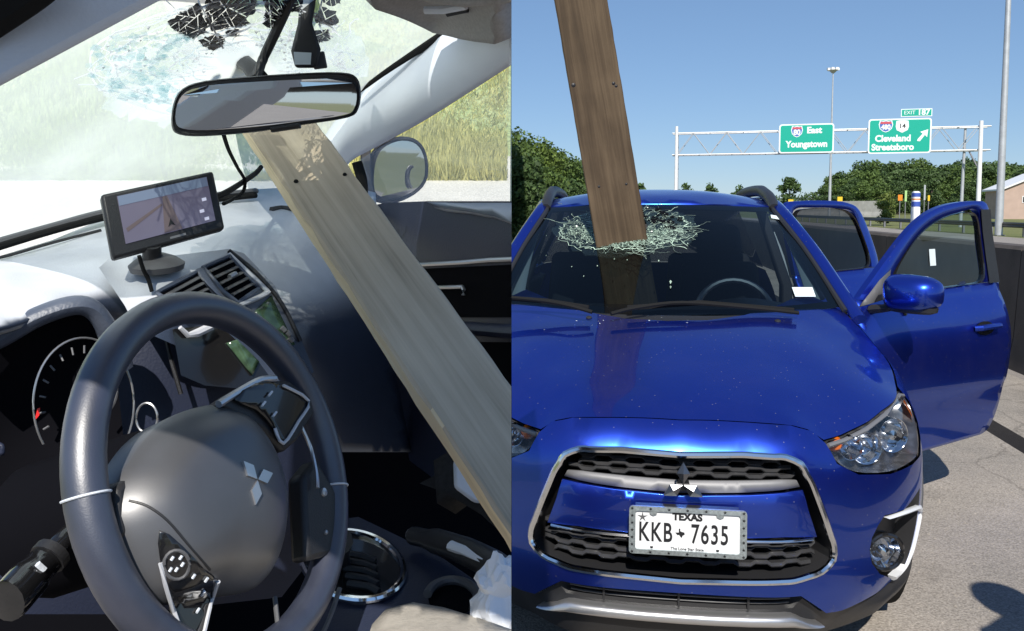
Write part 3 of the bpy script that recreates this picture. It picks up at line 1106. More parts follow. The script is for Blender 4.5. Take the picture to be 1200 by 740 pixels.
def shield_poly(w, h):
    return [(-w * .42, h * .5), (-w * .2, h * .44), (0, h * .5), (w * .2, h * .44), (w * .42, h * .5), (w * .5, h * .15), (w * .42, -h * .2), (w * .2, -h * .42), (0, -h * .5), (-w * .2, -h * .42), (-w * .42, -h * .2), (-w * .5, h * .15)]


sm, zm = (sA0 + sA1) / 2, (zA0 + zA1) / 2
c = SP(r, sm, zm, 930.5, 156)
sh = flat_on('shield', shield_poly(0.95, 0.95), c, gx, UPZ, M['sign_white'], r, 0.024)
flat_on('shield_field', shield_poly(0.82, 0.82), c, gx, UPZ, M['sign_blue'], sh, 0.030)
flat_on('shield_band', [(-0.38, 0.2), (0.38, 0.2), (0.34, 0.37), (-0.34, 0.37)], c, gx, UPZ, M['sign_red'], sh, 0.036)
text_on('number', '80', 0.62, c - UPV * 0.08, gx, UPZ, M['sign_white'], sh, 0.02, 0.9, lift=0.042)
text_on('lettering', 'East', 0.72, SP(r, sm, zm, 950.5, 154.5), gx, UPZ, M['sign_white'], r, 0.03, 1.0, lift=0.024)
text_on('lettering', 'Youngstown', 0.74, SP(r, sm, zm, 942, 170.5), gx, UPZ, M['sign_white'], r, 0.03, 0.88, lift=0.024)

sB0, sB1 = S_of(1013), S_of(1086)
zB0, zB1 = Z_of(181.5, sB0), Z_of(141, (sB0 + sB1) / 2)
r, w, h = board(sB0, sB1, zB0, zB1, 'highway_sign', 'right green exit sign reading Cleveland Streetsboro with arrow')
sm, zm = (sB0 + sB1) / 2, (zB0 + zB1) / 2
c = SP(r, sm, zm, 1033, 150)
sh = flat_on('shield', shield_poly(1.1, 0.98), c, gx, UPZ, M['sign_white'], r, 0.024)
flat_on('shield_field', shield_poly(0.96, 0.85), c, gx, UPZ, M['sign_blue'], sh, 0.030)
flat_on('shield_band', [(-0.44, 0.2), (0.44, 0.2), (0.40, 0.38), (-0.40, 0.38)], c, gx, UPZ, M['sign_red'], sh, 0.036)
text_on('number', '480', 0.56, c - UPV * 0.08, gx, UPZ, M['sign_white'], sh, 0.02, 0.85, lift=0.042)
c = SP(r, sm, zm, 1052, 150)
sh = flat_on('shield', [(-.46, .45), (-.2, .5), (.2, .5), (.46, .45), (.5, 0), (.42, -.3), (0, -.52), (-.42, -.3), (-.5, 0)], c, gx, UPZ, M['sign_white'], r, 0.024)
text_on('number', '14', 0.52, c + UPV * 0.02, gx, UPZ, M['ink'], sh, 0.01, 1.0, lift=0.032)
text_on('lettering', 'Cleveland', 0.72, SP(r, sm, zm, 1041.5, 164), gx, UPZ, M['sign_white'], r, 0.03, 0.95, lift=0.024)
text_on('lettering', 'Streetsboro', 0.72, SP(r, sm, zm, 1041.5, 174), gx, UPZ, M['sign_white'], r, 0.03, 0.92, lift=0.024)
c = SP(r, sm, zm, 1075.5, 160)
ar = [(-.45, -.55), (-.2, -.58), (.22, .02), (.42, -.2), (.5, .55), (-.2, .32), (.02, .14), (-.4, -.36)]
flat_on('arrow', [(q[0] * 0.85, q[1] * 0.85) for q in ar], c, gx, UPZ, M['sign_white'], r, 0.024)
tz0, tz1 = Z_of(138.6, sB1), Z_of(129.6, sB1)
t0, t1 = S_of(1050), S_of(1086)
c = SP(r, sm, zm, 1068, 134.2)
tw, th_ = (t1 - t0) / 2, (tz1 - tz0) / 2
tb = flat_on('exit_tab', [(-tw, -th_), (tw, -th_), (tw, th_), (-tw, th_)], c, gx, UPZ, M['sign_white'], r, 0.0, 0.05)
flat_on('tab_field', [(-tw + .06, -th_ + .06), (tw - .06, -th_ + .06), (tw - .06, th_ - .06), (-tw + .06, th_ - .06)], c, gx, UPZ, M['sign_green'], tb, 0.012, 0.01)
text_on('lettering', 'EXIT', 0.42, c - gx * tw * 0.45, gx, UPZ, M['sign_white'], tb, 0.0, 1.0, lift=0.022)
text_on('lettering', '187', 0.62, c + gx * tw * 0.45, gx, UPZ, M['sign_white'], tb, 0.02, 1.0, lift=0.022)

# ---- light poles
p = P(972, 245, 140)
hp = 1.52 + (245 - 84) * 140 / FPX
r = empty('high_mast_light', (p[0], p[1], 0), 0, 'tall slim high mast light standing behind the left green sign', 'light pole')
build('pole', MB().tube([(0, 0, 0), (0, 0, hp)], [0.26, 0.09], 12), M['galv'], r)
hd = MB()
for a in range(6):
    hd.box((0.75 * math.cos(a * 1.047), 0.75 * math.sin(a * 1.047), hp + 0.05), (0.5, 0.5, 0.4))
build('lamp_ring', MB().lathe([(0.25, hp - 0.6), (0.6, hp - 0.25), (0.75, hp - 0.1), (0.6, hp + 0.1), (0.2, hp + 0.3)], (0, 0, 0), (0, 0, 1), 12), M['galv'], r)
build('lamp_head', hd, M['white'], r, smooth=False)
p = P(1171.5, 245, 46)
r = empty('light_pole', (p[0], p[1], 0), 0, 'thick pale light pole behind the open front door at right', 'light pole')
build('pole', MB().tube([(0, 0, 0), (0.0, 0, 4), (0, 0, 15)], [0.21, 0.195, 0.13], 14), M['galv'], r)
build('arm', MB().tube([(0, 0, 14.8), (0.9, -0.3, 15.4), (2.2, -0.8, 15.5)], [0.06, 0.05, 0.04], 8), M['galv'], r)
build('lamp_head', MB().box((2.5, -0.9, 15.45), (0.8, 0.3, 0.14)), M['galv'], r, bevel=0.03)
build('base_plate', MB().box((0, 0, 0.02), (0.5, 0.5, 0.06)), M['galv_dark'], r, smooth=False)

# ---- guard rail on the far side
gr = empty('guard_rail', road(21.0, 20), 0, 'low dark steel guard rail along the far grass verge', 'guard rail')
o = road(21.0, 20)
rb = MB()
for z in (0.56, 0.70):
    rb.tube([road(21.0, y, z) - o for y in np.linspace(8, 130, 40)], 0.09, 6, flat=1.0)
build('rail', rb, M['black_plastic'], gr)
for y in np.arange(9, 130, 4.0):
    build('post', MB().box(road(21.15, y, 0.36) - o, (0.12, 0.14, 0.74)), M['galv_dark'], gr, smooth=False)

# ---- things in the distance
p = P(1073, 245, 58)
r = empty('banded_marker_post', (p[0], p[1], 0), 0, 'white and blue banded marker post with orange ring between open doors', 'marker post')
zz = lambda py: 1.52 + (245 - py) * 58 / FPX
build('post_shaft', MB().lathe([(0.30, 0), (0.30, zz(243.5)), (0.28, zz(243)), (0.28, zz(226)), (0.18, zz(224.5))], (0, 0, 0), (0, 0, 1), 16), M['white'], r)
for a, b, m in ((242.5, 236.5, 'blue_band'), (234.5, 233, 'orange'), (231, 226.5, 'blue_band')):
    build('band', MB().lathe([(0.285, zz(a)), (0.295, zz(a) + .01), (0.295, zz(b) - .01), (0.285, zz(b))], (0, 0, 0), (0, 0, 1), 16), M[m], r)


def small_board(px, py, d, w, h, m, name, label, cat, post='galv_dark', group=None):
    p = P(px, 245, d)
    z = 1.52 + (245 - py) * d / FPX
    r = empty(name, (p[0], p[1], 0), 0, label, cat, group)
    build('board', MB().box((0, 0, z), (w, 0.06, h)), M[m], r, bevel=0.01)
    build('post', MB().box((0, 0.06, z / 2), (0.1, 0.06, z)), M[post], r, smooth=False)
    return r


small_board(1054.5, 232, 110, 0.6, 0.8, 'orange', 'work_zone_sign', 'orange work zone board right of the round bush', 'road sign')
small_board(1061, 230, 112, 0.3, 1.5, 'lime', 'marker_board', 'slim pale green marker board beside the orange board', 'road sign')
small_board(984, 233.5, 130, 0.8, 0.7, 'yellow', 'warning_sign', 'yellow warning board right of the tall mast above rear door', 'road sign')
small_board(926.5, 237, 120, 0.75, 0.75, 'yellow', 'warning_sign', 'yellow warning board under the lone tree above rear door', 'road sign')
small_board(1088, 232.5, 115, 0.28, 0.8, 'yellow', 'warning_sign', 'small yellow board right of the banded marker post', 'road sign')
small_board(1083, 226, 118, 0.25, 2.2, 'galv', 'delineator_post', 'slim grey delineator behind the banded marker post', 'marker post')
a, b = P(922, 245, 170), P(1034, 245, 150)
r = empty('concrete_barrier', (a[0], a[1], 0), 0, 'long pale concrete barrier in front of the far wood', 'barrier')
d = b - a
for k in range(12):
    c0, c1 = d * k / 12, d * (k + 0.985) / 12
    sec = [(-0.35, 0), (-0.3, 0.4), (-0.15, 1.0), (-0.12, 3.0), (0.12, 3.0), (0.15, 1.0), (0.3, 0.4), (0.35, 0)]
    sn = np.array([d[1], -d[0], 0]) / np.linalg.norm(d)
    build('panel', MB().hexa([np.array([c0[0], c0[1], 0]) + sn * q[0] + UPV * q[1] for q in sec], [np.array([c1[0], c1[1], 0]) + sn * q[0] + UPV * q[1] for q in sec]), M['concrete'], r, smooth=False)

p = P(1188, 245, 120)
r = empty('roadside_building', (p[0], p[1], 0), R(-12), 'low pinkish building with pale roof at the right edge', 'building')
build('wall', MB().hexa([(-1.6, 0, 0), (9, 0, 0), (9, 7, 0), (-1.6, 7, 0)], [(-1.6, 0, 4.3), (9, 0, 4.3), (9, 7, 4.3), (-1.6, 7, 4.3)]), M['brick_tan'], r, smooth=False)
gab = MB().hexa([(-1.6, 0.0, 4.3), (3.7, 0.0, 6.6), (9, 0.0, 4.3)], [(-1.6, 0.3, 4.3), (3.7, 0.3, 6.6), (9, 0.3, 4.3)])
build('gable', gab, M['brick_tan'], r, smooth=False)
build('roof', MB().hexa([(-2, -0.4, 4.2), (3.7, -0.4, 6.7), (9.4, -0.4, 4.2), (9.4, -0.4, 4.45), (3.7, -0.4, 6.95), (-2, -0.4, 4.45)], [(-2, 7.4, 4.2), (3.7, 7.4, 6.7), (9.4, 7.4, 4.2), (9.4, 7.4, 4.45), (3.7, 7.4, 6.95), (-2, 7.4, 4.45)]), M['white'], r, smooth=False)
f = build('window', MB().box((1.7, -0.02, 2.9), (1.3, 0.1, 1.0)), M['white'], r, smooth=False)
build('pane', MB().box((1.7, -0.08, 2.9), (1.1, 0.04, 0.8)), M['gloss_black'], f, smooth=False)

# ------------------------------------------------------------------ the blue car
CT, ST = math.cos(TH), math.sin(TH)


def c2w(q):
    return np.array([ROAD_O[0] + q[0] * CT + q[1] * ST, ROAD_O[1] - q[0] * ST + q[1] * CT, q[2]])


def w2c(p):
    a, b = p[0] - ROAD_O[0], p[1] - ROAD_O[1]
    return np.array([a * CT - b * ST, a * ST + b * CT, p[2]])


def proj(p):
    v = np.asarray(p) - EYE
    d = v @ FW
    return np.array([CX + FPX * v[0] / d, CY - FPX * (v @ UP) / d])


def on_surf(fn, px, py, guess):
    """parameters of the point of a car surface seen at (px, py) of the photograph"""
    q = np.array(guess, float)
    t = np.array([px, py], float)
    for _ in range(30):
        e = proj(c2w(fn(*q))) - t
        if np.abs(e).max() < 0.02:
            break
        h = 1e-4
        J = np.array([(proj(c2w(fn(q[0] + h, q[1]))) - t - e) / h, (proj(c2w(fn(q[0], q[1] + h))) - t - e) / h]).T
        st = np.linalg.solve(J, e)
        q -= np.clip(st, -0.08, 0.08)
    return float(q[0]), float(q[1])


car = empty('parked_car', ROAD_O, -TH, 'blue crossover car with open doors and a plank through its windscreen', 'car')

# plan outline of the right half of the body, by arc length
_pl = smooth_path([(-.2, .008), (0, 0), (.2, .008), (.32, .03), (.44, .085), (.55, .165), (.65, .265), (.74, .39), (.81, .52), (.855, .68), (.876, .85), (.885, 1.1), (.885, 1.6), (.885, 2.5), (.88, 3.2), (.86, 3.6), (.82, 3.95), (.7, 4.15), (.5, 4.25), (.25, 4.285), (0, 4.29)], 10)
_pl = np.array(_pl)
_k0 = int(np.argmin(np.hypot(_pl[:, 0], _pl[:, 1])))
_ul = np.r_[0, np.cumsum(np.hypot(*np.diff(_pl, axis=0).T))]
_ul -= _ul[_k0]
UEND = float(_ul[-1])


def plan(u):
    return np.array([np.interp(u, _ul, _pl[:, 0]), np.interp(u, _ul, _pl[:, 1])])


def plan_n(u):
    a, b = plan(u - 0.03), plan(u + 0.03)
    t = (b - a) / (np.linalg.norm(b - a) + 1e-9)
    return np.array([t[1], -t[0]])


_front = slice(_k0, _k0 + 95)
def ux(x):
    k = int(np.argmax(_pl[_k0:, 1] > 0.9)) + _k0
    return float(np.interp(x, _pl[_k0:k, 0], _ul[_k0:k]))


def uy(y):
    k = int(np.argmax(_pl[:, 1] > 4.2))
    return float(np.interp(y, _pl[_k0:k, 1], _ul[_k0:k]))


_c = []
for u in (-0.15, 0.0, 0.2, 0.36):
    _c += [(u, z, i) for z, i in ((.95, .19), (.912, .10), (.87, .05), (.83, .025), (.75, .008), (.65, 0), (.55, 0), (.47, .002), (.43, .014), (.38, .032), (.30, .055), (.22, .10))]
_c += [(ux(.5), z, i) for z, i in ((.90, .12), (.85, .065), (.80, .03), (.7, .008), (.55, 0), (.45, .01), (.35, .04), (.25, .10))]
_c += [(ux(.65), z, i) for z, i in ((.92, .14), (.875, .085), (.82, .045), (.7, .008), (.55, 0), (.45, .012), (.35, .045), (.25, .11))]
_c += [(ux(.76), z, i) for z, i in ((.90, .09), (.85, .055), (.75, .015), (.6, 0), (.45, .015), (.33, .05), (.25, .10))]
_c += [(uy(.65), z, i) for z, i in ((.92, .09), (.85, .035), (.76, .006), (.6, 0), (.4, .02), (.28, .05))]
_c += [(uy(.9), z, i) for z, i in ((1.02, .13), (.965, .075), (.9, .025), (.8, .004), (.65, 0), (.35, .02))]
_c += [(uy(1.2), z, i) for z, i in ((1.095, .155), (1.03, .08), (.95, .03), (.85, .005), (.65, 0), (.35, .03))]
for y in (1.5, 2.0, 2.6, 3.2):
    _c += [(uy(y), z, i) for z, i in ((1.56, .285), (1.35, .20), (1.1, .07), (1.0, .028), (.86, .002), (.65, .008), (.5, .02), (.35, .045))]
_c += [(uy(3.75), z, i) for z, i in ((1.5, .28), (1.12, .08), (1.0, .03), (.8, 0), (.6, 0), (.35, .05))]
_c += [(UEND, z, i) for z, i in ((1.5, .35), (1.1, .05), (.9, 0), (.6, 0), (.3, .05))]
_ins = TPS([(a, b) for a, b, _ in _c], [i for *_, i in _c], (1.0, 1.6))


def SB(u, z, off=0.0):
    """point of the car's outer skin"""
    au = abs(u)
    p = plan(au)
    n = plan_n(au)
    i = float(_ins(au, z)) + off
    if au > 1.7:
        k = min(1, (au - 1.7) / 0.2)
        t = min(1, max(0, (0.66 - z) / 0.05))
        i += 0.010 * k * (t * t * (3 - 2 * t))
    q = p - n * i
    return np.array([math.copysign(max(q[0], 0), u) if u else 0.0, q[1], z])


def mirror_outline(h):
    return h + [(-a, b) for a, b in reversed(h) if a > 1e-6]


ZT = [(0, .912), (ux(.2), .911), (ux(.34), .904), (ux(.41), .885), (ux(.44), .856), (ux(.52), .856), (ux(.62), .867), (ux(.72), .884), (uy(.60), .902), (uy(.68), .915), (uy(.8), .940), (uy(.9), .965), (uy(1.05), 1.025), (uy(1.2), 1.095)]


def zt(u):
    return float(np.interp(u, [a for a, _ in ZT], [b for _, b in ZT]))


def front(px, py, guess):
    return on_surf(SB, px, py, guess)


# --- grille opening
gr_h = [front(803, 533.5, (0.0, .83)), front(870, 533, (.2, .83)), front(920, 536, (.3, .82)), front(938, 544, (.36, .81)), front(951, 566, (.4, .74)), front(966, 606, (.43, .65)), front(977, 640, (.45, .56)), front(976, 656, (.44, .52)), front(962, 670, (.42, .49)), front(930, 680.5, (.34, .47)), front(803, 681, (0, .47))]
gr_h[0] = (0.0, gr_h[0][1])
gr_h[-1] = (0.0, gr_h[-1][1])
grille = mirror_outline(gr_h)


def xlim(z):
    """half width of the grille opening at height z"""
    zs = [b for a, b in gr_h[1:-1]][::-1]
    xs = [a for a, b in gr_h[1:-1]][::-1]
    return float(np.interp(z, zs, xs))


# --- fog lamp pocket
fog_px = [(1037, 604), (1060, 597), (1083, 591), (1084, 612), (1079, 640), (1068, 664), (1058, 674), (1044, 678), (1031, 673), (1022, 661), (1019, 646), (1022, 630), (1029, 616)]
fog = [front(x, y, (ux(.7), .5)) for x, y in fog_px]
fogm = [(-a, b) for a, b in reversed(fog)]

bh = [(0, .912), (ux(.2), .911), (ux(.34), .904), (ux(.41), .885), (ux(.438), .852), (ux(.452), .80), (ux(.52), .758), (ux(.64), .730), (ux(.75), .718), (uy(.50), .721), (uy(.58), .763), (uy(.62), .80), (uy(.70), .60), (uy(.685), .50), (uy(.665), .42), (uy(.66), .37), (ux(.84), .352), (ux(.80), .345), (ux(.70), .35), (ux(.58), .352), (ux(.50), .352), (ux(.44), .36), (ux(.39), .40), (ux(.34), .438), (0, .442)]
build('bumper', MB().sheet(mirror_outline(bh), [grille, fog, fogm], SB, 0.026), M['paint'], car, angle=60)

# lower black lip, intake and silver skid plate
lo = [(0, .438), (ux(.338), .434), (ux(.386), .397), (ux(.436), .357), (ux(.50), .348), (ux(.58), .348), (ux(.70), .346), (ux(.80), .341), (ux(.84), .348), (uy(.66), .365), (uy(.65), .26), (ux(.7), .245), (ux(.5), .235), (0, .235)]
build('bumper_lip', MB().sheet(mirror_outline(lo), [], lambda u, z: SB(u, z, 0.02 + (0.05 if z > .385 and abs(u) < .36 else 0) - .05 * min(1, max(0, (abs(u) - .55) / .25)) * min(1, max(0, (.35 - z) / .05))), 0.03), M['black_plastic'], car, angle=60)
skx = [0, .10, .20, .28, .315, .335, .355, .375, .395, .415, .43]
skt = [.376, .376, .376, .375, .374, .370, .360, .348, .339, .332, .328]
skb = [.338, .338, .338, .337, .335, .333, .328, .324, .321, .320, .322]
skr = []
for a in [-x for x in skx[:0:-1]] + skx:
    u = ux(abs(a))
    t, b = np.interp(abs(a), skx, skt), np.interp(abs(a), skx, skb)
    us_ = math.copysign(u, a)
    skr.append([SB(us_, lerp(b, t, k), o) for k, o in ((0, .02), (0, -.002), (.12, -.013), (.4, -.022), (.75, -.018), (.95, -.008), (1, .004), (1, .02))])
build('skid_plate', MB().loft(skr), M['satin'], car, angle=50)
for z in (.418, .402):
    build('intake_slat', MB().tube([SB(u, z, 0.03) for u in np.linspace(-.33, .33, 15)], 0.004, 6, flat=0.7), M['grey_plastic'], car)
for u in (-.22, -.0, .2):
    build('intake_rib', MB().box(SB(u, .41, 0.04), (0.006, 0.04, 0.05)), M['black_plastic'], car, smooth=False)

# grille: walls, backing, chrome surround
gd = densify(grille, 0.03)
build('grille_backing', MB().sheet(grille, [], lambda u, z: SB(u, z, 0.11), 0.06), M['void'], car)
build('grille_wall', MB().loft([[SB(u, z, o) for u, z in gd] for o in (0.002, 0.11)], caps=False), M['black_plastic'], car)
sm_g = smooth_path(gd, 2, True)
build('grille_surround', MB().tube([SB(u * 1.0, z, -0.001) for u, z in sm_g], 0.0098, 8, True, up=(0, 1, 0), flat=1.0), M['chrome'], car)


def honey(z, x1, dz=0.0075, per=0.098, ph=0.0, inset=0.045):
    """one stepped honeycomb bar of the grille"""
    pts = []
    x = -x1
    prof = [(0.0, -1), (0.36, -1), (0.5, 1), (0.86, 1), (1.0, -1)]
    n = 0
    start = math.floor((-x1 - ph) / per)
    xs = []
    for k in range(start, start + int(2 * x1 / per) + 3):
        for a, s in prof[:-1]:
            xs.append((ph + (k + a) * per, s))
    for x, s in xs:
        if -x1 <= x <= x1:
            pts.append((x, z + s * dz * 0.55))
    mb = MB()
    rings = []
    for x, zz_ in pts:
        f, b = SB(x, zz_, inset), SB(x, zz_, inset + 0.035)
        h = 0.0060
        rings.append([f + [0, 0, h * 0.4], f + [0, -0.004, -h * 0.2], f + [0, 0, -h], b + [0, 0, -h * 1.2], b + [0, 0, h * 1.0], f + [0, 0.004, h]])
    mb.loft(rings)
    return mb


zg = lambda y: front(870, y, (.2, .65))[1]
M['grille_bar'] = mat('grille_bar_plastic', (0.05, 0.05, 0.053), 0.25, 0.2, 0.4)
for i, (z, ph) in enumerate([(zg(547), .0), (zg(556), .049), (zg(564), 0.0)]):
    build('grille_bar', honey(z, xlim(z) - 0.012, ph=ph), M['grille_bar'], car, angle=30)
for i, (z, ph) in enumerate([(zg(639), .02), (zg(649), .069), (zg(659), .02), (zg(669), .069)]):
    build('grille_bar', honey(z, xlim(z) - 0.012, ph=ph), M['grille_bar'], car, angle=30)
# grey bar and painted band between the two grilles
zz_ = lambda x, y: front(x, y, (.25, .75))[1]
zs_ = lambda x, y, u: (u, zz_(x, y))
e0, e1 = front(945, 567, (.38, .75)), front(949, 575.5, (.39, .73))
gb_ = [zs_(803, 568, 0), zs_(868, 568, .19), zs_(905, 567.5, .29), (e0[0] - .012, e0[1]), (e1[0] - .012, e1[1] + .002), zs_(905, 579, .29), zs_(868, 581.5, .19), zs_(803, 582.5, 0)]
build('grille_trim', MB().sheet(mirror_outline(gb_), [], lambda u, z: SB(u, z, 0.03), 0.03), M['silver_plastic'], car, solid=0.015)
e2, e3 = front(956, 600, (.41, .66)), front(966, 631, (.43, .60))
bb = [zs_(803, 583.5, 0), zs_(868, 582.5, .19), zs_(905, 580, .29), (e1[0] - .012, e1[1] - .001), (e2[0] - .014, e2[1]), (e3[0] - .014, e3[1]), zs_(905, 632.5, .29), zs_(803, 633, 0)]
build('grille_band', MB().sheet(mirror_outline(bb), [], lambda u, z: SB(u, z, 0.012 + 0.03 * max(0, (z - .72) / .03) ** 2 * .3), 0.03), M['paint'], car, solid=0.02, bevel=0.004)
build('chrome_strip', MB().tube([SB(u, zz_(803, 633.5) + (e3[1] - zz_(803, 633)) * (abs(u) / .43) ** 1.5, 0.008) for u in np.linspace(-e3[0] + .03, e3[0] - .03, 24)], 0.004, 6), M['chrome'], car)

# three-diamond emblem
M['dark_chrome'] = mat('dark_chrome', (0.26, 0.26, 0.28), 0.30, 1.0)
em_o = np.array([0.004, -0.006, .760])


def emblem(o, ex, ey, s, material, parent, lift, th):
    """three diamonds meeting at a point"""
    n = np.cross(ex, ey)
    for a in (90, 210, 330):
        d = np.array([math.cos(R(a)), math.sin(R(a))])
        p = np.array([-d[1], d[0]])
        poly = [(0, 0) + d * 0.03, d * 0.5 + p * 0.29, d * 1.0, d * 0.5 - p * 0.29]
        rim = [np.asarray(o) + ex * q[0] * s + ey * q[1] * s for q in poly]
        mid = np.asarray(o) + (ex * d[0] * 0.5 + ey * d[1] * 0.5) * s + n * (lift + th)
        top = [q + n * lift for q in rim]
        mb = MB().add(rim + top + [mid], [(0, 1, 5, 4), (1, 2, 6, 5), (2, 3, 7, 6), (3, 0, 4, 7), (4, 5, 8), (5, 6, 8), (6, 7, 8), (7, 4, 8), (3, 2, 1, 0)])
        build('diamond', mb, material, parent, smooth=False)


eb = build('emblem', MB().lathe([(0.018, 0), (0.018, 0.01)], em_o + [0, 0.008, 0], (0, -1, 0), 12), M['gloss_black'], car)
emblem(em_o, np.array([1.0, 0, 0]), np.array([0, 0.12, 0.99]), 0.062, M['dark_chrome'], eb, 0.008, 0.008)

# licence plate
pc = np.array([0.0145, -0.040, .640])
pex, pey = np.array([1.0, 0, 0]), np.array([0, 0.05, 1.0])
pw, ph_ = 0.1575, 0.0655


def rrect(w, h, c, n=4):
    pts = []
    for (sx, sy, a0) in ((1, 1, 0), (-1, 1, 90), (-1, -1, 180), (1, -1, 270)):
        for q in range(n + 1):
            a = R(a0 + 90 * q / n)
            pts.append((sx * (w - c) + c * math.cos(a), sy * (h - c) + c * math.sin(a)))
    return pts


pl_ = flat_on('licence_plate', rrect(pw - .004, ph_ - .004, 0.008), pc, pex, pey, M['plate_white'], car, 0.0, 0.003)
build('plate_mount', MB().box(pc + [0, 0.028, 0], (0.28, 0.03, 0.12)), M['black_plastic'], car, smooth=False)
fo, fi = rrect(pw, ph_, 0.010), rrect(pw - 0.0175, ph_ - 0.0125, 0.006)
ring = MB()
nrm = np.cross(pex, pey)
A_ = [pc + pex * a + pey * b for a, b in fo]
B_ = [pc + pex * a + pey * b for a, b in fi]
ring.loft([[q - nrm * .002 for q in A_], [q + nrm * .006 for q in A_], [q + nrm * .007 for q in B_], [q for q in B_]], caps=False)
M['frame_metal'] = mat('pewter', (0.42, 0.47, 0.48), 0.35, 0.7, var=0.25, vscale=150)
fr_ = build('plate_frame', ring, M['frame_metal'], pl_, angle=30)
for k in range(24):
    a = k / 24 * 4
    sd, t = int(a), a - int(a)
    w_, h_ = pw - .0085, ph_ - .006
    q = [(-w_ + 2 * w_ * t, h_), (w_, h_ - 2 * h_ * t), (w_ - 2 * w_ * t, -h_), (-w_, -h_ + 2 * h_ * t)][sd]
    rr0 = random.uniform(-20, 20)
    flat_on('frame_star', [(x + q[0], y + q[1]) for x, y in star(0.0048, 0.0022, 5, 90 + rr0)], pc, pex, pey, M['ink'], fr_, 0.0078, 0.002)
for x in (-0.092, 0.087):
    flat_on('frame_tab', [(x - .011, .056), (x + .011, .056), (x + .009, .045), (x, .041), (x - .009, .045)], pc, pex, pey, M['frame_metal'], fr_, 0.0055, 0.004)
text_on('lettering', 'TEXAS', 0.0265, pc + pey * 0.0395, pex, pey, M['ink'], pl_, 0.0014, 1.02, lift=0.0012)
text_on('lettering', 'KKB', 0.074, pc + pex * -0.086 + pey * -0.0075, pex, pey, M['ink'], pl_, 0.0012, 0.62, lift=0.0012, space=1.14)
text_on('lettering', '7635', 0.074, pc + pex * 0.060 + pey * -0.0075, pex, pey, M['ink'], pl_, 0.0012, 0.62, lift=0.0012, space=1.14)
tx = [(-.25, 1), (.05, 1), (.05, .45), (.45, .3), (.95, .2), (1, -.25), (.55, -.5), (.4, -1), (.1, -.75), (-.2, -.3), (-.5, -.45), (-1, .1), (-.25, .15)]
flat_on('state_outline', [(x * 0.0125 - 0.0195, y * 0.0125 - 0.005) for x, y in tx], pc, pex, pey, M['ink'], pl_, 0.0012, 0.0008)
flat_on('plate_star', [(x - 0.121, y + 0.035) for x, y in star(0.0145, 0.0042)], pc, pex, pey, M['grey_plastic'], pl_, 0.0012, 0.0008)
text_on('lettering', 'The Lone Star State', 0.0105, pc + pey * -0.048, pex, pey, M['ink'], pl_, 0.0002, 1.05, lift=0.0012)
for x in (-0.096, 0.081):
    flat_on('plate_dot', [(x + a, -0.048 + b) for a, b in ((-.004, .003), (.005, .003), (.003, -.003), (-.003, -.003))], pc, pex, pey, M['ink'], pl_, 0.0012, 0.0008)


# --- hood
def hood_edge(u):
    return SB(u, zt(u))


us = list(np.linspace(0, ux(.44), 10)) + list(np.linspace(ux(.47), uy(1.2), 22))
edge = [hood_edge(u) for u in us]
hp_, hz_ = [], []
for q in edge:
    for s in ((1, -1) if q[0] > 1e-6 else (1,)):
        hp_.append((s * q[0], q[1]))
        hz_.append(q[2])
for x, y, z in ((0, .2, .945), (0, .35, .985), (0, .5, 1.018), (0, .7, 1.060), (0, .88, 1.093), (.2, .3, .966), (.2, .5, 1.014), (.2, .7, 1.056), (.22, .92, 1.094), (.37, .3, .95), (.42, .5, .993), (.48, .7, 1.035), (.50, 1.0, 1.090), (.56, .46, .945), (.64, .62, .962), (.69, .8, .992), (.71, 1.0, 1.045)):
    for s in ((1, -1) if x else (1,)):
        hp_.append((s * x, y))
        hz_.append(z)
_hood = TPS(hp_, hz_)
ho = [(q[0], q[1]) for q in edge]
# pull the outline in by the shut gap
ho = [(max(0, x - (0.004 if x > .40 else 0)), y + 0.004) for x, y in ho]
ho += [(.60, .88 + .635 * (.60 / .71) ** 2 * 1.0), (.45, .88 + .635 * (.45 / .71) ** 2), (.3, .88 + .635 * (.3 / .71) ** 2), (.15, .88 + .635 * (.15 / .71) ** 2), (0, .88)]
build('hood', MB().sheet(mirror_outline(ho), [], lambda x, y: np.array([x, y, float(_hood(x, y))]), 0.03), M['paint'], car, angle=60)
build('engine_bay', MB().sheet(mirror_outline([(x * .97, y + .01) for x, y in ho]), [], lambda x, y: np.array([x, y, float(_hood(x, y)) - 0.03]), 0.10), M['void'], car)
# two washer jets
for x in (-.30, .42):
    build('washer_jet', MB().lathe([(0.012, 0), (0.012, 0.006), (0.005, 0.01)], (x, .90 + .3 * x * x, float(_hood(x, .90 + .3 * x * x)) - .002), (0, -.3, 1), 10), M['black_plastic'], car)

# --- fenders
AY, AZ, AR = 1.02, .345, .375


def arch(y0, a0, a1, n=14):
    return [(uy(y0 + AR * math.cos(R(a))), AZ + AR * math.sin(R(a))) for a in np.linspace(a0, a1, n)]


fe = [(u, zt(u) - .004) for u in np.linspace(uy(.66), uy(1.2), 12)] + [(uy(1.30), 1.085), (uy(1.41), 1.06), (uy(1.43), .9), (uy(1.44), .36), (uy(1.28), .34)] + arch(AY, 0, 146) + [(uy(.705), .60), (uy(.628), .80), (uy(.66), .86)]
for s in (1, -1):
    build('fender', MB().sheet([(s * a, b) for a, b in fe], [], SB, 0.035), M['paint'], car, angle=60)
    build('arch_trim', MB().tube([SB(s * u, z, -0.006) for u, z in arch(AY, -2, 182, 24)], 0.016, 8, flat=1.0), M['grey_plastic'], car)
    build('wheel_housing', MB().loft([[SB(s * u, z, o) for u, z in arch(AY, -4, 184, 20)] for o in (0.005, 0.3)], closed_ring=False), M['void'], car)

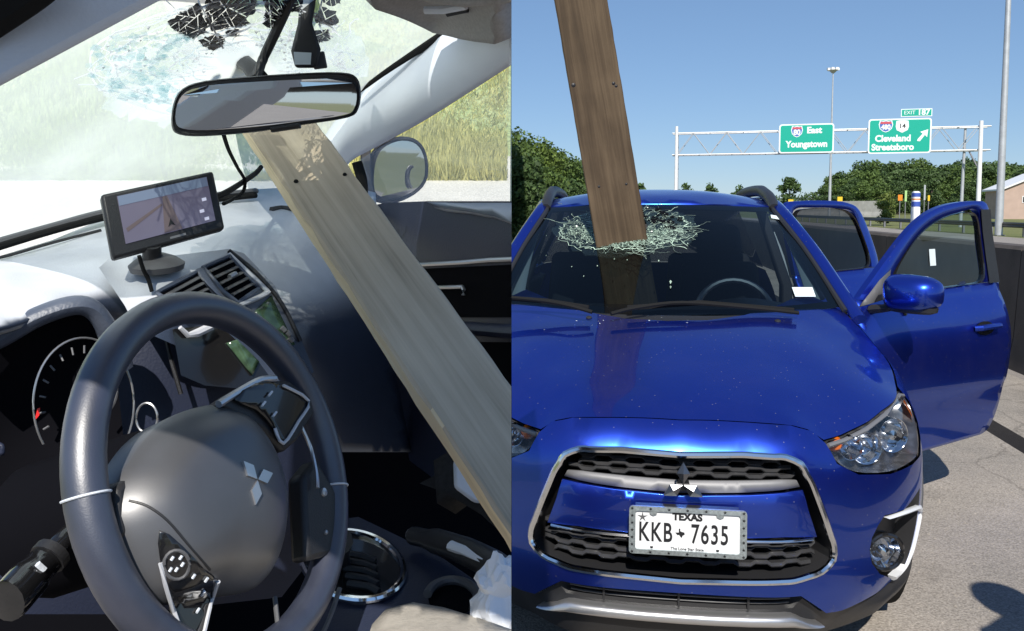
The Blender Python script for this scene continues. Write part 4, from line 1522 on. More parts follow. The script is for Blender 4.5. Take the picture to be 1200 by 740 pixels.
# --- wheels
wheel = None
for k, (x, y) in enumerate([(.755, 1.02), (-.755, 1.02), (.77, 3.57), (-.77, 3.57)]):
    sx = math.copysign(1, x)
    if k == 0:
        wheel = build('wheel', MB().lathe([(0.215, -0.09), (0.30, -0.105), (0.335, -0.085), (0.345, -0.03), (0.345, 0.03), (0.335, 0.085), (0.30, 0.105), (0.215, 0.09)], (0, 0, 0), (1, 0, 0), 40), M['rubber'], car)
        rim = MB().lathe([(0.03, 0.08), (0.05, 0.085), (0.06, 0.06), (0.19, 0.045), (0.2, 0.07), (0.22, 0.085), (0.222, 0.0)], (0, 0, 0), (1, 0, 0), 30)
        for q in range(10):
            a = q * 0.628
            rim.tube([(0.07, 0.05 * math.cos(a), 0.05 * math.sin(a)), (0.085, 0.2 * math.cos(a), 0.2 * math.sin(a))], 0.014, 6)
        build('rim', rim, M['satin'], wheel)
        w_ = wheel
    else:
        w_ = copy_tree(wheel, car)
    w_.location = (x, y, 0.345)
    w_.rotation_euler = (0, 0, 0 if sx > 0 else math.pi)


# --- headlights
def lens_off(u, z):
    return SB(u, z, 0.004)


hl_px = [(974, 518), (1005, 500), (1040, 481), (1068, 465), (1077, 473), (1083, 495), (1085, 520), (1078, 545), (1052, 549), (1000, 550), (985, 536)]
gu = [(ux(.45), .84), (ux(.55), .85), (ux(.7), .88), (uy(.6), .9), (uy(.62), .87), (uy(.62), .82), (uy(.6), .78), (uy(.5), .72), (ux(.7), .71), (ux(.52), .75), (ux(.47), .80)]
hl = [(ux(.447), .850), (ux(.52), .851), (ux(.62), .862), (ux(.72), .879), (uy(.60), .897), (uy(.655), .885), (uy(.655), .845), (uy(.618), .80), (uy(.575), .766), (uy(.497), .727), (ux(.75), .723), (ux(.64), .735), (ux(.52), .764), (ux(.458), .805)]
M['housing'] = mat('lamp_housing', (0.30, 0.30, 0.31), 0.22, 0.8, var=0.6, vscale=25)
M['bowl'] = mat('lamp_reflector', (0.75, 0.77, 0.8), 0.08, 1.0)
hls = [tuple(q) for q in smooth_path([np.array(q) for q in hl], 3, True)]
for s in (1, -1):
    H_ = empty('headlight', (0, 0, 0))
    H_.parent = car
    sh_ = [(s * a, b) for a, b in hls]
    dn = densify(sh_, 0.03)
    build('housing', MB().sheet(sh_, [], lambda u, z: SB(u, z, 0.07), 0.05).loft([[SB(u, z, o) for u, z in dn] for o in (0.008, 0.07)], caps=False), M['housing'], H_, angle=30)
    build('lens', MB().sheet(sh_, [], lens_off, 0.035), M['glass_lens'], H_, angle=60)
    build('bezel', MB().tube([SB(s * u, z, 0.006) for u, z in [(hl[i][0], hl[i][1] - .006) for i in range(0, 6)]], 0.007, 6), M['silver_plastic'], H_)
    for (px, py, r_, dp) in ((1063, 512, .052, .06), (1030, 528, .046, .055), (1008, 527, .034, .045)):
        u, z = front(px, py, (ux(.62), .8))
        c = SB(s * u, z, dp)
        n = plan_n(u)
        ax = np.array([s * n[0] * 0.5, min(n[1], -0.2) - 0.5, 0.05])
        ax /= np.linalg.norm(ax)
        bw = build('reflector', MB().lathe([(0.008, -0.02), (r_ * .55, -0.012), (r_ * .85, 0.006), (r_, 0.028), (r_ * 1.06, 0.03), (r_ * 1.06, -0.02)], c, ax, 24), M['bowl'], H_)
        build('bulb', MB().lathe([(0.0, 0.03), (r_ * .3, 0.026), (r_ * .42, 0.012), (r_ * .42, -0.012)], c, ax, 16), M['glass_lens'] if r_ < .05 else M['mirror'], bw)
    u, z = front(990, 524, (ux(.5), .82))
    c = SB(s * u, z, 0.035)
    build('turn_signal', MB().lathe([(0.0, 0.022), (0.014, 0.018), (0.022, 0.004), (0.024, -0.012)], c, (0, -1, 0.1), 14), M['amber'], H_)
    u0 = uy(.635)
    build('side_reflector', MB().sheet([(s * (uy(.605)), .87), (s * uy(.645), .868), (s * uy(.645), .835), (s * uy(.612), .812)], [], lambda u, z: SB(u, z, 0.010), 0.02), M['amber'], H_)

# --- fog lamps with running light blade
for s in (1, -1):
    H_ = empty('fog_light', (0, 0, 0))
    H_.parent = car
    f_ = [(s * a, b) for a, b in fog]
    dn = densify(f_, 0.02)
    build('pocket', MB().sheet(f_, [], lambda u, z: SB(u, z, 0.06), 0.04).loft([[SB(u, z, o) for u, z in dn] for o in (0.0, 0.06)], caps=False), M['black_plastic'], H_)
    def rs(p, n):
        p = np.array(smooth_path([np.array(q, float) for q in p], 6))
        l = np.r_[0, np.cumsum(np.linalg.norm(np.diff(p, axis=0), axis=1))]
        t = np.linspace(0, l[-1], n)
        return np.c_[np.interp(t, l, p[:, 0]), np.interp(t, l, p[:, 1])]
    o_ = rs([front(x, y, (ux(.72), .52)) for x, y in ((1038, 607), (1060, 599), (1078, 592), (1084, 596), (1085, 614), (1080, 642), (1067, 666), (1046, 680))], 34)
    i_ = rs([front(x, y, (ux(.72), .52)) for x, y in ((1040, 608), (1058, 603), (1073, 598), (1077, 602), (1077, 617), (1072, 640), (1061, 661), (1048, 676))], 34)
    rgs = []
    for p_, q_ in zip(o_, i_):
        rgs.append([SB(s * p_[0], p_[1], .01), SB(s * p_[0], p_[1], -.004), SB(s * (p_[0] + q_[0]) / 2, (p_[1] + q_[1]) / 2, -.010), SB(s * q_[0], q_[1], -.007), SB(s * q_[0], q_[1], .02)])
    build('running_light', MB().loft(rgs), M['plate_white'], H_, angle=50)
    u, z = front(1045, 648, (ux(.68), .49))
    c = SB(s * u, z, 0.030)
    ax = np.array([s * 0.22, -0.97, 0.05])
    ax /= np.linalg.norm(ax)
    bw = build('lamp', MB().lathe([(0.01, -0.02), (0.030, -0.015), (0.045, 0.012), (0.050, 0.020), (0.054, 0.014), (0.054, -0.02)], c, ax, 24), M['bowl'], H_)
    build('lamp_glass', MB().lathe([(0.0, 0.026), (0.026, 0.025), (0.046, 0.018)], c, ax, 24), M['glass_lens'], bw)
    build('bulb', MB().lathe([(0.0, 0.024), (0.014, 0.02), (0.018, 0.0)], c, ax, 12), M['mirror'], bw)
    build('lamp_ring', MB().tube([c + ax * 0.02 + 0.054 * (np.cross(ax, [0, 0, 1]) * math.cos(t) + np.array([0, 0, 1]) * math.sin(t)) for t in np.linspace(0, 6.2832, 24, endpoint=False)], 0.007, 6, True), M['gloss_black'], bw)


M['trim_inner'] = mat('pale_inner_trim', (0.52, 0.55, 0.54), 0.6)
# --- windscreen
def WS(a, b, lift=0.0):
    xi, s = a / .63, b / .95
    hw = lerp(.715, .553, s)
    x = xi * hw
    y = lerp(.955 + .275 * xi * xi, 1.80 + .15 * xi * xi, s)
    z = lerp(1.103 + .017 * xi * xi, 1.541 - .013 * xi * xi, s) + .022 * math.sin(math.pi * min(1, max(0, s)))
    return np.array([x, y - lift * .46, z + lift * .89])


def wpix(px, py, lift=0.0):
    return on_surf(lambda a, b: WS(a, b, lift), px, py, (0.0, .6))


hole = [wpix(x, y) for x, y in ((700, 240), (752, 238), (760, 272), (748, 284), (715, 287), (703, 278))]
build('windscreen', MB().sheet([(-.63, 0), (.63, 0), (.63, .95), (-.63, .95)], [hole], WS, 0.045), M['glass'], car)
# black band round the glass
bandL = [(-.63, 0), (.63, 0), (.63, .95), (-.63, .95)]
bandI = [(-.595, .045), (.595, .045), (.60, .895), (.3, .90), (0, .90), (-.3, .90), (-.60, .895)]
build('glass_border', MB().sheet(bandL, [bandI], lambda a, b: WS(a, b, -0.004), 0.05), M['frit'], car)
# cowl below the glass
cw = MB()
xs = np.linspace(-.74, .74, 30)
cw.loft([[(x, .865 + .635 * (x / .71) ** 2, 1.083 - .02 * (x / .74) ** 2 + .018 * (x / .7) ** 2) for x in xs], [(x, .965 + .54 * x * x, 1.106 + .02 * x * x) for x in xs]], closed_ring=False)
build('cowl', cw, M['black_plastic'], car)

# cracks: rings and rays bent round the hole, and crushed glass next to it
hc = np.array(wpix(729, 268))
ex_ = (np.array(wpix(815, 268)) - hc)[0]
exl = (hc - np.array(wpix(657, 268)))[0]
eyu = (np.array(wpix(729, 241)) - hc)[1]
eyd = (hc - np.array(wpix(729, 299)))[1]


def ring_pt(t, k):
    return hc + np.array([(ex_ if math.cos(t) > 0 else exl) * math.cos(t), (eyu if math.sin(t) > 0 else eyd) * math.sin(t)]) * k


def ribbon(mb, fn, pts, w, lift):
    p = [np.asarray(q) for q in pts]
    V = []
    for i, q in enumerate(p):
        t = p[min(i + 1, len(p) - 1)] - p[max(i - 1, 0)]
        t = t / (np.linalg.norm(t) + 1e-9)
        n = np.array([-t[1], t[0]])
        ww = w * random.uniform(0.4, 1.3)
        V += [fn(*(q - n * ww), lift), fn(*(q + n * ww), lift)]
    mb.add(V, [(2 * i, 2 * i + 1, 2 * i + 3, 2 * i + 2) for i in range(len(p) - 1)])


def crack_set(fn, ringf, seed, wsc, lift, rays=46, skip=None, n_crush=1500):
    r = random.Random(seed)
    web, crush = MB(), MB()
    for k in range(60):
        rad = 0.30 + 0.70 * r.random() ** 0.8
        t0 = r.uniform(0, 6.283)
        ln = r.uniform(0.25, 1.3)
        pts = [ringf(t0 + ln * i / 10, rad * (1 + 0.05 * math.sin(i * 1.3 + k))) for i in range(11)]
        ribbon(web, fn, pts, wsc * r.uniform(0.4, 1.1), lift)
    for k in range(rays):
        t0 = 6.283 * (k + r.random()) / rays
        a, b = 0.22 + 0.3 * r.random(), r.uniform(0.5, 1.12)
        pts = [ringf(t0 + 0.10 * math.sin(i * 0.9 + k), a + (b - a) * i / 8) for i in range(9)]
        ribbon(web, fn, pts, wsc * r.uniform(0.25, 0.8), lift * 1.1)
    for k in range(n_crush):
        rad = 0.30 + 0.72 * abs(r.gauss(0, 0.42))
        if rad > 1.05 or r.random() < 0.25:
            rad = r.gauss(0.86, 0.07)
        t0 = r.uniform(0, 6.283)
        if r.random() < 0.5:
            t0 = r.gauss(4.71, 0.9)
        c = ringf(t0, rad)
        if skip and skip(c):
            continue
        s = wsc * r.uniform(0.6, 2.4)
        a = r.uniform(0, 6.283)
        q = [fn(c[0] + s * math.cos(a + d) * 1.4, c[1] + s * math.sin(a + d), lift * r.uniform(0.5, 3)) for d in (0, 1.7 + r.random(), 3.7 + r.random())]
        crush.add(q, [(0, 1, 2)])
    return web, crush


r_ = random.Random(12)
# milky zone of crazed glass, uneven at its rim
M['glass_milky'] = glass_mat('milky_glass', (0.72, 0.84, 0.84), dust=0.16, dust_col=(.7, .95, .92), dspan=0.9)
zone = [tuple(ring_pt(t, 1.0 + .16 * math.sin(3 * t + 1) * math.sin(t * 1.7) + r_.gauss(0, .05))) for t in np.linspace(0, 6.2832, 60, endpoint=False)]
tagged(build('crazed_zone', MB().sheet(zone, [hole], lambda a, b: WS(a, b, .002), .03), M['glass_milky'], car), kind='stuff')
web = MB()
for k in range(85):
    rad = r_.choice([.45, .58, .72, .86, .97]) + r_.gauss(0, .06)
    t0 = r_.gauss(4.5, 1.3) if r_.random() < .6 else r_.uniform(0, 6.283)
    ln = r_.choice([.25, .35, .5, .7, 1.1])
    dr, ph0 = r_.gauss(0, .12), r_.uniform(0, 6)
    pts = [ring_pt(t0 + ln * i / 16, rad + dr * i / 16 + .018 * math.sin(i * .9 + ph0) + r_.gauss(0, .022)) for i in range(17)]
    ribbon(web, WS, pts, r_.choice([.0008, .0011, .0016, .0026]), .0035)
for k in range(110):
    t0 = 6.283 * (k + r_.random()) / 110
    a = .30 + .40 * r_.random()
    b = a + r_.uniform(.15, .65)
    ph0, kink = r_.uniform(0, 6), r_.gauss(0, .16)
    pts = [ring_pt(t0 + kink * i / 10 + .03 * math.sin(i * 1.1 + ph0), a + (b - a) * i / 10) + np.array([r_.gauss(0, .0018), r_.gauss(0, .0018)]) for i in range(11)]
    ribbon(web, WS, pts, r_.choice([.0006, .0009, .0014]), .0040)
for k in range(1):
    # a few long runners across the pane
    t0 = (2.9, 3.35, 6.1)[k]
    pts = [ring_pt(t0 + .05 * math.sin(i * .7 + k), .8 + .09 * i) for i in range(10)]
    ribbon(web, WS, pts, .0009, .0040)
tagged(build('crack_web', web, M['crack'], car, smooth=False, recalc=False), kind='stuff')
# crushed white glass along the lower lip of the hole
M['glass_white'] = glass_mat('crushed_white_glass_film', (0.75, 0.88, 0.86), dust=0.42, dust_col=(.75, 1, .95), dspan=0.9)
lip = [tuple(ring_pt(t, .60 + r_.gauss(0, .045))) for t in np.linspace(3.2, 6.25, 40)] + [tuple(ring_pt(t, .30)) for t in np.linspace(6.25, 3.2, 30)]
hs_ = [tuple(q) for q in hole]
tagged(build('crushed_zone', MB().sheet(lip, [], lambda a, b: WS(a, b, .0028), .02), M['glass_white'], car), kind='stuff')
crush = MB()
for k in range(2600):
    q = r_.random()
    if q < .50:
        t0, rad = r_.gauss(4.72, .62), r_.gauss(.56, .10)
    elif q < .72:
        t0, rad = r_.gauss(5.9, .35), r_.gauss(.60, .14)
    elif q < .88:
        t0, rad = r_.gauss(3.35, .35), r_.gauss(.78, .12)
    else:
        t0, rad = r_.uniform(0, 6.283), r_.uniform(.35, 1.0)
    c = ring_pt(t0, rad)
    s = r_.uniform(.0008, .0030)
    a = r_.gauss(t0 + 1.57, .5)
    crush.add([WS(c[0] + s * (2.0 * math.cos(d) * math.cos(a) - math.sin(d) * math.sin(a)), c[1] + s * (2.0 * math.cos(d) * math.sin(a) + math.sin(d) * math.cos(a)), .003 * r_.uniform(.6, 3)) for d in (0, 1.8 + r_.random(), 3.6 + r_.random())], [(0, 1, 2)])
tagged(build('crushed_glass', crush, M['crack'], car, smooth=False, recalc=False), kind='stuff')
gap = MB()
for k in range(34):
    # dark patches laid on the glass, painted like gaps onto the shaded cabin
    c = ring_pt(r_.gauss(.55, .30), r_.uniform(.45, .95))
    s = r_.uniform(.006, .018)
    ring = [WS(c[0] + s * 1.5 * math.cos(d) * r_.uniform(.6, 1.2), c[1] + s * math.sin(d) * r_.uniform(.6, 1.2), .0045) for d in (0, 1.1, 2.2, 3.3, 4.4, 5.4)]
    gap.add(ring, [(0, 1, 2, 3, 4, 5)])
tagged(build('gap_patch', gap, M['void'], car, smooth=False, recalc=False), kind='stuff')
# loose splinters lying on the lower glass and the hood
sp = MB()
for x, y, s in ((786, 331, .016), (786, 337, .012), (806, 286, .010), (772, 306, .009), (700, 312, .006), (670, 313, .006), (684, 324, .005), (640, 300, .005), (720, 304, .010), (735, 305, .008)):
    a, b = wpix(x, y, .004)
    sp.add([WS(a + s * .3 * math.cos(t), b + s * .9 * math.sin(t), .005) for t in (0.3, 1.7, 2.9, 4.4)], [(0, 1, 2, 3)])
tagged(build('glass_splinter', sp, M['crack'], car, smooth=False, recalc=False), kind='stuff')
ch = MB()
for k in range(22):
    x, y = random.gauss(-.17, .12), random.uniform(.80, .95)
    s = random.uniform(.002, .005)
    z = float(_hood(x, y)) + .002
    ch.add([(x + s * math.cos(t), y + s * math.sin(t), z + random.uniform(0, .004)) for t in (0, 2, 4)], [(0, 1, 2)])
tagged(build('glass_crumb', ch, M['crack_white'], car, smooth=False, recalc=False), kind='stuff')


def sticker(name, pts, m, lift=.004):
    q = [wpix(x, y, lift) for x, y in pts]
    build(name, MB().add([WS(a, b, lift) for a, b in q] + [WS(a, b, lift + .001) for a, b in q], [(0, 1, 2, 3), (4, 5, 6, 7), (0, 1, 5, 4), (1, 2, 6, 5), (2, 3, 7, 6), (3, 0, 4, 7)]), m, car, smooth=False)


sticker('inspection_sticker', [(928, 337), (952, 337), (956, 348), (932, 348)], M['label'])
sticker('toll_tag', [(903, 252), (915, 254), (916, 258), (904, 256)], M['label'])

# wipers
def cl(px, py, d):
    return w2c(P(px, py, d))


def wiper(pts, blade):
    a = build('wiper', MB().tube([cl(*q) for q in smooth_path(pts, 5)], 0.008, 6), M['rubber'], car)
    build('blade', MB().tube([cl(*q) for q in blade], 0.007, 6, flat=1.6), M['rubber'], a)


wiper([(694, 366, 3.10), (665, 358, 3.14), (630, 352, 3.24), (575, 347, 3.36)], [(690, 361, 3.17), (640, 353, 3.25), (560, 347, 3.38)])
wiper([(716, 368, 3.09), (745, 361, 3.12), (800, 355, 3.14), (880, 361, 3.15), (936, 367, 3.14)], [(735, 361, 3.16), (820, 355, 3.17), (930, 364, 3.18)])

# --- roof, side rails, pillars
rp_ = [(0, 1.8, 1.543), (0, 1.92, 1.578), (0, 2.1, 1.606), (0, 2.5, 1.630), (0, 3.2, 1.612), (0, 3.95, 1.53), (.3, 1.84, 1.540), (.3, 2.1, 1.596), (.3, 2.5, 1.618), (.3, 3.2, 1.60), (.3, 3.95, 1.515), (.553, 1.95, 1.530), (.57, 2.1, 1.552), (.585, 2.5, 1.574), (.585, 3.2, 1.556), (.56, 3.95, 1.46)]
rq = [(s * a, b) for a, b, _ in rp_ for s in ((1, -1) if a else (1,))]
rz = [c for a, _, c in rp_ for s in ((1, -1) if a else (1,))]
_roof = TPS(rq, rz)
rh = [(0, 1.806), (.15, 1.814), (.3, 1.850), (.45, 1.905), (.553, 1.956), (.585, 2.3), (.595, 2.8), (.592, 3.3), (.56, 3.95), (0, 3.98)]
build('roof', MB().sheet(mirror_outline(rh), [], lambda x, y: np.array([x, y, float(_roof(x, y))]), 0.06), M['paint'], car, solid=0.02, angle=50)
build('headliner', MB().sheet(mirror_outline([(a * .98, b + .01) for a, b in rh]), [], lambda x, y: np.array([x, y, float(_roof(x, y)) - .035]), 0.12), M['grey_plastic'], car)
for s in (1, -1):
    pth = smooth_path([(s * .775, 1.16, 1.075), (s * .752, 1.27, 1.140), (s * .676, 1.6, 1.345), (s * .598, 1.93, 1.515), (s * .612, 2.3, 1.556), (s * .620, 2.8, 1.568), (s * .618, 3.3, 1.55), (s * .585, 3.95, 1.455)], 6)
    build('side_rail', MB().tube(pth, 0.030, 10, flat=0.8), M['paint'], car)
    build('pillar_seal', MB().tube([q + np.array([-s * .034, -.012, -.004]) for q in pth[4:22]], 0.012, 6), M['black_plastic'], car)
    build('roof_rail', MB().tube(smooth_path([(s * .572, 1.95, 1.515), (s * .576, 2.08, 1.562), (s * .580, 2.25, 1.596), (s * .585, 2.55, 1.622), (s * .585, 3.2, 1.612), (s * .575, 3.55, 1.545)], 6), 0.030, 10, flat=1.1), M['black_plastic'], car)
    build('centre_pillar', MB().loft([[(s * .80, 2.56, .36), (s * .80, 2.66, .36), (s * .74, 2.66, .36), (s * .74, 2.56, .36)], [(s * .79, 2.56, 1.08), (s * .79, 2.66, 1.08), (s * .73, 2.66, 1.08), (s * .73, 2.56, 1.08)], [(s * .625, 2.60, 1.56), (s * .625, 2.69, 1.56), (s * .575, 2.69, 1.56), (s * .575, 2.60, 1.56)]]), M['black_plastic'], car, bevel=0.01)
    build('sill', MB().sheet([(s * uy(1.44), .36), (s * uy(3.19), .36), (s * uy(3.19), .25), (s * uy(1.44), .25)], [], lambda u, z: SB(u, z, .03), 0.1), M['black_plastic'], car, solid=.08)
    aw = [(uy(3.57 + AR * math.cos(R(a))), AZ + AR * math.sin(R(a))) for a in np.linspace(180, 0, 14)]
    qo = [(uy(3.53), 1.10), (uy(3.8), 1.11), (UEND - 1e-4, 1.10), (UEND - 1e-4, .3), (uy(4.0), .32)] + aw[::-1] + [(uy(3.2), .36), (uy(3.22), .6), (uy(3.32), .76), (uy(3.46), .9)]
    build('rear_quarter', MB().sheet([(s * a, b) for a, b in qo], [], SB, 0.07), M['paint'], car, angle=60)
    build('rear_glass', MB().sheet([(s * uy(3.56), 1.115), (s * uy(3.8), 1.115), (s * (UEND - 1e-4), 1.105), (s * (UEND - 1e-4), 1.50), (s * uy(3.9), 1.49), (s * uy(3.46), 1.52)], [], SB, 0.09), M['glass_dark'], car)

# --- pale inner trim of the pillars
for s in (1, -1):
    la = [(914, 264), (930, 300), (943, 338), (947, 357)]
    lb = [(925, 263), (945, 291), (961, 325), (967, 350)]
    A_ = smooth_path([WS(*wpix(x, y, -.05), -.05) for x, y in la], 4)
    B_ = smooth_path([WS(*wpix(x, y, -.05), -.05) for x, y in lb], 4)
    f = lambda q: q * np.array([s, 1, 1])
    build('pillar_trim', MB().loft([[f(q) for q in A_], [f((a + b) / 2 + np.array([0, -.006, .006])) for a, b in zip(A_, B_)], [f(q) for q in B_]], closed_ring=False), M['trim_inner'], car, solid=.008)
    C_ = smooth_path([w2c(P(x, y, 4.75)) for x, y in ((902, 273), (911, 305), (913, 331))], 4)
    D_ = smooth_path([w2c(P(x, y, 4.75)) for x, y in ((907, 272), (918, 300), (926, 331))], 4)
    build('centre_pillar_trim', MB().loft([[f(q) for q in C_], [f(q) for q in D_]], closed_ring=False), M['trim_inner'], car, solid=.01)

# --- cabin seen through the glass
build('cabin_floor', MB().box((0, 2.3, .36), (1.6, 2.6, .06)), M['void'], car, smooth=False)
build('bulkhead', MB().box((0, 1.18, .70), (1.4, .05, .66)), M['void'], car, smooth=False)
dsh = MB()
xs = np.linspace(-.70, .70, 26)
rows = []
for y, z in ((1.0, 1.085), (1.2, 1.095), (1.45, 1.09), (1.56, 1.06), (1.60, .98), (1.56, .85), (1.50, .70)):
    rows.append([(x, y + .28 * x * x * (1 if y < 1.3 else .3), z + (.035 * math.exp(-((x - .37) / .17) ** 2) if 1.4 < y else 0)) for x in xs])
dsh.loft(rows, closed_ring=False)
build('dashboard', dsh, M['black_plastic'], car)
sw = empty('steering_wheel', (.37, 1.80, 1.0))
sw.parent = car
axw = np.array([0, .42, .9]); axn = np.array([0, .9, -.42])
build('wheel_rim', MB().tube([.185 * (np.array([1, 0, 0]) * math.cos(t) + axw * math.sin(t)) for t in np.linspace(0, 6.2832, 32, endpoint=False)], .015, 8, True), M['leather'], sw)
build('hub', MB().lathe([(.0, -.03), (.06, -.025), (.07, 0), (.05, .03)], (0, 0, 0), axn, 16).tube([(-.18, 0, 0), (.18, 0, 0)], .016, 6).tube([(0, 0, 0), -axw * .18], .016, 6), M['black_plastic'], sw)


def seat(x, y, w=.48):
    s = build('seat', MB().hexa([(x - w / 2, y + .18, .62), (x + w / 2, y + .18, .62), (x + w / 2 * .9, y + .42, 1.22), (x - w / 2 * .9, y + .42, 1.22)], [(x - w / 2, y + .32, .62), (x + w / 2, y + .32, .62), (x + w / 2 * .9, y + .52, 1.22), (x - w / 2 * .9, y + .52, 1.22)]).hexa([(x - w / 2, y - .3, .55), (x + w / 2, y - .3, .55), (x + w / 2, y + .3, .50), (x - w / 2, y + .3, .50)], [(x - w / 2, y - .3, .70), (x + w / 2, y - .3, .70), (x + w / 2, y + .3, .66), (x - w / 2, y + .3, .66)]), M['cloth_dark'], car, bevel=.05, seg=4)
    build('headrest', MB().hexa([(x - .13, y + .42, 1.26), (x + .13, y + .42, 1.26), (x + .11, y + .45, 1.43), (x - .11, y + .45, 1.43)], [(x - .13, y + .53, 1.26), (x + .13, y + .53, 1.26), (x + .11, y + .54, 1.43), (x - .11, y + .54, 1.43)]), M['cloth_dark'], s, bevel=.035, seg=4)


seat(.37, 2.05)
seat(-.37, 2.05)
seat(-.40, 2.95, .6)
seat(.40, 2.95, .6)
mb = MB().hexa([(-.115, 1.74, 1.445), (.115, 1.74, 1.445), (.12, 1.74, 1.505), (-.12, 1.74, 1.505)], [(-.11, 1.77, 1.45), (.11, 1.77, 1.45), (.11, 1.77, 1.50), (-.11, 1.77, 1.50)])
build('inside_mirror', mb, M['black_plastic'], car, bevel=.008)

# --- doors
def rounded(o):
    """outline with its corners eased"""
    q = [np.array(p, float) for p in densify(o, .05)]
    for _ in range(2):
        q = [(q[i - 1] + 2 * q[i] + q[(i + 1) % len(q)]) / 4 for i in range(len(q))]
    return [tuple(p) for p in smooth_path(q, 2, True)]


FD = [(1.45, .36), (1.432, .62), (1.432, .9), (1.415, 1.075), (1.52, 1.165), (1.66, 1.285), (1.82, 1.400), (1.98, 1.487), (2.14, 1.535), (2.32, 1.556), (2.575, 1.563), (2.63, 1.36), (2.665, 1.12), (2.67, .85), (2.645, .6), (2.60, .42), (2.58, .36)]
FW_ = [(1.66, 1.125), (1.70, 1.215), (1.85, 1.338), (2.0, 1.425), (2.14, 1.475), (2.3, 1.502), (2.475, 1.510), (2.52, 1.33), (2.545, 1.145)]
RD = [(2.655, .36), (2.65, 1.08), (2.625, 1.36), (2.60, 1.560), (2.9, 1.572), (3.2, 1.568), (3.40, 1.535), (3.50, 1.40), (3.57, 1.22), (3.58, 1.10), (3.46, .9), (3.33, .76), (3.23, .6), (3.20, .36)]
RW = [(2.73, 1.135), (2.70, 1.37), (2.69, 1.512), (2.9, 1.526), (3.2, 1.520), (3.33, 1.49), (3.41, 1.37), (3.47, 1.21), (3.47, 1.145)]


def door(name, out, win, hx, hy, ang, s, glass, tumble=0.0):
    win0 = list(win)
    out, win = rounded(out), rounded(win)
    D = empty(name, (s * hx, hy, 0), -s * R(ang))
    D.parent = car
    h0 = np.array([s * hx, hy, 0])

    def skin(o):
        return lambda y, z: SB(s * uy(y), z, o - tumble * max(0, z - 1.1)) - h0
    # panel below the belt line
    zb = lambda y: lerp(win0[0][1], win0[-1][1], (y - win0[0][0]) / (win0[-1][0] - win0[0][0])) - .004
    n_ = len(out)
    inside = [q[1] <= zb(q[0]) for q in out]
    up0 = next(i for i in range(n_) if inside[i] and not inside[(i + 1) % n_])
    dn0 = next(i for i in range(n_) if not inside[i] and inside[(i + 1) % n_])
    ups = [out[(up0 + 1 + k) % n_] for k in range((dn0 - up0) % n_)]
    los = [out[(dn0 + 1 + k) % n_] for k in range((up0 - dn0) % n_)]
    a_ = (out[up0][0], zb(out[up0][0]))
    b_ = (out[(dn0 + 1) % n_][0], zb(out[(dn0 + 1) % n_][0]))
    b = build('door_skin', MB().sheet([b_] + los + [a_], [], skin(0.002), 0.035), M['paint'], D, solid=.03, angle=60)
    # frame round the window
    def resample(p, n):
        p = np.array(p)
        l = np.r_[0, np.cumsum(np.linalg.norm(np.diff(p, axis=0), axis=1))]
        t = np.linspace(0, l[-1], n)
        return np.c_[np.interp(t, l, p[:, 0]), np.interp(t, l, p[:, 1])]
    ou = resample(smooth_path([np.array(q) for q in [a_] + ups + [b_]], 3), 60)
    iu = resample(smooth_path([np.array(q) for q in win0], 4), 60)
    rings = []
    for o_, i_ in zip(ou, iu):
        m_ = (o_ + i_) / 2
        rings.append([skin(.035)(*o_), skin(.006)(*o_), skin(-.002)(*(o_ * .8 + i_ * .2)), skin(-.002)(*(o_ * .3 + i_ * .7)), skin(.004)(*i_), skin(.035)(*i_)])
    build('window_surround', MB().loft(rings), M['paint'], D, angle=50)
    cz = [q for q in out]
    low = [(y, z) for y, z in out if z < 1.1]
    ymin, ymax = min(q[0] for q in low) + .04, max(q[0] for q in low) - .06
    build('inner_trim', MB().sheet([(ymin, .40), (ymax - (.2 if name == 'rear_door' else 0), .40), (ymax, 1.07), (ymin, 1.07)], [], skin(0.05), 0.1), M['black_plastic'], D, solid=.04)
    win2 = [(y + (.012 if y > 2.4 else -.004), z + (.008 if z > 1.3 else -.01)) for y, z in win]
    w = build('window', MB().sheet(win, [], skin(0.016), 0.06), glass, D)
    fr = densify(win, .05)
    build('window_frame', MB().loft([[skin(-.001)(y, z) for y, z in fr], [skin(.004)(y * .985 + np.mean([q[0] for q in win]) * .015, z * .985 + np.mean([q[1] for q in win]) * .015) for y, z in fr], [skin(.03)(y, z) for y, z in fr]], caps=False), M['gloss_black'], D)
    bl = [q for q in win if q[1] < 1.16]
    build('belt_moulding', MB().tube([skin(-.004)(y, lerp(win[0][1], win[-1][1], (y - win[0][0]) / (win[-1][0] - win[0][0])) - .008) for y in np.linspace(win[0][0] - .02, win[-1][0] + .05, 12)], .008, 6), M['gloss_black'], D)
    # rear window post cover
    if name == 'front_door':
        build('post_cover', MB().sheet([(2.485, 1.517), (2.575, 1.517), (2.628, 1.33), (2.655, 1.14), (2.555, 1.14), (2.532, 1.33)], [], skin(-.007), .05), M['black_plastic'], D)
        build('sail_panel', MB().sheet([(1.46, 1.09), (1.64, 1.115), (1.685, 1.245), (1.60, 1.20)], [], skin(-.004), .05), M['grey_plastic'], D, solid=.01)
    ys, zs = (2.42, .93) if name == 'front_door' else (3.34, .97)
    n = skin(0)(ys, zs)
    hb = build('handle', MB().tube([skin(-.004)(ys - .10, zs), skin(-.030)(ys - .085, zs + .004), skin(-.036)(ys, zs + .006), skin(-.030)(ys + .085, zs + .004), skin(-.004)(ys + .10, zs)], .013, 8, flat=1.1), M['paint'], D)
    build('handle_cup', MB().sheet([(ys + .085 * math.cos(t), zs - .006 + .034 * math.sin(t)) for t in np.linspace(0, 6.28, 16, endpoint=False)], [], skin(-.001), .03), M['gloss_black'], hb)
    return D, skin, w


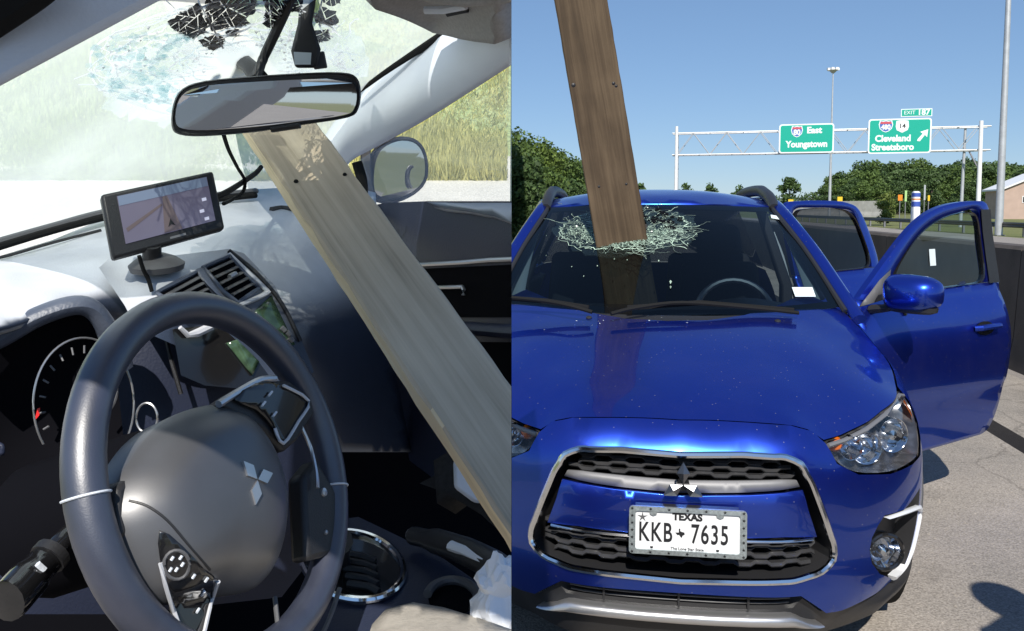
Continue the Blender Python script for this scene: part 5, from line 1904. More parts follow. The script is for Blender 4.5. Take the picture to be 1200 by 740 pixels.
D, skin, w = door('front_door', FD, FW_, .87, 1.42, 49, 1, M['glass_side'], .42)
# sticker on the driver's window
so_ = [skin(.012)(y, z) for y, z in ((2.055, 1.325), (2.105, 1.325), (2.105, 1.245), (2.055, 1.245))]
build('window_sticker', MB().hexa(so_, [q + np.array([.002, 0, .001]) for q in so_]), M['label'], w, smooth=False)


def door_mirror(D, s):
    c = np.array([s * .125, .12, 1.160]) + np.array([0, 0, 0.0])
    rings = []
    # shell: rounded front, flat glass side to the rear
    for t, k in ((-.075, .35), (-.068, .62), (-.045, .86), (-.01, 1.0), (.04, 1.0), (.06, .94)):
        rg = []
        for a in np.linspace(0, 6.2832, 24, endpoint=False):
            ca, sa = math.cos(a), math.sin(a)
            e = 0.62
            x = math.copysign(abs(ca) ** e, ca) * .125 * k * (1.0 if ca * s > 0 else .9)
            z = math.copysign(abs(sa) ** e, sa) * (.078 if sa > 0 else .076) * k * (1 - .10 * ca * s)
            rg.append(c + np.array([x, t, z]))
        rings.append(rg)
    m = build('mirror', MB().loft(rings), M['paint'], D, angle=60)
    m2 = [q.copy() for q in rings[3]]
    lowr = []
    for rg in rings[1:5]:
        lowr.append([c + (q - c) * 1.02 + np.array([0, 0, 0]) if q[2] < c[2] - .05 else c + (q - c) * .97 + np.array([0, 0, -.0]) for q in rg])
    build('mirror_foot', MB().tube([c + [-s * .05, .0, -.060], c + [s * -.11, -.01, -.075], c + [-s * .165, -.01, -.085]], [.028, .03, .035], 8, flat=.6), M['black_plastic'], m)
    build('lower_shell', MB().loft([[c + np.array([.118 * math.cos(a) * k, .012 + .05 * math.sin(a) * k, z]) for a in np.linspace(0, 6.2832, 20, endpoint=False)] for z, k in ((-.055, 1.02), (-.074, .98), (-.084, .75))]), M['black_plastic'], m)
    build('mirror_glass', MB().loft([[c + (q - c) * .92 + np.array([0, .006, 0]) for q in rings[-1]], [c + (q - c) * .92 + np.array([0, .009, 0]) for q in rings[-1]]]), M['mirror'], m)
    return m


door_mirror(D, 1)
door('rear_door', RD, RW, .87, 2.64, 47, 1, M['glass_dark'], .33)
D2, *_ = door('front_door', FD, FW_, .87, 1.42, 0, -1, M['glass_side'])
door_mirror(D2, -1)
door('rear_door', RD, RW, .87, 2.64, 0, -1, M['glass_dark'])

# --- the plank through the windscreen
def plank_obj(name, a, b, wdir, w, th, material, label, group=None, wob=0.0, clip=None, seedp=1, edge=None):
    """sawn board from a to b"""
    a, b = np.asarray(a, float), np.asarray(b, float)
    ax = (b - a) / np.linalg.norm(b - a)
    wd = np.asarray(wdir, float)
    wd = wd - ax * (wd @ ax)
    wd /= np.linalg.norm(wd)
    td = np.cross(ax, wd)
    r = random.Random(seedp)
    rings = []
    n = 46
    for i in range(n + 1):
        c = a + (b - a) * i / n
        e = [r.uniform(-wob, wob) for _ in range(4)]
        c2 = .004
        pts = []
        for (x, y, ee) in ((-w / 2 + c2, -th / 2, 0), (w / 2 - c2, -th / 2, 0), (w / 2 + e[0], -th / 2 + c2, 0), (w / 2 + e[1], th / 2 - c2, 0), (w / 2 - c2, th / 2, 0), (-w / 2 + c2, th / 2, 0), (-w / 2 + e[2], th / 2 - c2, 0), (-w / 2 + e[3], -th / 2 + c2, 0)):
            pts.append(c + wd * x + td * y)
        rings.append(pts)
    o = build(name, MB().loft(rings), [material, edge] if edge else material, None, origin=a, angle=30, clip=clip)
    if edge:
        # narrow sides painted paler, standing in for sunlight on the edge
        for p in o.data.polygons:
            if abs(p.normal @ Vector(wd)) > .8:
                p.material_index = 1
    return o, ax, wd, td


qa = c2w(WS(*wpix(728, 283)))
dq = (qa - EYE) @ FW
top = P(652, -170, dq - 0.10)
bot = qa + (qa - top) / np.linalg.norm(qa - top) * 0.42
wd_ = np.array([1.0, -0.03, 0.0])
axp = (top - bot) / np.linalg.norm(top - bot)
M['wood_out'] = wood_mat('shade_toned_board', (0.070, 0.047, 0.027), (0.122, 0.085, 0.050), axp)  # board colour darkened to stand in for shade on its face
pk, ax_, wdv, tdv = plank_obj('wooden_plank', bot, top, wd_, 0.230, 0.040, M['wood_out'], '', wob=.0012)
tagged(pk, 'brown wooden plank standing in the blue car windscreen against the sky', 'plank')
sgn = -1 if (tdv @ (EYE - qa)) < 0 else 1
mk = MB()
for px, py, s in ((672, 100, .010), (719, 98, .008), (722, 101, .007), (702, 219, .006), (734, 216, .006)):
    # nail marks on the face
    o = P(px, py, 1.0) - EYE
    n = tdv * sgn
    t = ((qa + n * .0205 - EYE) @ n) / (o @ n)
    c = EYE + o * t
    build('nail_hole', MB().lathe([(s, 0.0), (s * .6, .002), (0.0005, .003)], c - bot, n, 8), M['ink'], pk)
for k in range(2):
    pass

# --- bystander just outside the picture, whose shadow falls on the shoulder
def bystander():
    shd = np.array([P(1172, 700, 1)[i] for i in range(3)]) - EYE
    t = -EYE[2] / shd[2]
    hsh = EYE + shd * t                    # where the head's shadow falls
    hz = 1.66
    k = hz / to_sun[2]
    foot = np.array([hsh[0] + to_sun[0] * k, hsh[1] + to_sun[1] * k, 0])
    root = empty('person', foot, R(20), 'person in grey shirt standing just right of the picture, shadow on the shoulder', 'person')
    J = {'pelvis': (0, 0, .95), 'spine': (0, .01, 1.15), 'chest': (0, .02, 1.35), 'neck': (0, 0, 1.49), 'head': (0, .02, 1.60), 'top': (0, .02, 1.72),
         'ls': (-.17, .02, 1.42), 'le': (-.25, -.02, 1.15), 'lw': (-.20, .18, 1.02), 'lh': (-.17, .25, 1.02),
         'rs': (.17, .02, 1.42), 're': (.25, -.02, 1.15), 'rw': (.20, .18, 1.02), 'rh': (.17, .25, 1.02),
         'lp': (-.10, 0, .90), 'lk': (-.12, .02, .50), 'la': (-.12, -.02, .09), 'lf': (-.13, .16, .05),
         'rp': (.10, 0, .90), 'rk': (.12, .02, .50), 'ra': (.12, -.02, .09), 'rf': (.13, .16, .05)}
    rad = {'pelvis': .14, 'spine': .14, 'chest': .15, 'neck': .058, 'head': .095, 'top': .07, 'ls': .07, 'le': .045, 'lw': .032, 'lh': .035, 'rs': .07, 're': .045, 'rw': .032, 'rh': .035, 'lp': .095, 'lk': .062, 'la': .042, 'lf': .035, 'rp': .095, 'rk': .062, 'ra': .042, 'rf': .035}
    E_ = [('pelvis', 'spine'), ('spine', 'chest'), ('chest', 'neck'), ('neck', 'head'), ('head', 'top'), ('chest', 'ls'), ('ls', 'le'), ('le', 'lw'), ('lw', 'lh'), ('chest', 'rs'), ('rs', 're'), ('re', 'rw'), ('rw', 'rh'), ('pelvis', 'lp'), ('lp', 'lk'), ('lk', 'la'), ('la', 'lf'), ('pelvis', 'rp'), ('rp', 'rk'), ('rk', 'ra'), ('ra', 'rf')]
    for s, wj, hj in ((-1, 'lw', 'lh'), (1, 'rw', 'rh')):
        for f in range(5):
            nm = '%s%d' % (hj, f)
            o = np.array(J[hj]) + np.array([s * (-.03 + .016 * f), .055 if f else .03, -.01 if f else .02])
            J[nm] = tuple(o)
            J[nm + 't'] = tuple(o + np.array([0, .035, -.015 if f else .0]))
            rad[nm], rad[nm + 't'] = .010, .008
            E_ += [(hj, nm), (nm, nm + 't')]
    names = list(J)
    me = bpy.data.meshes.new('body')
    me.from_pydata([J[n] for n in names], [(names.index(a), names.index(b)) for a, b in E_], [])
    for m in ('shirt', 'skin', 'navy'):
        me.materials.append(M[m])
    o = bpy.data.objects.new('body', me)
    COL.objects.link(o)
    o.parent = root
    o.modifiers.new('skin', 'SKIN')
    for i, n in enumerate(names):
        me.skin_vertices[0].data[i].radius = (rad[n], rad[n] * (.75 if n in ('pelvis', 'spine', 'chest') else 1))
        me.skin_vertices[0].data[i].use_root = n == 'pelvis'
    q = o.modifiers.new('sub', 'SUBSURF')
    q.levels = q.render_levels = 2
    build('hair', MB().lathe([(.0, .125), (.06, .115), (.10, .07), (.112, .02), (.105, -.03), (.08, -.06)], (0, -.005, 1.62), (0, -.1, 1), 20), M['hair'], root)


bystander()

# ------------------------------------------------------------------ the other picture: the cabin of a second car, cut open along x = 0
CB = np.array([-0.55, 1.15, 0.0])
CLIPX = -0.0008
CCLIP = ((CLIPX - CB[0], 0, 0), (1, 0, 0))
CA = R(65)
CF = np.array([-math.sin(CA), math.cos(CA), 0])       # the way this car faces
CR = np.array([math.cos(CA), math.sin(CA), 0])        # towards its passenger side
cabin = empty('car_cabin', CB, 0, 'dark car cabin with airbag steering wheel, pale-topped dashboard and shattered windscreen', 'car interior')


def W3(r, f, z):
    return CR * r + CF * f + np.array([0, 0, z])


def cab(name, mb, material, parent=None, **k):
    return build(name, mb, material, parent or cabin, origin=CB, clip=CCLIP, **k)


def depth_of(ctrl):
    return TPS([(a, b) for a, b, _ in ctrl], [c for *_, c in ctrl], (.01, .01))


def relief(outline, ctrl, step=14, lift=0.0, holes=()):
    f = ctrl if callable(ctrl) else depth_of(ctrl)
    return MB().sheet(outline, list(holes), lambda x, y: P(x, y, float(f(x, y)) - lift), step)


def path(pts, n=5):
    return smooth_path([P(*q) for q in pts], n)


# --- windscreen
WL = depth_of([(-30, 300, 1.26), (0, 285, 1.30), (120, 250, 1.45), (300, 222, 1.76), (390, 195, 1.82), (450, 100, 1.66), (525, 38, 1.50), (430, -10, 1.20), (200, -10, .80), (-30, 105, .80), (310, 100, 1.24), (150, 120, 1.06), (60, 200, 1.10)])


def wsl(x, y, lift=0.0):
    return P(x, y, float(WL(x, y)) - lift)


wo = [(-40, 305), (0, 290), (60, 270), (120, 252), (200, 238), (300, 225), (400, 205), (432, 160), (440, 100), (480, 70), (528, 36), (480, 12), (425, -10), (400, -60), (190, -60), (150, 5), (-40, 105)]
hole_l = [(292, 118), (372, 112), (384, 140), (310, 148)]
ws_l = cab('windscreen', MB().sheet(wo, [hole_l], wsl, 18), M['glass_veiled'])
M['glass_crazed'] = glass_mat('crazed_glass', (0.9, 0.97, 0.96), dust=0.50, dust_col=(1, 1, 1), dspan=0.85)
crz = smooth_path([np.array(q, float) for q in [(118, 92), (140, 66), (185, 48), (235, 40), (300, 50), (380, 40), (420, 40), (425, 90), (380, 118), (300, 130), (230, 146), (160, 142), (124, 126)]], 4, True)
crz = densify([tuple(q) for q in crz], 5)
_j = random.Random(8)
crz = [(x + _j.gauss(0, 3.2), y + _j.gauss(0, 2.6)) for x, y in crz]
tagged(cab('crazed_zone', MB().sheet(crz, [], lambda x, y: wsl(x, y, .006), 16), M['glass_crazed'], ws_l), kind='stuff')


def ring_l(t, k):
    c = np.array([262, 88]) if math.cos(t) < 0 else np.array([300, 72])
    rx = 156 if math.cos(t) < 0 else 120
    return np.array([300, 78]) + np.array([(198 if math.cos(t) < 0 else 118) * math.cos(t), (66 if math.sin(t) > 0 else 74) * math.sin(t)]) * k


def wfn(a, b, lift):
    return wsl(a, b, lift)


M['crack_bright'] = leaf_mat('crushed_white_glass', (0.9, 0.95, 0.97), 0.03, 0.8)
web, crush = crack_set(wfn, ring_l, 11, 1.15, 0.010, rays=60, skip=lambda q: q[1] < 62 and 196 < q[0] < 300, n_crush=500)
tagged(cab('crack_web', web, M['crack_bright'], ws_l, smooth=False, recalc=False), kind='stuff')
tagged(cab('crushed_glass', crush, M['crack_bright'], ws_l, smooth=False, recalc=False), kind='stuff')
tl = MB()
arcs = MB()
for k_, t0, t1, w_ in ((.99, 2.1, 4.9, 1.5), (.95, 2.3, 4.5, .8), (.84, 2.2, 4.2, 1.2), (.74, 2.5, 4.0, .8), (.62, 2.4, 4.4, 1.1), (.9, .1, 1.3, .8)):
    ribbon(arcs, wfn, [ring_l(t, k_ + .012 * math.sin(9 * t + k_ * 40)) for t in np.linspace(t0, t1, 36)], w_, .012)
tagged(cab('crack_arc', arcs, M['crack_bright'], ws_l, smooth=False, recalc=False), kind='stuff')
r_ = random.Random(21)
for k in range(240):
    c = ring_l(r_.gauss(3.1, .9), r_.uniform(.55, 1.0))
    if c[1] > 150 or c[1] < 40:
        continue
    s, a = r_.uniform(1.5, 5.5), r_.uniform(0, 3)
    tl.add([wsl(c[0] + s * 1.6 * math.cos(a + d), c[1] + s * math.sin(a + d), .013) for d in (0, 1.6, 3.2, 4.6)], [(0, 1, 2, 3)])
M['glass_teal'] = glass_mat('teal_glass', (0.86, 0.94, 0.95), dust=0.2, dust_col=(.8, .92, .95))
tagged(cab('glass_sliver', tl, M['glass_teal'], ws_l, smooth=False, recalc=False), kind='stuff')
# torn dark band at the top of the glass: many small black splinters
band = [(196, 27), (214, 8), (240, -20), (430, -20), (408, 28), (386, 48), (372, 62), (345, 58), (318, 34), (300, 40), (262, 60), (240, 52), (214, 38)]
def shatter(poly, rnd, amin):
    """break an outline along straight cracks, each piece a little shrunk"""
    def area(p):
        return abs(sum(p[i - 1][0] * p[i][1] - p[i][0] * p[i - 1][1] for i in range(len(p)))) / 2

    def cut(p, o, n):
        out = []
        for i in range(len(p)):
            a, b = np.array(p[i - 1]), np.array(p[i])
            da, db = (a - o) @ n, (b - o) @ n
            if (da >= 0) != (db >= 0):
                out.append(tuple(a + (b - a) * da / (da - db)))
            if db >= 0:
                out.append(tuple(b))
        return out
    if len(poly) < 3:
        return []
    if area(poly) < amin * rnd.uniform(.6, 3.2):
        c = np.mean(np.array(poly), axis=0)
        return [[tuple(c + (np.array(q) - c) * rnd.uniform(.89, .96)) for q in poly]] if area(poly) > 2.5 else []
    c = np.mean(np.array(poly), axis=0) + np.array([rnd.gauss(0, 1.5), rnd.gauss(0, 1.5)])
    a = rnd.choice([-.65, -.6, .9, 1.2, -.2]) + rnd.gauss(0, .3)
    n = np.array([-math.sin(a), math.cos(a)])
    return shatter(cut(poly, c, n), rnd, amin) + shatter(cut(poly, c, -n), rnd, amin)


r_ = random.Random(4)
patches = [[(65, 110), (130, 60), (222, 5), (235, 80), (262, 120), (250, 160), (225, 172), (190, 190), (130, 160), (75, 128)],
           [(250, -60), (500, -60), (490, 60), (440, 90), (470, 110), (400, 130), (280, 150), (245, 90)],
           [(215, 195), (300, 160), (345, 180), (330, 225), (290, 245), (240, 230)], [(340, 150), (420, 140), (400, 170), (350, 180)],
           [(515, -60), (745, -60), (705, 60), (655, 62), (600, 95), (560, 140), (520, 115), (540, 50)],
           [(770, 85), (805, 30), (880, 55), (895, 110), (845, 125), (790, 115)], [(800, -40), (905, -50), (900, 20), (850, 35), (815, 15)], [(770, 150), (840, 140), (850, 190), (800, 210), (775, 190)]]
for q in patches:
    o = densify([(180 + x / 4.11, y / 4.11) for x, y in q], 3)
    o = [(x + r_.uniform(-1.3, 1.3), y + r_.uniform(-1.3, 1.3)) for x, y in o]
    for pc_ in shatter(o, r_, 75):
        cab('dark_band_piece', MB().hexa([wsl(a, b, .010) for a, b in pc_], [wsl(a, b, .006) for a, b in pc_]), M['frit'], ws_l, smooth=False)
mbk = MB()
for pl in ([(205, 36), (232, 12), (262, -2), (282, -4)], [(222, 44), (262, 22), (312, 2)], [(232, 0), (248, 30), (262, 58)], [(238, 52), (280, 38), (320, 20)], [(212, 24), (250, 40), (300, 42)], [(300, -5), (290, 20), (262, 44)], [(350, 10), (385, 30), (400, 44)], [(380, -10), (374, 25), (384, 48)]):
    q = smooth_path([np.array(a, float) for a in pl], 5)
    ribbon(mbk, wfn, [a + np.array([r_.uniform(-.6, .6), r_.uniform(-.6, .6)]) for a in q], 1.1, .020)
for k in range(14):
    x, y = r_.uniform(198, 405), r_.uniform(-8, 56)
    a = r_.gauss(-.6, .55) if r_.random() < .7 else r_.uniform(0, 3)
    pts = [np.array([x, y])]
    for i in range(r_.randrange(3, 9)):
        a += r_.gauss(0, .45)
        pts.append(pts[-1] + 4.2 * np.array([math.cos(a), math.sin(a)]))
    ribbon(mbk, wfn, pts, r_.choice([.25, .4, .6, 1.0]), .018)
tagged(cab('crack_line', mbk, M['crack_bright'], ws_l, smooth=False, recalc=False), kind='stuff')
# base moulding and edge seal
cab('windscreen_moulding', MB().tube(path([(-40, 296, 1.22), (0, 283, 1.25), (60, 266, 1.32), (118, 250, 1.40), (190, 236, 1.52), (300, 224, 1.68)]), 0.010, 8, flat=0.6), M['grey_plastic'])
cab('windscreen_seal', MB().tube(path([(-40, 301, 1.21), (0, 289, 1.24), (60, 271, 1.31), (118, 256, 1.39), (190, 241, 1.51), (300, 229, 1.67)]), 0.006, 8), M['rubber'])
es = path([(420, 108, 1.62), (450, 86, 1.58), (480, 66, 1.54), (505, 50, 1.50), (522, 39, 1.48), (527, 33, 1.47)])
cab('windscreen_seal', MB().tube(es, list(np.linspace(.004, .010, len(es))), 8), M['rubber'])

# --- pillars and roof
pl0 = [(-80, 144), (200, -6), (260, -90), (90, -90), (30, -4), (-80, 62)]
cab('windscreen_pillar', MB().hexa([P(x, y, .50 + .0002 * x) for x, y in pl0], [P(x * 1.0, y, .60 + .0002 * x) for x, y in pl0]), M['trim_grey'], bevel=.006)
cab('door_seal', MB().tube(path([(-80, 66, .49), (-20, 28, .49), (34, -8, .49), (60, -30, .49)]), .012, 8), M['rubber'])
U_ = [(372, 172, 1.76), (400, 132, 1.70), (428, 104, 1.66), (472, 74, 1.58), (526, 36, 1.45), (566, 8, 1.34), (600, -20, 1.25)]
L_ = [(396, 204, 1.77), (416, 186, 1.74), (446, 170, 1.68), (500, 140, 1.57), (560, 102, 1.39), (600, 76, 1.28), (640, 50, 1.18)]
rows = []
ua, la_ = smooth_path([np.array(q, float) for q in U_], 8), smooth_path([np.array(q, float) for q in L_], 8)
for k in np.linspace(0, 1, 12):
    rows.append([P(*(a * (1 - k) + b * k - np.array([0, 0, .045 * math.sin(math.pi * k) ** .8]))) for a, b in zip(ua, la_)])
cab('windscreen_pillar', MB().loft(rows, closed_ring=False), M['trim_grey'], solid=.02, angle=80)
cab('roof_lining', relief([(402, -60), (424, -4), (470, 10), (512, 22), (540, 33), (575, 42), (610, 46), (660, 40), (660, -60)], [(402, -60, 1.10), (424, -4, 1.19), (512, 22, 1.40), (540, 34, 1.37), (600, 60, 1.24), (660, 40, 1.10), (660, -60, 1.05), (560, -20, 1.20)], 16), M['lining'], solid=.03)
vz = [(452, -14), (500, 3), (545, 9), (585, 6), (640, -6), (640, -50), (470, -50)]
cab('sun_visor', MB().hexa([P(x, y, 1.15) for x, y in vz], [P(x, y, 1.18) for x, y in vz]), M['lining'], bevel=.008)
cab('visor_clip', MB().tube([P(498, 12, 1.20), P(520, 12, 1.19), P(546, 7, 1.17)], .006, 8), M['trim_grey'])
cab('visor_clip', MB().tube([P(524, 17, 1.24), P(548, 12, 1.22)], .004, 8), M['black_plastic'])
RE = -0.02            # edge of the roof over the driver's door
ro = [(RE, -1.3), (1.50, -1.3), (1.50, .50), (1.20, .64), (.8, .68), (.35, .58), (RE, .45)]
cab('roof_panel', MB().sheet(ro, [], lambda r, f: W3(r, f, 1.87 + .03 * (1 - ((r - .75) / .75) ** 2) - max(0, f - .3) * .08), .12), M['lining'], solid=.04, off=1.0)

# --- dashboard
DC = [(-40, 312, 1.20), (0, 300, 1.25), (60, 282, 1.33), (118, 262, 1.42), (200, 243, 1.56), (300, 228, 1.73), (400, 222, 1.84), (440, 232, 1.80), (0, 322, 1.06), (0, 345, .98), (-40, 345, .98), (60, 328, 1.06), (60, 356, .97), (120, 322, 1.10), (150, 300, 1.21), (200, 285, 1.30), (280, 268, 1.44), (340, 252, 1.58), (330, 305, 1.36), (400, 268, 1.60), (430, 258, 1.68), (350, 350, 1.29), (372, 400, 1.29), (420, 340, 1.47), (440, 320, 1.56), (380, 450, 1.34), (440, 450, 1.50), (462, 500, 1.58), (300, 420, 1.24), (200, 420, 1.17), (100, 420, 1.10), (380, 300, 1.47)]
cab('dashboard', relief([(-40, 312), (0, 300), (60, 282), (118, 258), (200, 238), (300, 222), (400, 216), (440, 226), (446, 300), (452, 380), (470, 470), (482, 530), (400, 530), (330, 470), (300, 430), (200, 420), (130, 410), (110, 366), (60, 366), (0, 385), (-40, 400)], DC, 11), M['dash_glare'], angle=60, solid=.01, off=-1)
cab('defroster_gap', MB().tube(path([(-20, 300, 1.21), (0, 302, 1.205), (60, 285, 1.28), (118, 270, 1.36)]), .0025, 6), M['black_plastic'])
cab('speaker_grille', MB().tube(path([(318, 246, 1.60), (330, 244, 1.62), (344, 246, 1.61)]), .006, 6), M['black_plastic'])
# instrument binnacle
bz = [(-60, 420), (-10, 394), (40, 368), (85, 354), (114, 362), (132, 396), (140, 470), (150, 560), (150, 640), (-60, 640)]
cab('instrument_cluster', relief(bz, [(-60, 432, .93), (85, 365, .98), (110, 380, 1.0), (0, 500, .99), (60, 480, 1.02), (140, 470, 1.03), (150, 640, 1.0), (-60, 640, .92)], 18), M['void'])
cab('binnacle_hood', MB().tube(path([(-60, 424, .90), (0, 396, .93), (45, 371, .95), (88, 358, .97), (112, 366, .985), (130, 396, 1.0), (140, 430, 1.02)]), .017, 12, flat=.7), M['dash'])
cab('gauge_ring', MB().tube([P(98 + 59 * math.cos(t), 474 + 78 * math.sin(t), .985 + .05 * math.cos(t)) for t in np.linspace(2.5, 6.9, 40)], .0013, 6), M['satin'])
cab('gauge_ring', MB().tube([P(172 + 12.5 * math.cos(t), 490 + 17.5 * math.sin(t), 1.04) for t in np.linspace(0, 6.2832, 28, endpoint=False)], .0015, 6, True), M['satin'])
for k, a in enumerate(np.linspace(2.7, 5.6, 11)):
    cab('gauge_mark', MB().tube([P(98 + 52 * math.cos(a), 474 + 69 * math.sin(a), .988), P(98 + 45 * math.cos(a), 474 + 60 * math.sin(a), .988)], .0013, 5), M['silver_plastic'])
cab('gauge_needle', MB().hexa([P(40, 494, .975), P(44, 479, .975), P(47, 478, .975), P(46, 487, .975)], [P(40, 494, .98), P(44, 479, .98), P(47, 478, .98), P(46, 487, .98)]), M['red'], smooth=False)
cab('side_switch', MB().hexa([P(-20, 512, .90), P(6, 520, .90), P(6, 535, .90), P(-20, 535, .90)], [P(-20, 512, .93), P(6, 520, .93), P(6, 535, .93), P(-20, 535, .93)]), M['navy'], bevel=.004)
# lower fascia
LFC = [(120, 400, 1.09), (200, 385, 1.13), (300, 405, 1.20), (350, 440, 1.25), (390, 600, 1.30), (200, 480, 1.12), (120, 560, 1.04), (-60, 660, .98), (250, 640, 1.15)]
cab('lower_fascia', relief([(122, 400), (200, 385), (300, 405), (352, 440), (372, 520), (392, 620), (330, 700), (150, 720), (-60, 720), (-60, 640), (110, 600)], LFC, 22), M['navy'])
cab('fascia_seam', MB().tube(path([(192, 382, 1.10), (200, 420, 1.09), (212, 462, 1.09)]), .003, 6), M['black_plastic'])
cab('fascia_trim', MB().tube(path([(133, 440, 1.0), (137, 455, 1.0), (134, 472, 1.0), (122, 490, 1.0)]), .0018, 6), M['grey_plastic'])
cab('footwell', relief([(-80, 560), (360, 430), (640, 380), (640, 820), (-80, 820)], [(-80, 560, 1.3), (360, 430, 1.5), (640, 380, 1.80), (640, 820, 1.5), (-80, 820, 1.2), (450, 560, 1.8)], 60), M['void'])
# centre pod with the two air vents
PC_ = [(116, 314, 1.075), (128, 304, 1.12), (200, 302, 1.15), (268, 292, 1.22), (288, 300, 1.235), (322, 335, 1.24), (354, 400, 1.24), (364, 432, 1.24), (240, 400, 1.11), (175, 350, 1.06), (200, 325, 1.095), (150, 358, 1.05), (290, 370, 1.17)]
pf = depth_of(PC_)
pod = cab('centre_pod', relief([(116, 314), (128, 303), (200, 300), (268, 292), (286, 297), (322, 335), (354, 400), (368, 436), (330, 460), (240, 420), (160, 385), (146, 358)], pf, 10), M['dash_glare'], angle=60)


def podp(x, y, l=0.0):
    return P(x, y, float(pf(x, y)) - l)


for nm, ol in (('air_vent', [(184, 343), (231, 318.5), (251, 343), (262, 362), (215, 372)]), ('air_vent', [(238, 313.5), (269, 300), (303.5, 338), (279, 355), (261, 341)])):
    v = cab(nm, MB().sheet(ol, [], lambda x, y: podp(x, y, .003), 10), M['void'], pod)
    fr_ = densify(ol, 6)
    cab('vent_frame', MB().tube([podp(x, y, .005) for x, y in fr_], .0032, 6, True), M['dash'], v)
    xs_ = [q[0] for q in ol]
    for k in range(5):
        t = (k + .6) / 5.4
        if ol[0][0] < 200:
            a, b = np.array([190 + 34 * t, 344 + 26 * t]), np.array([231 + 26 * t, 321 + 36 * t])
        else:
            a, b = np.array([240 + 36 * t, 315 + 37 * t]), np.array([269 + 32 * t, 302 + 36 * t])
        pts = [a + (b - a) * s for s in (.04, .35, .65, .97)]
        cab('slat', MB().tube([podp(q[0], q[1], .007) for q in pts], .0042, 6, flat=.45), M['grey_plastic'], v)
    if ol[0][0] > 200:
        cab('vent_tab', MB().tube([podp(269, 325, .012), podp(276, 321, .012)], .004, 6), M['satin'], v)
cab('vent_divider', MB().tube([podp(234, 316, .008), podp(246, 333, .010), podp(260, 350, .010), podp(268, 362, .008)], .007, 8, flat=.5), M['dash'], pod)
cab('pod_trim', MB().tube(smooth_path([podp(268, 298, .004), podp(288, 317, .006), podp(310, 338, .006), podp(313, 343, .006), podp(300, 350, .006), podp(280, 358, .005)], 4), .0052, 8, flat=.7), M['satin_in'], pod)
cab('pod_edge', MB().tube(smooth_path([podp(268, 294, .003), podp(300, 320, .004), (podp(330, 356, .004)), podp(352, 400, .004)], 4), .0035, 8), M['black_plastic'], pod)
dl = [(298, 366), (318, 346), (336, 384), (346, 404), (330, 408)]
cab('radio_display', MB().sheet(dl, [], lambda x, y: podp(x, y, .004), 10), M['lcd_green'], pod, solid=.003)
for x, y in ((332, 386), (338, 391), (341, 398)):
    cab('radio_button', MB().tube([podp(x - 2, y - 2, .008), podp(x + 2, y + 2, .008)], .004, 8), M['silver_plastic'], pod)
cab('lower_panel', MB().sheet([(202, 386), (256, 380), (300, 420), (330, 460), (240, 452), (212, 440)], [], lambda x, y: podp(x, y, .004), 12), M['gloss_black'], pod)
cab('chrome_latch', MB().tube([podp(211, 384, .010), podp(220, 393, .010), podp(230, 391, .010), podp(247, 383, .010)], [.003, .004, .006, .006], 8), M['satin_in'], pod)
cab('lower_display', MB().sheet([(266, 402), (278, 398), (304, 424), (296, 440)], [], lambda x, y: podp(x, y, .008), 10), M['lcd_green'], pod, solid=.003)

# --- steering wheel
WC = P(270, 553, .825)
WA = R(73)
WF = np.array([-math.sin(WA), math.cos(WA), 0])
WN = -WF * math.cos(R(20)) + UPV * math.sin(R(20))     # towards the driver
WU = WF * math.sin(R(20)) + UPV * math.cos(R(20))
WR_ = np.array([math.cos(WA), math.sin(WA), 0])
stw = cab('steering_wheel', MB().tube([WC + .175 * (WR_ * math.cos(t) + WU * math.sin(t)) for t in np.linspace(0, 6.2832, 80, endpoint=False)], .0172, 14, True, up=WN, flat=1.08), M['leather'])


def wplane(px, py, h):
    """wheel-plane coordinates of what the photograph shows at (px, py), h above the rim plane"""
    d = P(px, py, 1.0) - EYE
    t = ((WC + WN * h - EYE) @ WN) / (d @ WN)
    q = EYE + d * t - WC
    return np.array([q @ WR_, q @ WU])


def wpt(a, b, h):
    return WC + WR_ * a + WU * b + WN * h


hub_px = [(130, 608), (136, 566), (152, 536), (176, 508), (206, 487), (240, 474), (272, 468), (304, 474), (330, 498), (348, 532), (358, 574), (357, 622), (348, 660), (330, 681), (298, 691), (262, 694), (230, 702), (200, 706), (170, 694), (146, 658)]
hb = [wplane(x, y, .004 + .034 * min(1, max(0, (x - 150) / 190))) for x, y in hub_px]
hcn = np.mean(hb, axis=0)
hb = smooth_path(hb, 3, True)


def cushion(k):
    return float(np.interp(k, [0, .25, .45, .58, .68, .78, .88, .95, 1], [1, .985, .945, .885, .79, .63, .41, .21, 0]))


def dome(outl, cen, h0, h1, p=2.2):
    """cushion-shaped cover over an outline of the wheel plane"""
    rings = []
    for k in (1.0, .985, .96, .92, .87, .81, .75, .68, .60, .50, .38, .26, .14, .05):
        rings.append([wpt(*(cen + (q - cen) * k), h0 + (h1 - h0) * ((1 - k ** p) if p else cushion(k))) for q in outl])
    base = [wpt(*(cen + (q - cen) * .97), h0 - .03) for q in outl]
    return MB().loft([base] + rings)


hub = cab('airbag_cover', dome(hb, hcn, .004, .052, 0), M['hub'], stw, angle=70)
# wing below the seam on the left
wing = [wplane(x, y, .01) for x, y in [(146, 660), (170, 680), (200, 700), (216, 730), (222, 775), (196, 775), (172, 730), (152, 690)]]
wing = smooth_path(wing, 3, True)


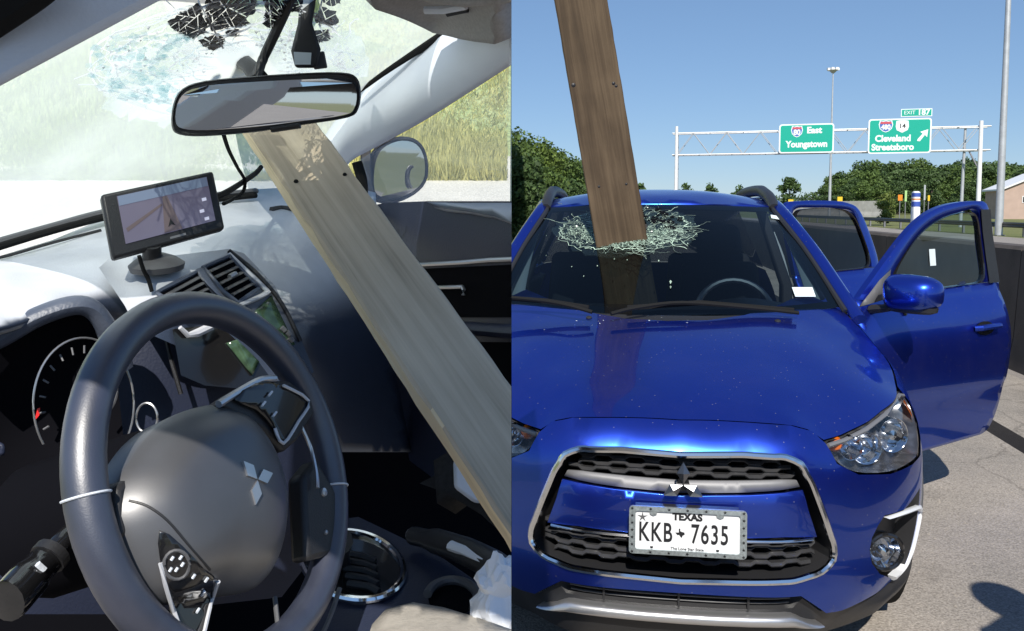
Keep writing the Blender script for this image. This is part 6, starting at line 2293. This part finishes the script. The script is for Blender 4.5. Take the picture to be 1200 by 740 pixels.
def hub_h(a, b):
    """height of the cushion over a place in the wheel plane"""
    v = np.array([a, b]) - hcn
    ln = np.linalg.norm(v) + 1e-9
    best = 1e9
    for i in range(len(hb)):
        p, q = hb[i] - hcn, hb[(i + 1) % len(hb)] - hcn
        d = q - p
        den = v[0] * d[1] - v[1] * d[0]
        if abs(den) < 1e-12:
            continue
        t = (p[0] * d[1] - p[1] * d[0]) / den
        u = (p[0] * v[1] - p[1] * v[0]) / den
        if t > 0 and -1e-6 <= u <= 1 + 1e-6:
            best = min(best, t)
    k = min(1.0, 1.0 / best)
    return .004 + .048 * cushion(k)


def on_hub(px, py, lift=0.0):
    """place on the cushion seen at (px, py)"""
    h = .04
    for _ in range(12):
        q = wplane(px, py, h)
        h = .6 * h + .4 * (hub_h(*q) + lift)
    return wpt(*q, h)


def pod_on(name, pts, h, parent, m, dh=.006, hs=.03):
    pts = smooth_path([np.array(p, float) for p in pts], 2, True)
    return cab(name, MB().sheet([tuple(p) for p in pts], [], (lambda x, y: on_hub(x, y, .004)) if pts[0][0] < 270 else (lambda x, y: wpt(*wplane(x, y, .025), .025)), 7), m, parent, angle=60, solid=.004)


sa = [(187, 622), (214, 640), (240, 668), (256, 682), (246, 712), (236, 748), (218, 748), (198, 700), (188, 660)]
sb = [(276, 468), (300, 449), (332, 452), (362, 470), (350, 494), (332, 520), (322, 502), (302, 480)]
for pts, lab in ((sa, 'switch_pod'), (sb, 'switch_pod')):
    sp_ = pod_on(lab, pts, .026, stw, M['gloss_black'])
    cab('pod_trim', MB().tube([(on_hub(q[0], q[1], .005) if pts is sa else wpt(*wplane(q[0], q[1], .027), .027)) for q in smooth_path([np.array(p, float) for p in pts[2 if pts is sb else 3:][: (5 if pts is sb else 6)]], 3)], .0019, 6), M['satin_in'], sp_)
    if pts is sa:
        cab('button_ring', MB().tube([on_hub(207 + 15 * math.cos(t), 662 + 17 * math.sin(t), .004) for t in np.linspace(0, 6.28, 18, endpoint=False)], .0016, 6, True), M['grey_plastic'], sp_)
        bt = ((202, 655), (212, 654), (207, 668), (200, 668), (214, 662), (227, 676), (242, 680), (238, 696), (232, 716))
    else:
        bt = ((317, 462), (309, 474), (322, 486))
    for x, y in bt:
        cab('button_mark', MB().tube([on_hub(x - 1.5, y + 2, .006), on_hub(x + 1.5, y - 2.5, .006)] if pts is sa else [wpt(*wplane(x - 2, y + 2, .028), .028), wpt(*wplane(x + 2, y - 3, .028), .028)], .0013, 6), M['trim_grey'], sp_)
# spokes to the rim
for pts in ([(345, 560), (362, 540), (398, 600), (395, 650), (350, 660)], [(122, 575), (146, 556), (154, 620), (128, 640)]):
    o = [wplane(x, y, .0) for x, y in pts]
    cab('spoke', MB().hexa([wpt(*q, .012) for q in o], [wpt(*q, -.012) for q in o]), M['black_plastic'], stw, bevel=.006)
o = [wplane(x, y, .02) for x, y in ((258, 474), (282, 458), (306, 444), (340, 446), (366, 466), (370, 486), (350, 516), (334, 530), (310, 505))]
cab('spoke', MB().hexa([wpt(*q, .020) for q in o], [wpt(*q, -.012) for q in o]), M['black_plastic'], stw, bevel=.005)
cab('spoke_trim', MB().tube([wpt(*q, .018) for q in smooth_path([wplane(x, y, .018) for x, y in ((353, 500), (364, 525), (371, 555), (372, 572))], 4)], .0022, 6), M['satin'], stw)
cab('spoke_trim', MB().tube([wpt(*q, .021) for q in smooth_path([wplane(x, y, .021) for x, y in ((256, 474), (280, 459), (304, 446), (322, 444))], 4)], .0040, 8), M['satin'], stw)
for x, y, s in ((369, 580, .006), (371, 627, .003)):
    q = wplane(x, y, .0)
    cab('screw_cap', MB().lathe([(s, 0), (s * .8, .004), (0, .005)], wpt(*q, .01), WN, 10), M['satin'], stw)
for (x0, y0, x1, y1) in ((72, 587, 112, 577), (402, 560, 380, 575)):
    # stitched joints of the leather
    a, b = wplane(x0, y0, .012), wplane(x1, y1, .012)
    an = math.atan2(*((a + b) / 2)[::-1])
    rc = .175
    cab('leather_joint', MB().tube([WC + (WR_ * math.cos(an) + WU * math.sin(an)) * (rc + .0178 * math.cos(t)) + WN * .0190 * math.sin(t) for t in np.linspace(-.6, 3.4, 16)], .0012, 6), M['trim_grey'], stw)
cab('column_shroud', MB().lathe([(.03, -.01), (.055, -.03), (.07, -.10), (.075, -.25)], WC, WN, 20), M['void'], stw)
# diamonds
eo_ = wplane(299, 563, .050)
a1, a2 = wplane(297, 592, .050), wplane(299, 563, .050)
dv = (a1 - a2) / np.linalg.norm(a1 - a2)
exm, eym = WR_ * (-dv[1]) + WU * dv[0], WR_ * dv[0] + WU * dv[1]
eo3 = wpt(*eo_, .0505)
nn = np.cross(exm, eym)
if nn @ WN < 0:
    exm = -exm
es_ = .0245
for a in (90, 210, 330):
    d = np.array([math.cos(R(a)), math.sin(R(a))])
    p_ = np.array([-d[1], d[0]])
    poly = [d * 0.03, d * .5 + p_ * .29, d, d * .5 - p_ * .29]
    lo_ = [eo3 + (exm * q[0] + eym * q[1]) * es_ - WN * .004 for q in poly]
    hi_ = [eo3 + (exm * q[0] + eym * q[1]) * es_ + WN * .0028 for q in poly]
    cab('diamond', MB().hexa(lo_, hi_), M['satin'], hub, smooth=False)
cab('cover_seam', MB().tube([on_hub(q[0], q[1], .0002) for q in smooth_path([np.array([x, y], float) for x, y in ((151, 587), (172, 593), (196, 610), (222, 640), (246, 668))], 4)], .0011, 6), M['black_plastic'], hub)

# stalk
lv = cab('indicator_stalk', MB().tube(path([(96, 612, .82), (74, 634, .79), (58, 652, .775), (34, 678, .745), (14, 700, .72), (6, 706, .712)], 3), [.010] * 3 + [.0105] * 3 + [.0155] * 3 + [.0185] * 3 + [.0185] * 3 + [.008], 14), M['gloss_black'])
cab('stalk_ring', MB().tube([P(63, 647, .778), P(55, 656, .770)], .0175, 14), M['black_plastic'], lv)
cab('stalk_mark', MB().tube([P(44, 661, .738), P(52, 668, .742)], .003, 6), M['trim_grey'], lv)
cab('stalk_mark', MB().tube([P(40, 670, .736), P(47, 678, .738)], .003, 6), M['trim_grey'], lv)
cab('column_edge', MB().tube(path([(322, 700, .84), (326, 735, .82)]), .0025, 6), M['grey_plastic'])
cab('console_edge', MB().tube(path([(398, 690, .95), (388, 720, .92), (374, 752, .90)]), .003, 6), M['grey_plastic'])

# --- inside mirror
mo = smooth_path([np.array(q, float) for q in [(201, 148), (203, 122), (214, 104), (240, 95), (290, 90), (350, 86), (400, 85), (418, 91), (423, 108), (420, 128), (408, 138), (360, 146), (300, 155), (240, 160), (210, 158)]], 3, True)
mc = np.mean(mo, axis=0)


def mdep(x, y):
    return 1.035 + .0002 * (x - 310) + .00014 * (y - 120)


rg = []
for k, dz in ((.84, .045), (.95, .030), (1.0, .012), (1.0, .0), (.965, -.004), (.925, -.001)):
    rg.append([P(*(mc + (q - mc) * np.array([1 - (1 - k) * .45, k])), mdep(*q) + dz) for q in mo])
irm = cab('inside_mirror', MB().loft(rg), M['black_plastic'], angle=60)
gm = [mc + (q - mc) * np.array([.955, .80]) + np.array([0, .5]) for q in mo]
cab('mirror_glass', MB().hexa([P(*q, mdep(*q) - .0045) for q in gm], [P(*q, mdep(*q) + .004) for q in gm]), M['mirror'], irm, smooth=False)
cab('mirror_button', MB().tube([P(318, 152.5, 1.032), P(352, 147.5, 1.034)], .006, 8, flat=.6), M['black_plastic'], irm)
st_ = cab('mirror_mount', MB().tube(path([(262, 64, 1.13), (278, 68, 1.12), (292, 78, 1.09), (304, 92, 1.07)], 3), [.014] * 4 + [.011] * 3 + [.012] * 3, 10), M['black_plastic'], irm)
cab('mount_cap', MB().hexa([P(x, y, 1.14) for x, y in ((256, 62), (290, 54), (300, 66), (268, 72))], [P(x, y, 1.16) for x, y in ((256, 62), (290, 54), (300, 66), (268, 72))]), M['black_plastic'], st_, bevel=.003)
cab('wire', MB().tube(path([(344, -20, 1.02), (338, 5, 1.04), (322, 40, 1.06), (308, 70, 1.07), (300, 92, 1.06)]), .0065, 8), M['black_plastic'], irm)
sb_ = [(346, 80), (341, 60), (349, 28), (352, -10), (372, -10), (366, 28), (376, 58), (371, 80)]
sx_ = cab('sensor_box', MB().hexa([P(x, y, 1.10) for x, y in sb_], [P(x, y, 1.15) for x, y in sb_]), M['black_plastic'], irm, bevel=.004)
cab('sensor_label', MB().hexa([P(x, y, 1.098) for x, y in ((344, 61), (365, 62), (364, 76), (345, 76))], [P(x, y, 1.101) for x, y in ((344, 61), (365, 62), (364, 76), (345, 76))]), M['label'], sx_, smooth=False)
cab('sensor_bracket', MB().hexa([P(x, y, 1.12) for x, y in ((366, 62), (380, 60), (384, 80), (368, 82))], [P(x, y, 1.15) for x, y in ((366, 62), (380, 60), (384, 80), (368, 82))]), M['grey_plastic'], sx_, bevel=.002)
cab('trim_strip', MB().hexa([P(x, y, 1.10) for x, y in ((206, 58), (218, 58), (256, 80), (248, 84))], [P(x, y, 1.11) for x, y in ((206, 58), (218, 58), (256, 80), (248, 84))]), M['grey_plastic'], ws_l, bevel=.002)

# --- passenger door
DD = [(425, 240, 1.80), (520, 235, 1.55), (600, 236, 1.33), (660, 236, 1.20), (450, 300, 1.72), (600, 262, 1.32), (540, 262, 1.49), (450, 400, 1.70), (600, 300, 1.32), (600, 400, 1.31), (600, 500, 1.29), (480, 500, 1.62), (660, 400, 1.18), (560, 330, 1.44)]
dfn = depth_of(DD)
pdoor = cab('passenger_door', relief([(425, 244), (450, 238), (500, 236), (560, 236), (660, 236), (660, 620), (560, 600), (480, 540), (455, 420), (440, 300)], dfn, 16), M['navy'])


def dp(x, y, l=0.0):
    return P(x, y, float(dfn(x, y)) - l)


cab('door_ledge', MB().loft([[dp(a, b, .002) for a, b in ((500, 237), (540, 238), (575, 238), (610, 238), (650, 238))], [dp(a, b, .03) for a, b in ((520, 243), (548, 247), (578, 253), (610, 264), (650, 274))]], closed_ring=False), M['dash_glare'], pdoor, solid=.01)
cab('door_strip', MB().tube([dp(a, b, .012) for a, b in ((470, 311), (493, 310.5), (540, 308), (575, 305), (605, 304), (650, 302))], .0045, 8), M['satin'], pdoor)
cab('door_recess', MB().sheet([(478, 316), (650, 308), (650, 372), (500, 372)], [], lambda x, y: dp(x, y, .006), 20), M['void'], pdoor)
cab('door_handle', MB().tube([dp(500, 337.5, .022), dp(520, 337, .024), dp(542, 336.5, .024), dp(543.5, 340, .024), dp(543, 346, .022)], .0038, 8), M['satin'], pdoor)
cab('arm_rest', MB().tube([dp(470, 381, .03), dp(540, 384, .035), dp(600, 389, .035), (dp(650, 392, .035))], .022, 10, flat=.5), M['navy'], pdoor)
cab('door_pocket', MB().sheet([(490, 400), (650, 402), (650, 500), (520, 480)], [], lambda x, y: dp(x, y, .006), 22), M['void'], pdoor)
swf = depth_of([(425, 240, 1.83), (660, 238, 1.22), (410, 186, 1.80), (500, 140, 1.58), (600, 76, 1.32), (660, 50, 1.18), (560, 170, 1.46)])
cab('side_window', relief([(425, 242), (418, 190), (446, 172), (500, 142), (560, 104), (600, 78), (660, 40), (660, 240)], swf, 20), M['glass_cabin_side'], pdoor)
cab('quarter_seal', MB().tube(path([(418, 190, 1.76), (424, 212, 1.77), (426, 242, 1.78)]), .012, 8), M['rubber'], pdoor)
# outside mirror on that door
so2 = smooth_path([np.array(q, float) for q in [(430, 228), (430, 195), (440, 172), (462, 161), (484, 162), (497, 174), (502, 195), (499, 214), (486, 228), (464, 238), (444, 238)]], 3, True)
sc2 = np.mean(so2, axis=0)


def sdep(x, y):
    return 1.97 + .0008 * (x - 465) + .00021 * (y - 200)


om = cab('outside_mirror', MB().loft([[P(*(sc2 + (q - sc2) * k), sdep(*q) + dz) for q in so2] for k, dz in ((.5, .10), (.85, .07), (1.0, .03), (1.0, .0), (.93, -.004), (.90, 0.004))]), M['black_plastic'], pdoor, angle=60)
gm2 = [sc2 + (q - sc2) * np.array([.82, .86]) + np.array([2.5, -.5]) for q in so2]
cab('mirror_glass', MB().hexa([P(*q, sdep(*q) - .006) for q in gm2], [P(*q, sdep(*q) + .003) for q in gm2]), M['mirror'], om, smooth=False)
cab('mirror_foot', MB().hexa([P(x, y, 1.86) for x, y in ((422, 180), (434, 172), (438, 236), (424, 240))], [P(x, y, 1.95) for x, y in ((422, 180), (434, 172), (438, 236), (424, 240))]), M['black_plastic'], om, bevel=.004)
bs = np.array([485, 208.0])
cab('blind_spot_mirror', MB().tube([P(bs[0] + 7 * math.cos(t), bs[1] + 13 * math.sin(t), 1.968) for t in np.linspace(1.9, 4.6, 12)], .004, 6), M['black_plastic'], om)

# --- console, handbrake, seats
CC = [(380, 610, 1.22), (470, 640, 1.18), (540, 668, 1.10), (600, 700, 1.02), (640, 760, .94), (380, 770, .98), (390, 700, 1.05), (480, 720, 1.0)]
cf = depth_of(CC)
con = cab('centre_console', relief([(372, 612), (420, 606), (470, 630), (520, 655), (562, 684), (640, 730), (640, 800), (360, 800), (366, 700)], cf, 16), M['navy'])


def cp(x, y, l=0.0):
    return P(x, y, float(cf(x, y)) - l)


cab('gear_surround', MB().tube([cp(414 + 58 * math.cos(t) + 10 * math.sin(t), 663 + 40 * math.sin(t), .012) for t in np.linspace(0, 6.2832, 48, endpoint=False)], .0050, 8, True), M['chrome'], con)
gp = cab('gear_plate', MB().sheet([(414 + 54 * math.cos(t) + 9 * math.sin(t), 663 + 36 * math.sin(t)) for t in np.linspace(0, 6.2832, 30, endpoint=False)], [], lambda x, y: cp(x, y, .008), 12), M['gloss_black'], con)
for k in range(5):
    cab('gate_ridge', MB().tube([cp(400 + 2 * k, 648 + 9 * k, .014), cp(425 + 2 * k, 652 + 9 * k, .018), cp(440 + k, 658 + 9 * k, .014)], .005, 6), M['black_plastic'], gp)
cab('gear_lever', MB().tube([cp(402, 664, .0), cp(400, 650, .06), cp(396, 636, .11)], [.012, .010, .02], 10), M['black_plastic'], gp)
cab('gate_mark', MB().lathe([(.004, 0), (.0, .002)], cp(427, 669, .02), (0, -1, .6), 8), M['white'], gp)
hbk = cab('handbrake', MB().tube(path([(484, 628, 1.16), (510, 634, 1.12), (545, 646, 1.06), (580, 664, 1.0), (610, 690, .96)], 3), [.013] * 3 + [.017] * 3 + [.018] * 3 + [.019] * 3 + [.018], 12), M['black_plastic'])
cab('release_button', MB().tube([P(480, 626.5, 1.165), P(490, 629, 1.155)], .009, 10), M['silver_plastic'], hbk)
cab('lever_sleeve', MB().tube([P(530, 639.5, 1.065), P(548, 645.5, 1.04), P(572, 657.5, 1.0)], [.010, .011, .010], 10, flat=.7), M['trim_grey'], hbk)
cup = cab('cup_holder', MB().tube([cp(530 + 30 * math.cos(t), 702 + 22 * math.sin(t), .03) for t in np.linspace(3.4, 6.9, 22)], .006, 8), M['grey_plastic'], con)
cab('cup_well', MB().sheet([(530 + 28 * math.cos(t), 702 + 20 * math.sin(t)) for t in np.linspace(0, 6.28, 20, endpoint=False)], [], lambda x, y: cp(x, y, .012), 10), M['void'], con)
cab('driver_seat', relief([(424, 770), (436, 732), (452, 714), (484, 706), (520, 712), (560, 724), (600, 738), (640, 760), (640, 820), (424, 820)], [(424, 770, .86), (452, 714, .97), (520, 712, .96), (600, 738, .88), (640, 820, .72), (424, 820, .76), (520, 745, .86)], 12), M['cloth_beige'], solid=.05)
cab('passenger_seat', relief([(508, 540), (528, 528), (560, 536), (600, 548), (640, 560), (640, 640), (600, 636), (560, 600), (524, 580), (512, 590)], [(508, 540, 1.42), (560, 536, 1.38), (640, 560, 1.26), (640, 640, 1.15), (560, 600, 1.30), (524, 580, 1.38)], 14), M['cloth_dark'], solid=.06)
cab('sunlight_patch', MB().hexa([P(x, y, 1.30) for x, y in ((531, 540), (540, 530), (552, 560), (570, 590), (556, 590), (532, 572))], [P(x, y, 1.33) for x, y in ((531, 540), (540, 530), (552, 560), (570, 590), (556, 590), (532, 572))]), M['trim_grey'], bevel=.006)  # pale piece standing in for sunlight on the seat
cab('floor', MB().sheet([(.1, -.6), (1.5, -.6), (1.5, 1.3), (.1, 1.3)], [], lambda r, f: W3(r, f, .50), .3), M['void'], solid=.04)

# --- navigator on its stand
gc = P(190, 252, 1.09)
nav = empty('navigator', gc, 0, 'satellite navigator with black frame showing a road, standing on the dashboard', 'navigator')


def nv(name, mb, m, parent=None, **k):
    return build(name, mb, m, parent or nav, origin=gc, clip=((CLIPX - gc[0], 0, 0), (1, 0, 0)), **k)


NQ = [P(118, 228, 1.05), P(250, 200, 1.135), P(264, 268, 1.125), P(132, 304, 1.04)]


def nq(u, v, l=0.0):
    p = (NQ[0] * (1 - u) + NQ[1] * u) * (1 - v) + (NQ[3] * (1 - u) + NQ[2] * u) * v
    n = np.cross(NQ[1] - NQ[0], NQ[3] - NQ[0])
    n /= np.linalg.norm(n)
    return p + n * (l if n @ (EYE - p) > 0 else -l)


def nbox(u0, v0, u1, v1, l0, l1):
    q = ((u0, v0), (u1, v0), (u1, v1), (u0, v1))
    return MB().hexa([nq(a, b, l0) for a, b in q], [nq(a, b, l1) for a, b in q])


nv('casing', nbox(0, 0, 1, 1, -.018, 0), M['black_plastic'], bevel=.004)
scr = nv('screen', nbox(.125, .085, .925, .83, 0, .0012), M['screen'], smooth=False)
nv('screen_sky', nbox(.13, .09, .92, .24, .001, .0018), M['screen_sky'], scr, smooth=False)
nv('screen_road', MB().hexa([nq(a, b, .001) for a, b in ((.50, .25), (.54, .25), (.62, .82), (.46, .82))], [nq(a, b, .0019) for a, b in ((.50, .25), (.54, .25), (.62, .82), (.46, .82))]), M['screen_road'], scr, smooth=False)
nv('screen_road', MB().hexa([nq(a, b, .001) for a, b in ((.15, .60), (.48, .35), (.49, .38), (.16, .66))], [nq(a, b, .0017) for a, b in ((.15, .60), (.48, .35), (.49, .38), (.16, .66))]), M['screen_road'], scr, smooth=False)
nv('cursor', MB().hexa([nq(a, b, .002) for a, b in ((.53, .62), (.56, .74), (.53, .71), (.50, .74))], [nq(a, b, .003) for a, b in ((.53, .62), (.56, .74), (.53, .71), (.50, .74))]), M['ink'], scr, smooth=False)
for a, b in ((.84, .42), (.83, .74), (.80, .6)):
    nv('screen_mark', nbox(a, b, a + .04, b + .05, .001, .002), M['screen_mark'], scr, smooth=False)
nv('maker_mark', nbox(.50, .90, .64, .935, 0, .0008), M['silver_plastic'], smooth=False)
stn = nv('stand', MB().tube([P(178, 286, 1.075), P(178, 298, 1.085), P(180, 306, 1.09)], [.012, .012, .016], 12), M['black_plastic'])
nv('suction_foot', MB().lathe([(.034, -.004), (.036, .004), (.026, .012), (.012, .018)], P(184, 313, 1.10), (0, -.15, 1), 24), M['grey_plastic'], stn)
cbl = MB().tube(path([(163, 300, 1.04), (168, 316, 1.05), (174, 328, 1.06), (178, 342, 1.06)]), .0028, 6)
nv('cable', cbl, M['rubber'])
nv('cable', MB().tube(path([(252, 232, 1.14), (268, 224, 1.22), (284, 214, 1.34), (300, 203, 1.45), (306, 196, 1.5)]), .0045, 6), M['rubber'])
nv('cable', MB().tube(path([(262, 158, 1.10), (268, 176, 1.18), (278, 196, 1.27), (287, 212, 1.33), (284, 226, 1.33), (272, 234, 1.28), (262, 239, 1.2)]), .0030, 6), M['rubber'])

# --- the plank inside the cabin
qb, qt = P(604, 551, .95), P(342, 172, 1.30)
axw_ = (qt - qb) / np.linalg.norm(qt - qb)
vdir = ((qb + qt) / 2 - EYE)
vdir /= np.linalg.norm(vdir)
rt_ = np.cross(axw_, vdir)
rt_ /= np.linalg.norm(rt_)
if rt_[0] < 0:
    rt_ = -rt_
M['wood_in'] = wood_mat('grey_weathered_board', (0.52, 0.425, 0.31), (0.70, 0.585, 0.44), axw_)
M['wood_edge'] = wood_mat('sunlit_edge_wood', (0.84, 0.68, 0.44), (0.90, 0.80, 0.60), axw_)  # sunlight put into the colour of the narrow sides
aw_ = np.cross(axw_, rt_)
if aw_ @ vdir < 0:
    aw_ = -aw_
wdd = rt_ * math.cos(R(24)) + aw_ * math.sin(R(24))
qs = qb - axw_ * .12
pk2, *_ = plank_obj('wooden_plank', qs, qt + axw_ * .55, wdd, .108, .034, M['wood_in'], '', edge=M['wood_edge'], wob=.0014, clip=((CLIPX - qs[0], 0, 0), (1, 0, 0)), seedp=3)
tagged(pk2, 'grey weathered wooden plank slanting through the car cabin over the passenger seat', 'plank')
fn_ = -aw_ * math.cos(R(24)) + rt_ * math.sin(R(24))
for px, py, s in ((347, 213, .0038), (404, 205, .0034)):
    o = P(px, py, 1.0) - EYE
    t = (((qb + qt) / 2 + fn_ * .0172 - EYE) @ fn_) / (o @ fn_)
    build('nail_head', MB().lathe([(s, 0), (s * .8, .002), (0, .003)], EYE + o * t - qs, fn_, 10), M['rubber'], pk2)
# --- crumpled white bag by the handbrake
r_ = np.random.default_rng(9)
bgm = bmesh.new()
bmesh.ops.create_icosphere(bgm, subdivisions=4, radius=1.0)
from mathutils import noise
bo = P(590, 706, .93)
mbb = MB()
V = []
for v in bgm.verts:
    n = v.co.normalized()
    k = 1 + .30 * noise.noise(n * 1.7) + .22 * abs(noise.noise(n * 4.3 + Vector((3, 1, 2)))) + .10 * noise.noise(n * 9)
    waist = 1 - .35 * math.exp(-((n.z - .25) / .16) ** 2)
    V.append((n.x * .030 * k * waist - .004, n.y * .026 * k * waist, n.z * .052 * k))
mbb.add(V, [tuple(q.index for q in f.verts) for f in bgm.faces])
bgm.free()
bagm = mbb
bagm.xform(lambda q: np.asarray(q) + bo)
bag = build('plastic_bag', bagm, M['plastic_bag'], None, origin=bo, clip=((CLIPX - bo[0], 0, 0), (1, 0, 0)), angle=25)
tagged(bag, 'crumpled white plastic bag beside the handbrake', 'bag')

# --- unseen door shape added behind the camera to darken the inside mirror's reflection
ddr = build('reflection_panel', MB().hexa([(-.95, -.62, .55), (.55, -.75, .55), (.55, -.75, 1.30), (-.95, -.62, 1.30)], [(-.95, -.70, .55), (.55, -.83, .55), (.55, -.83, 1.30), (-.95, -.70, 1.30)]).xform(lambda q: np.asarray(q) - CB), M['navy'], cabin, bevel=.02)
build('window_surround', MB().tube([np.array(q) - CB for q in smooth_path([np.array(p) for p in ((-.95, -.66, 1.28), (-.80, -.66, 1.62), (-.30, -.68, 1.72), (.50, -.76, 1.70), (.56, -.78, 1.28))], 5)], .055, 10), M['black_plastic'], ddr)  # dark arch added for the upper part of the mirror's reflection
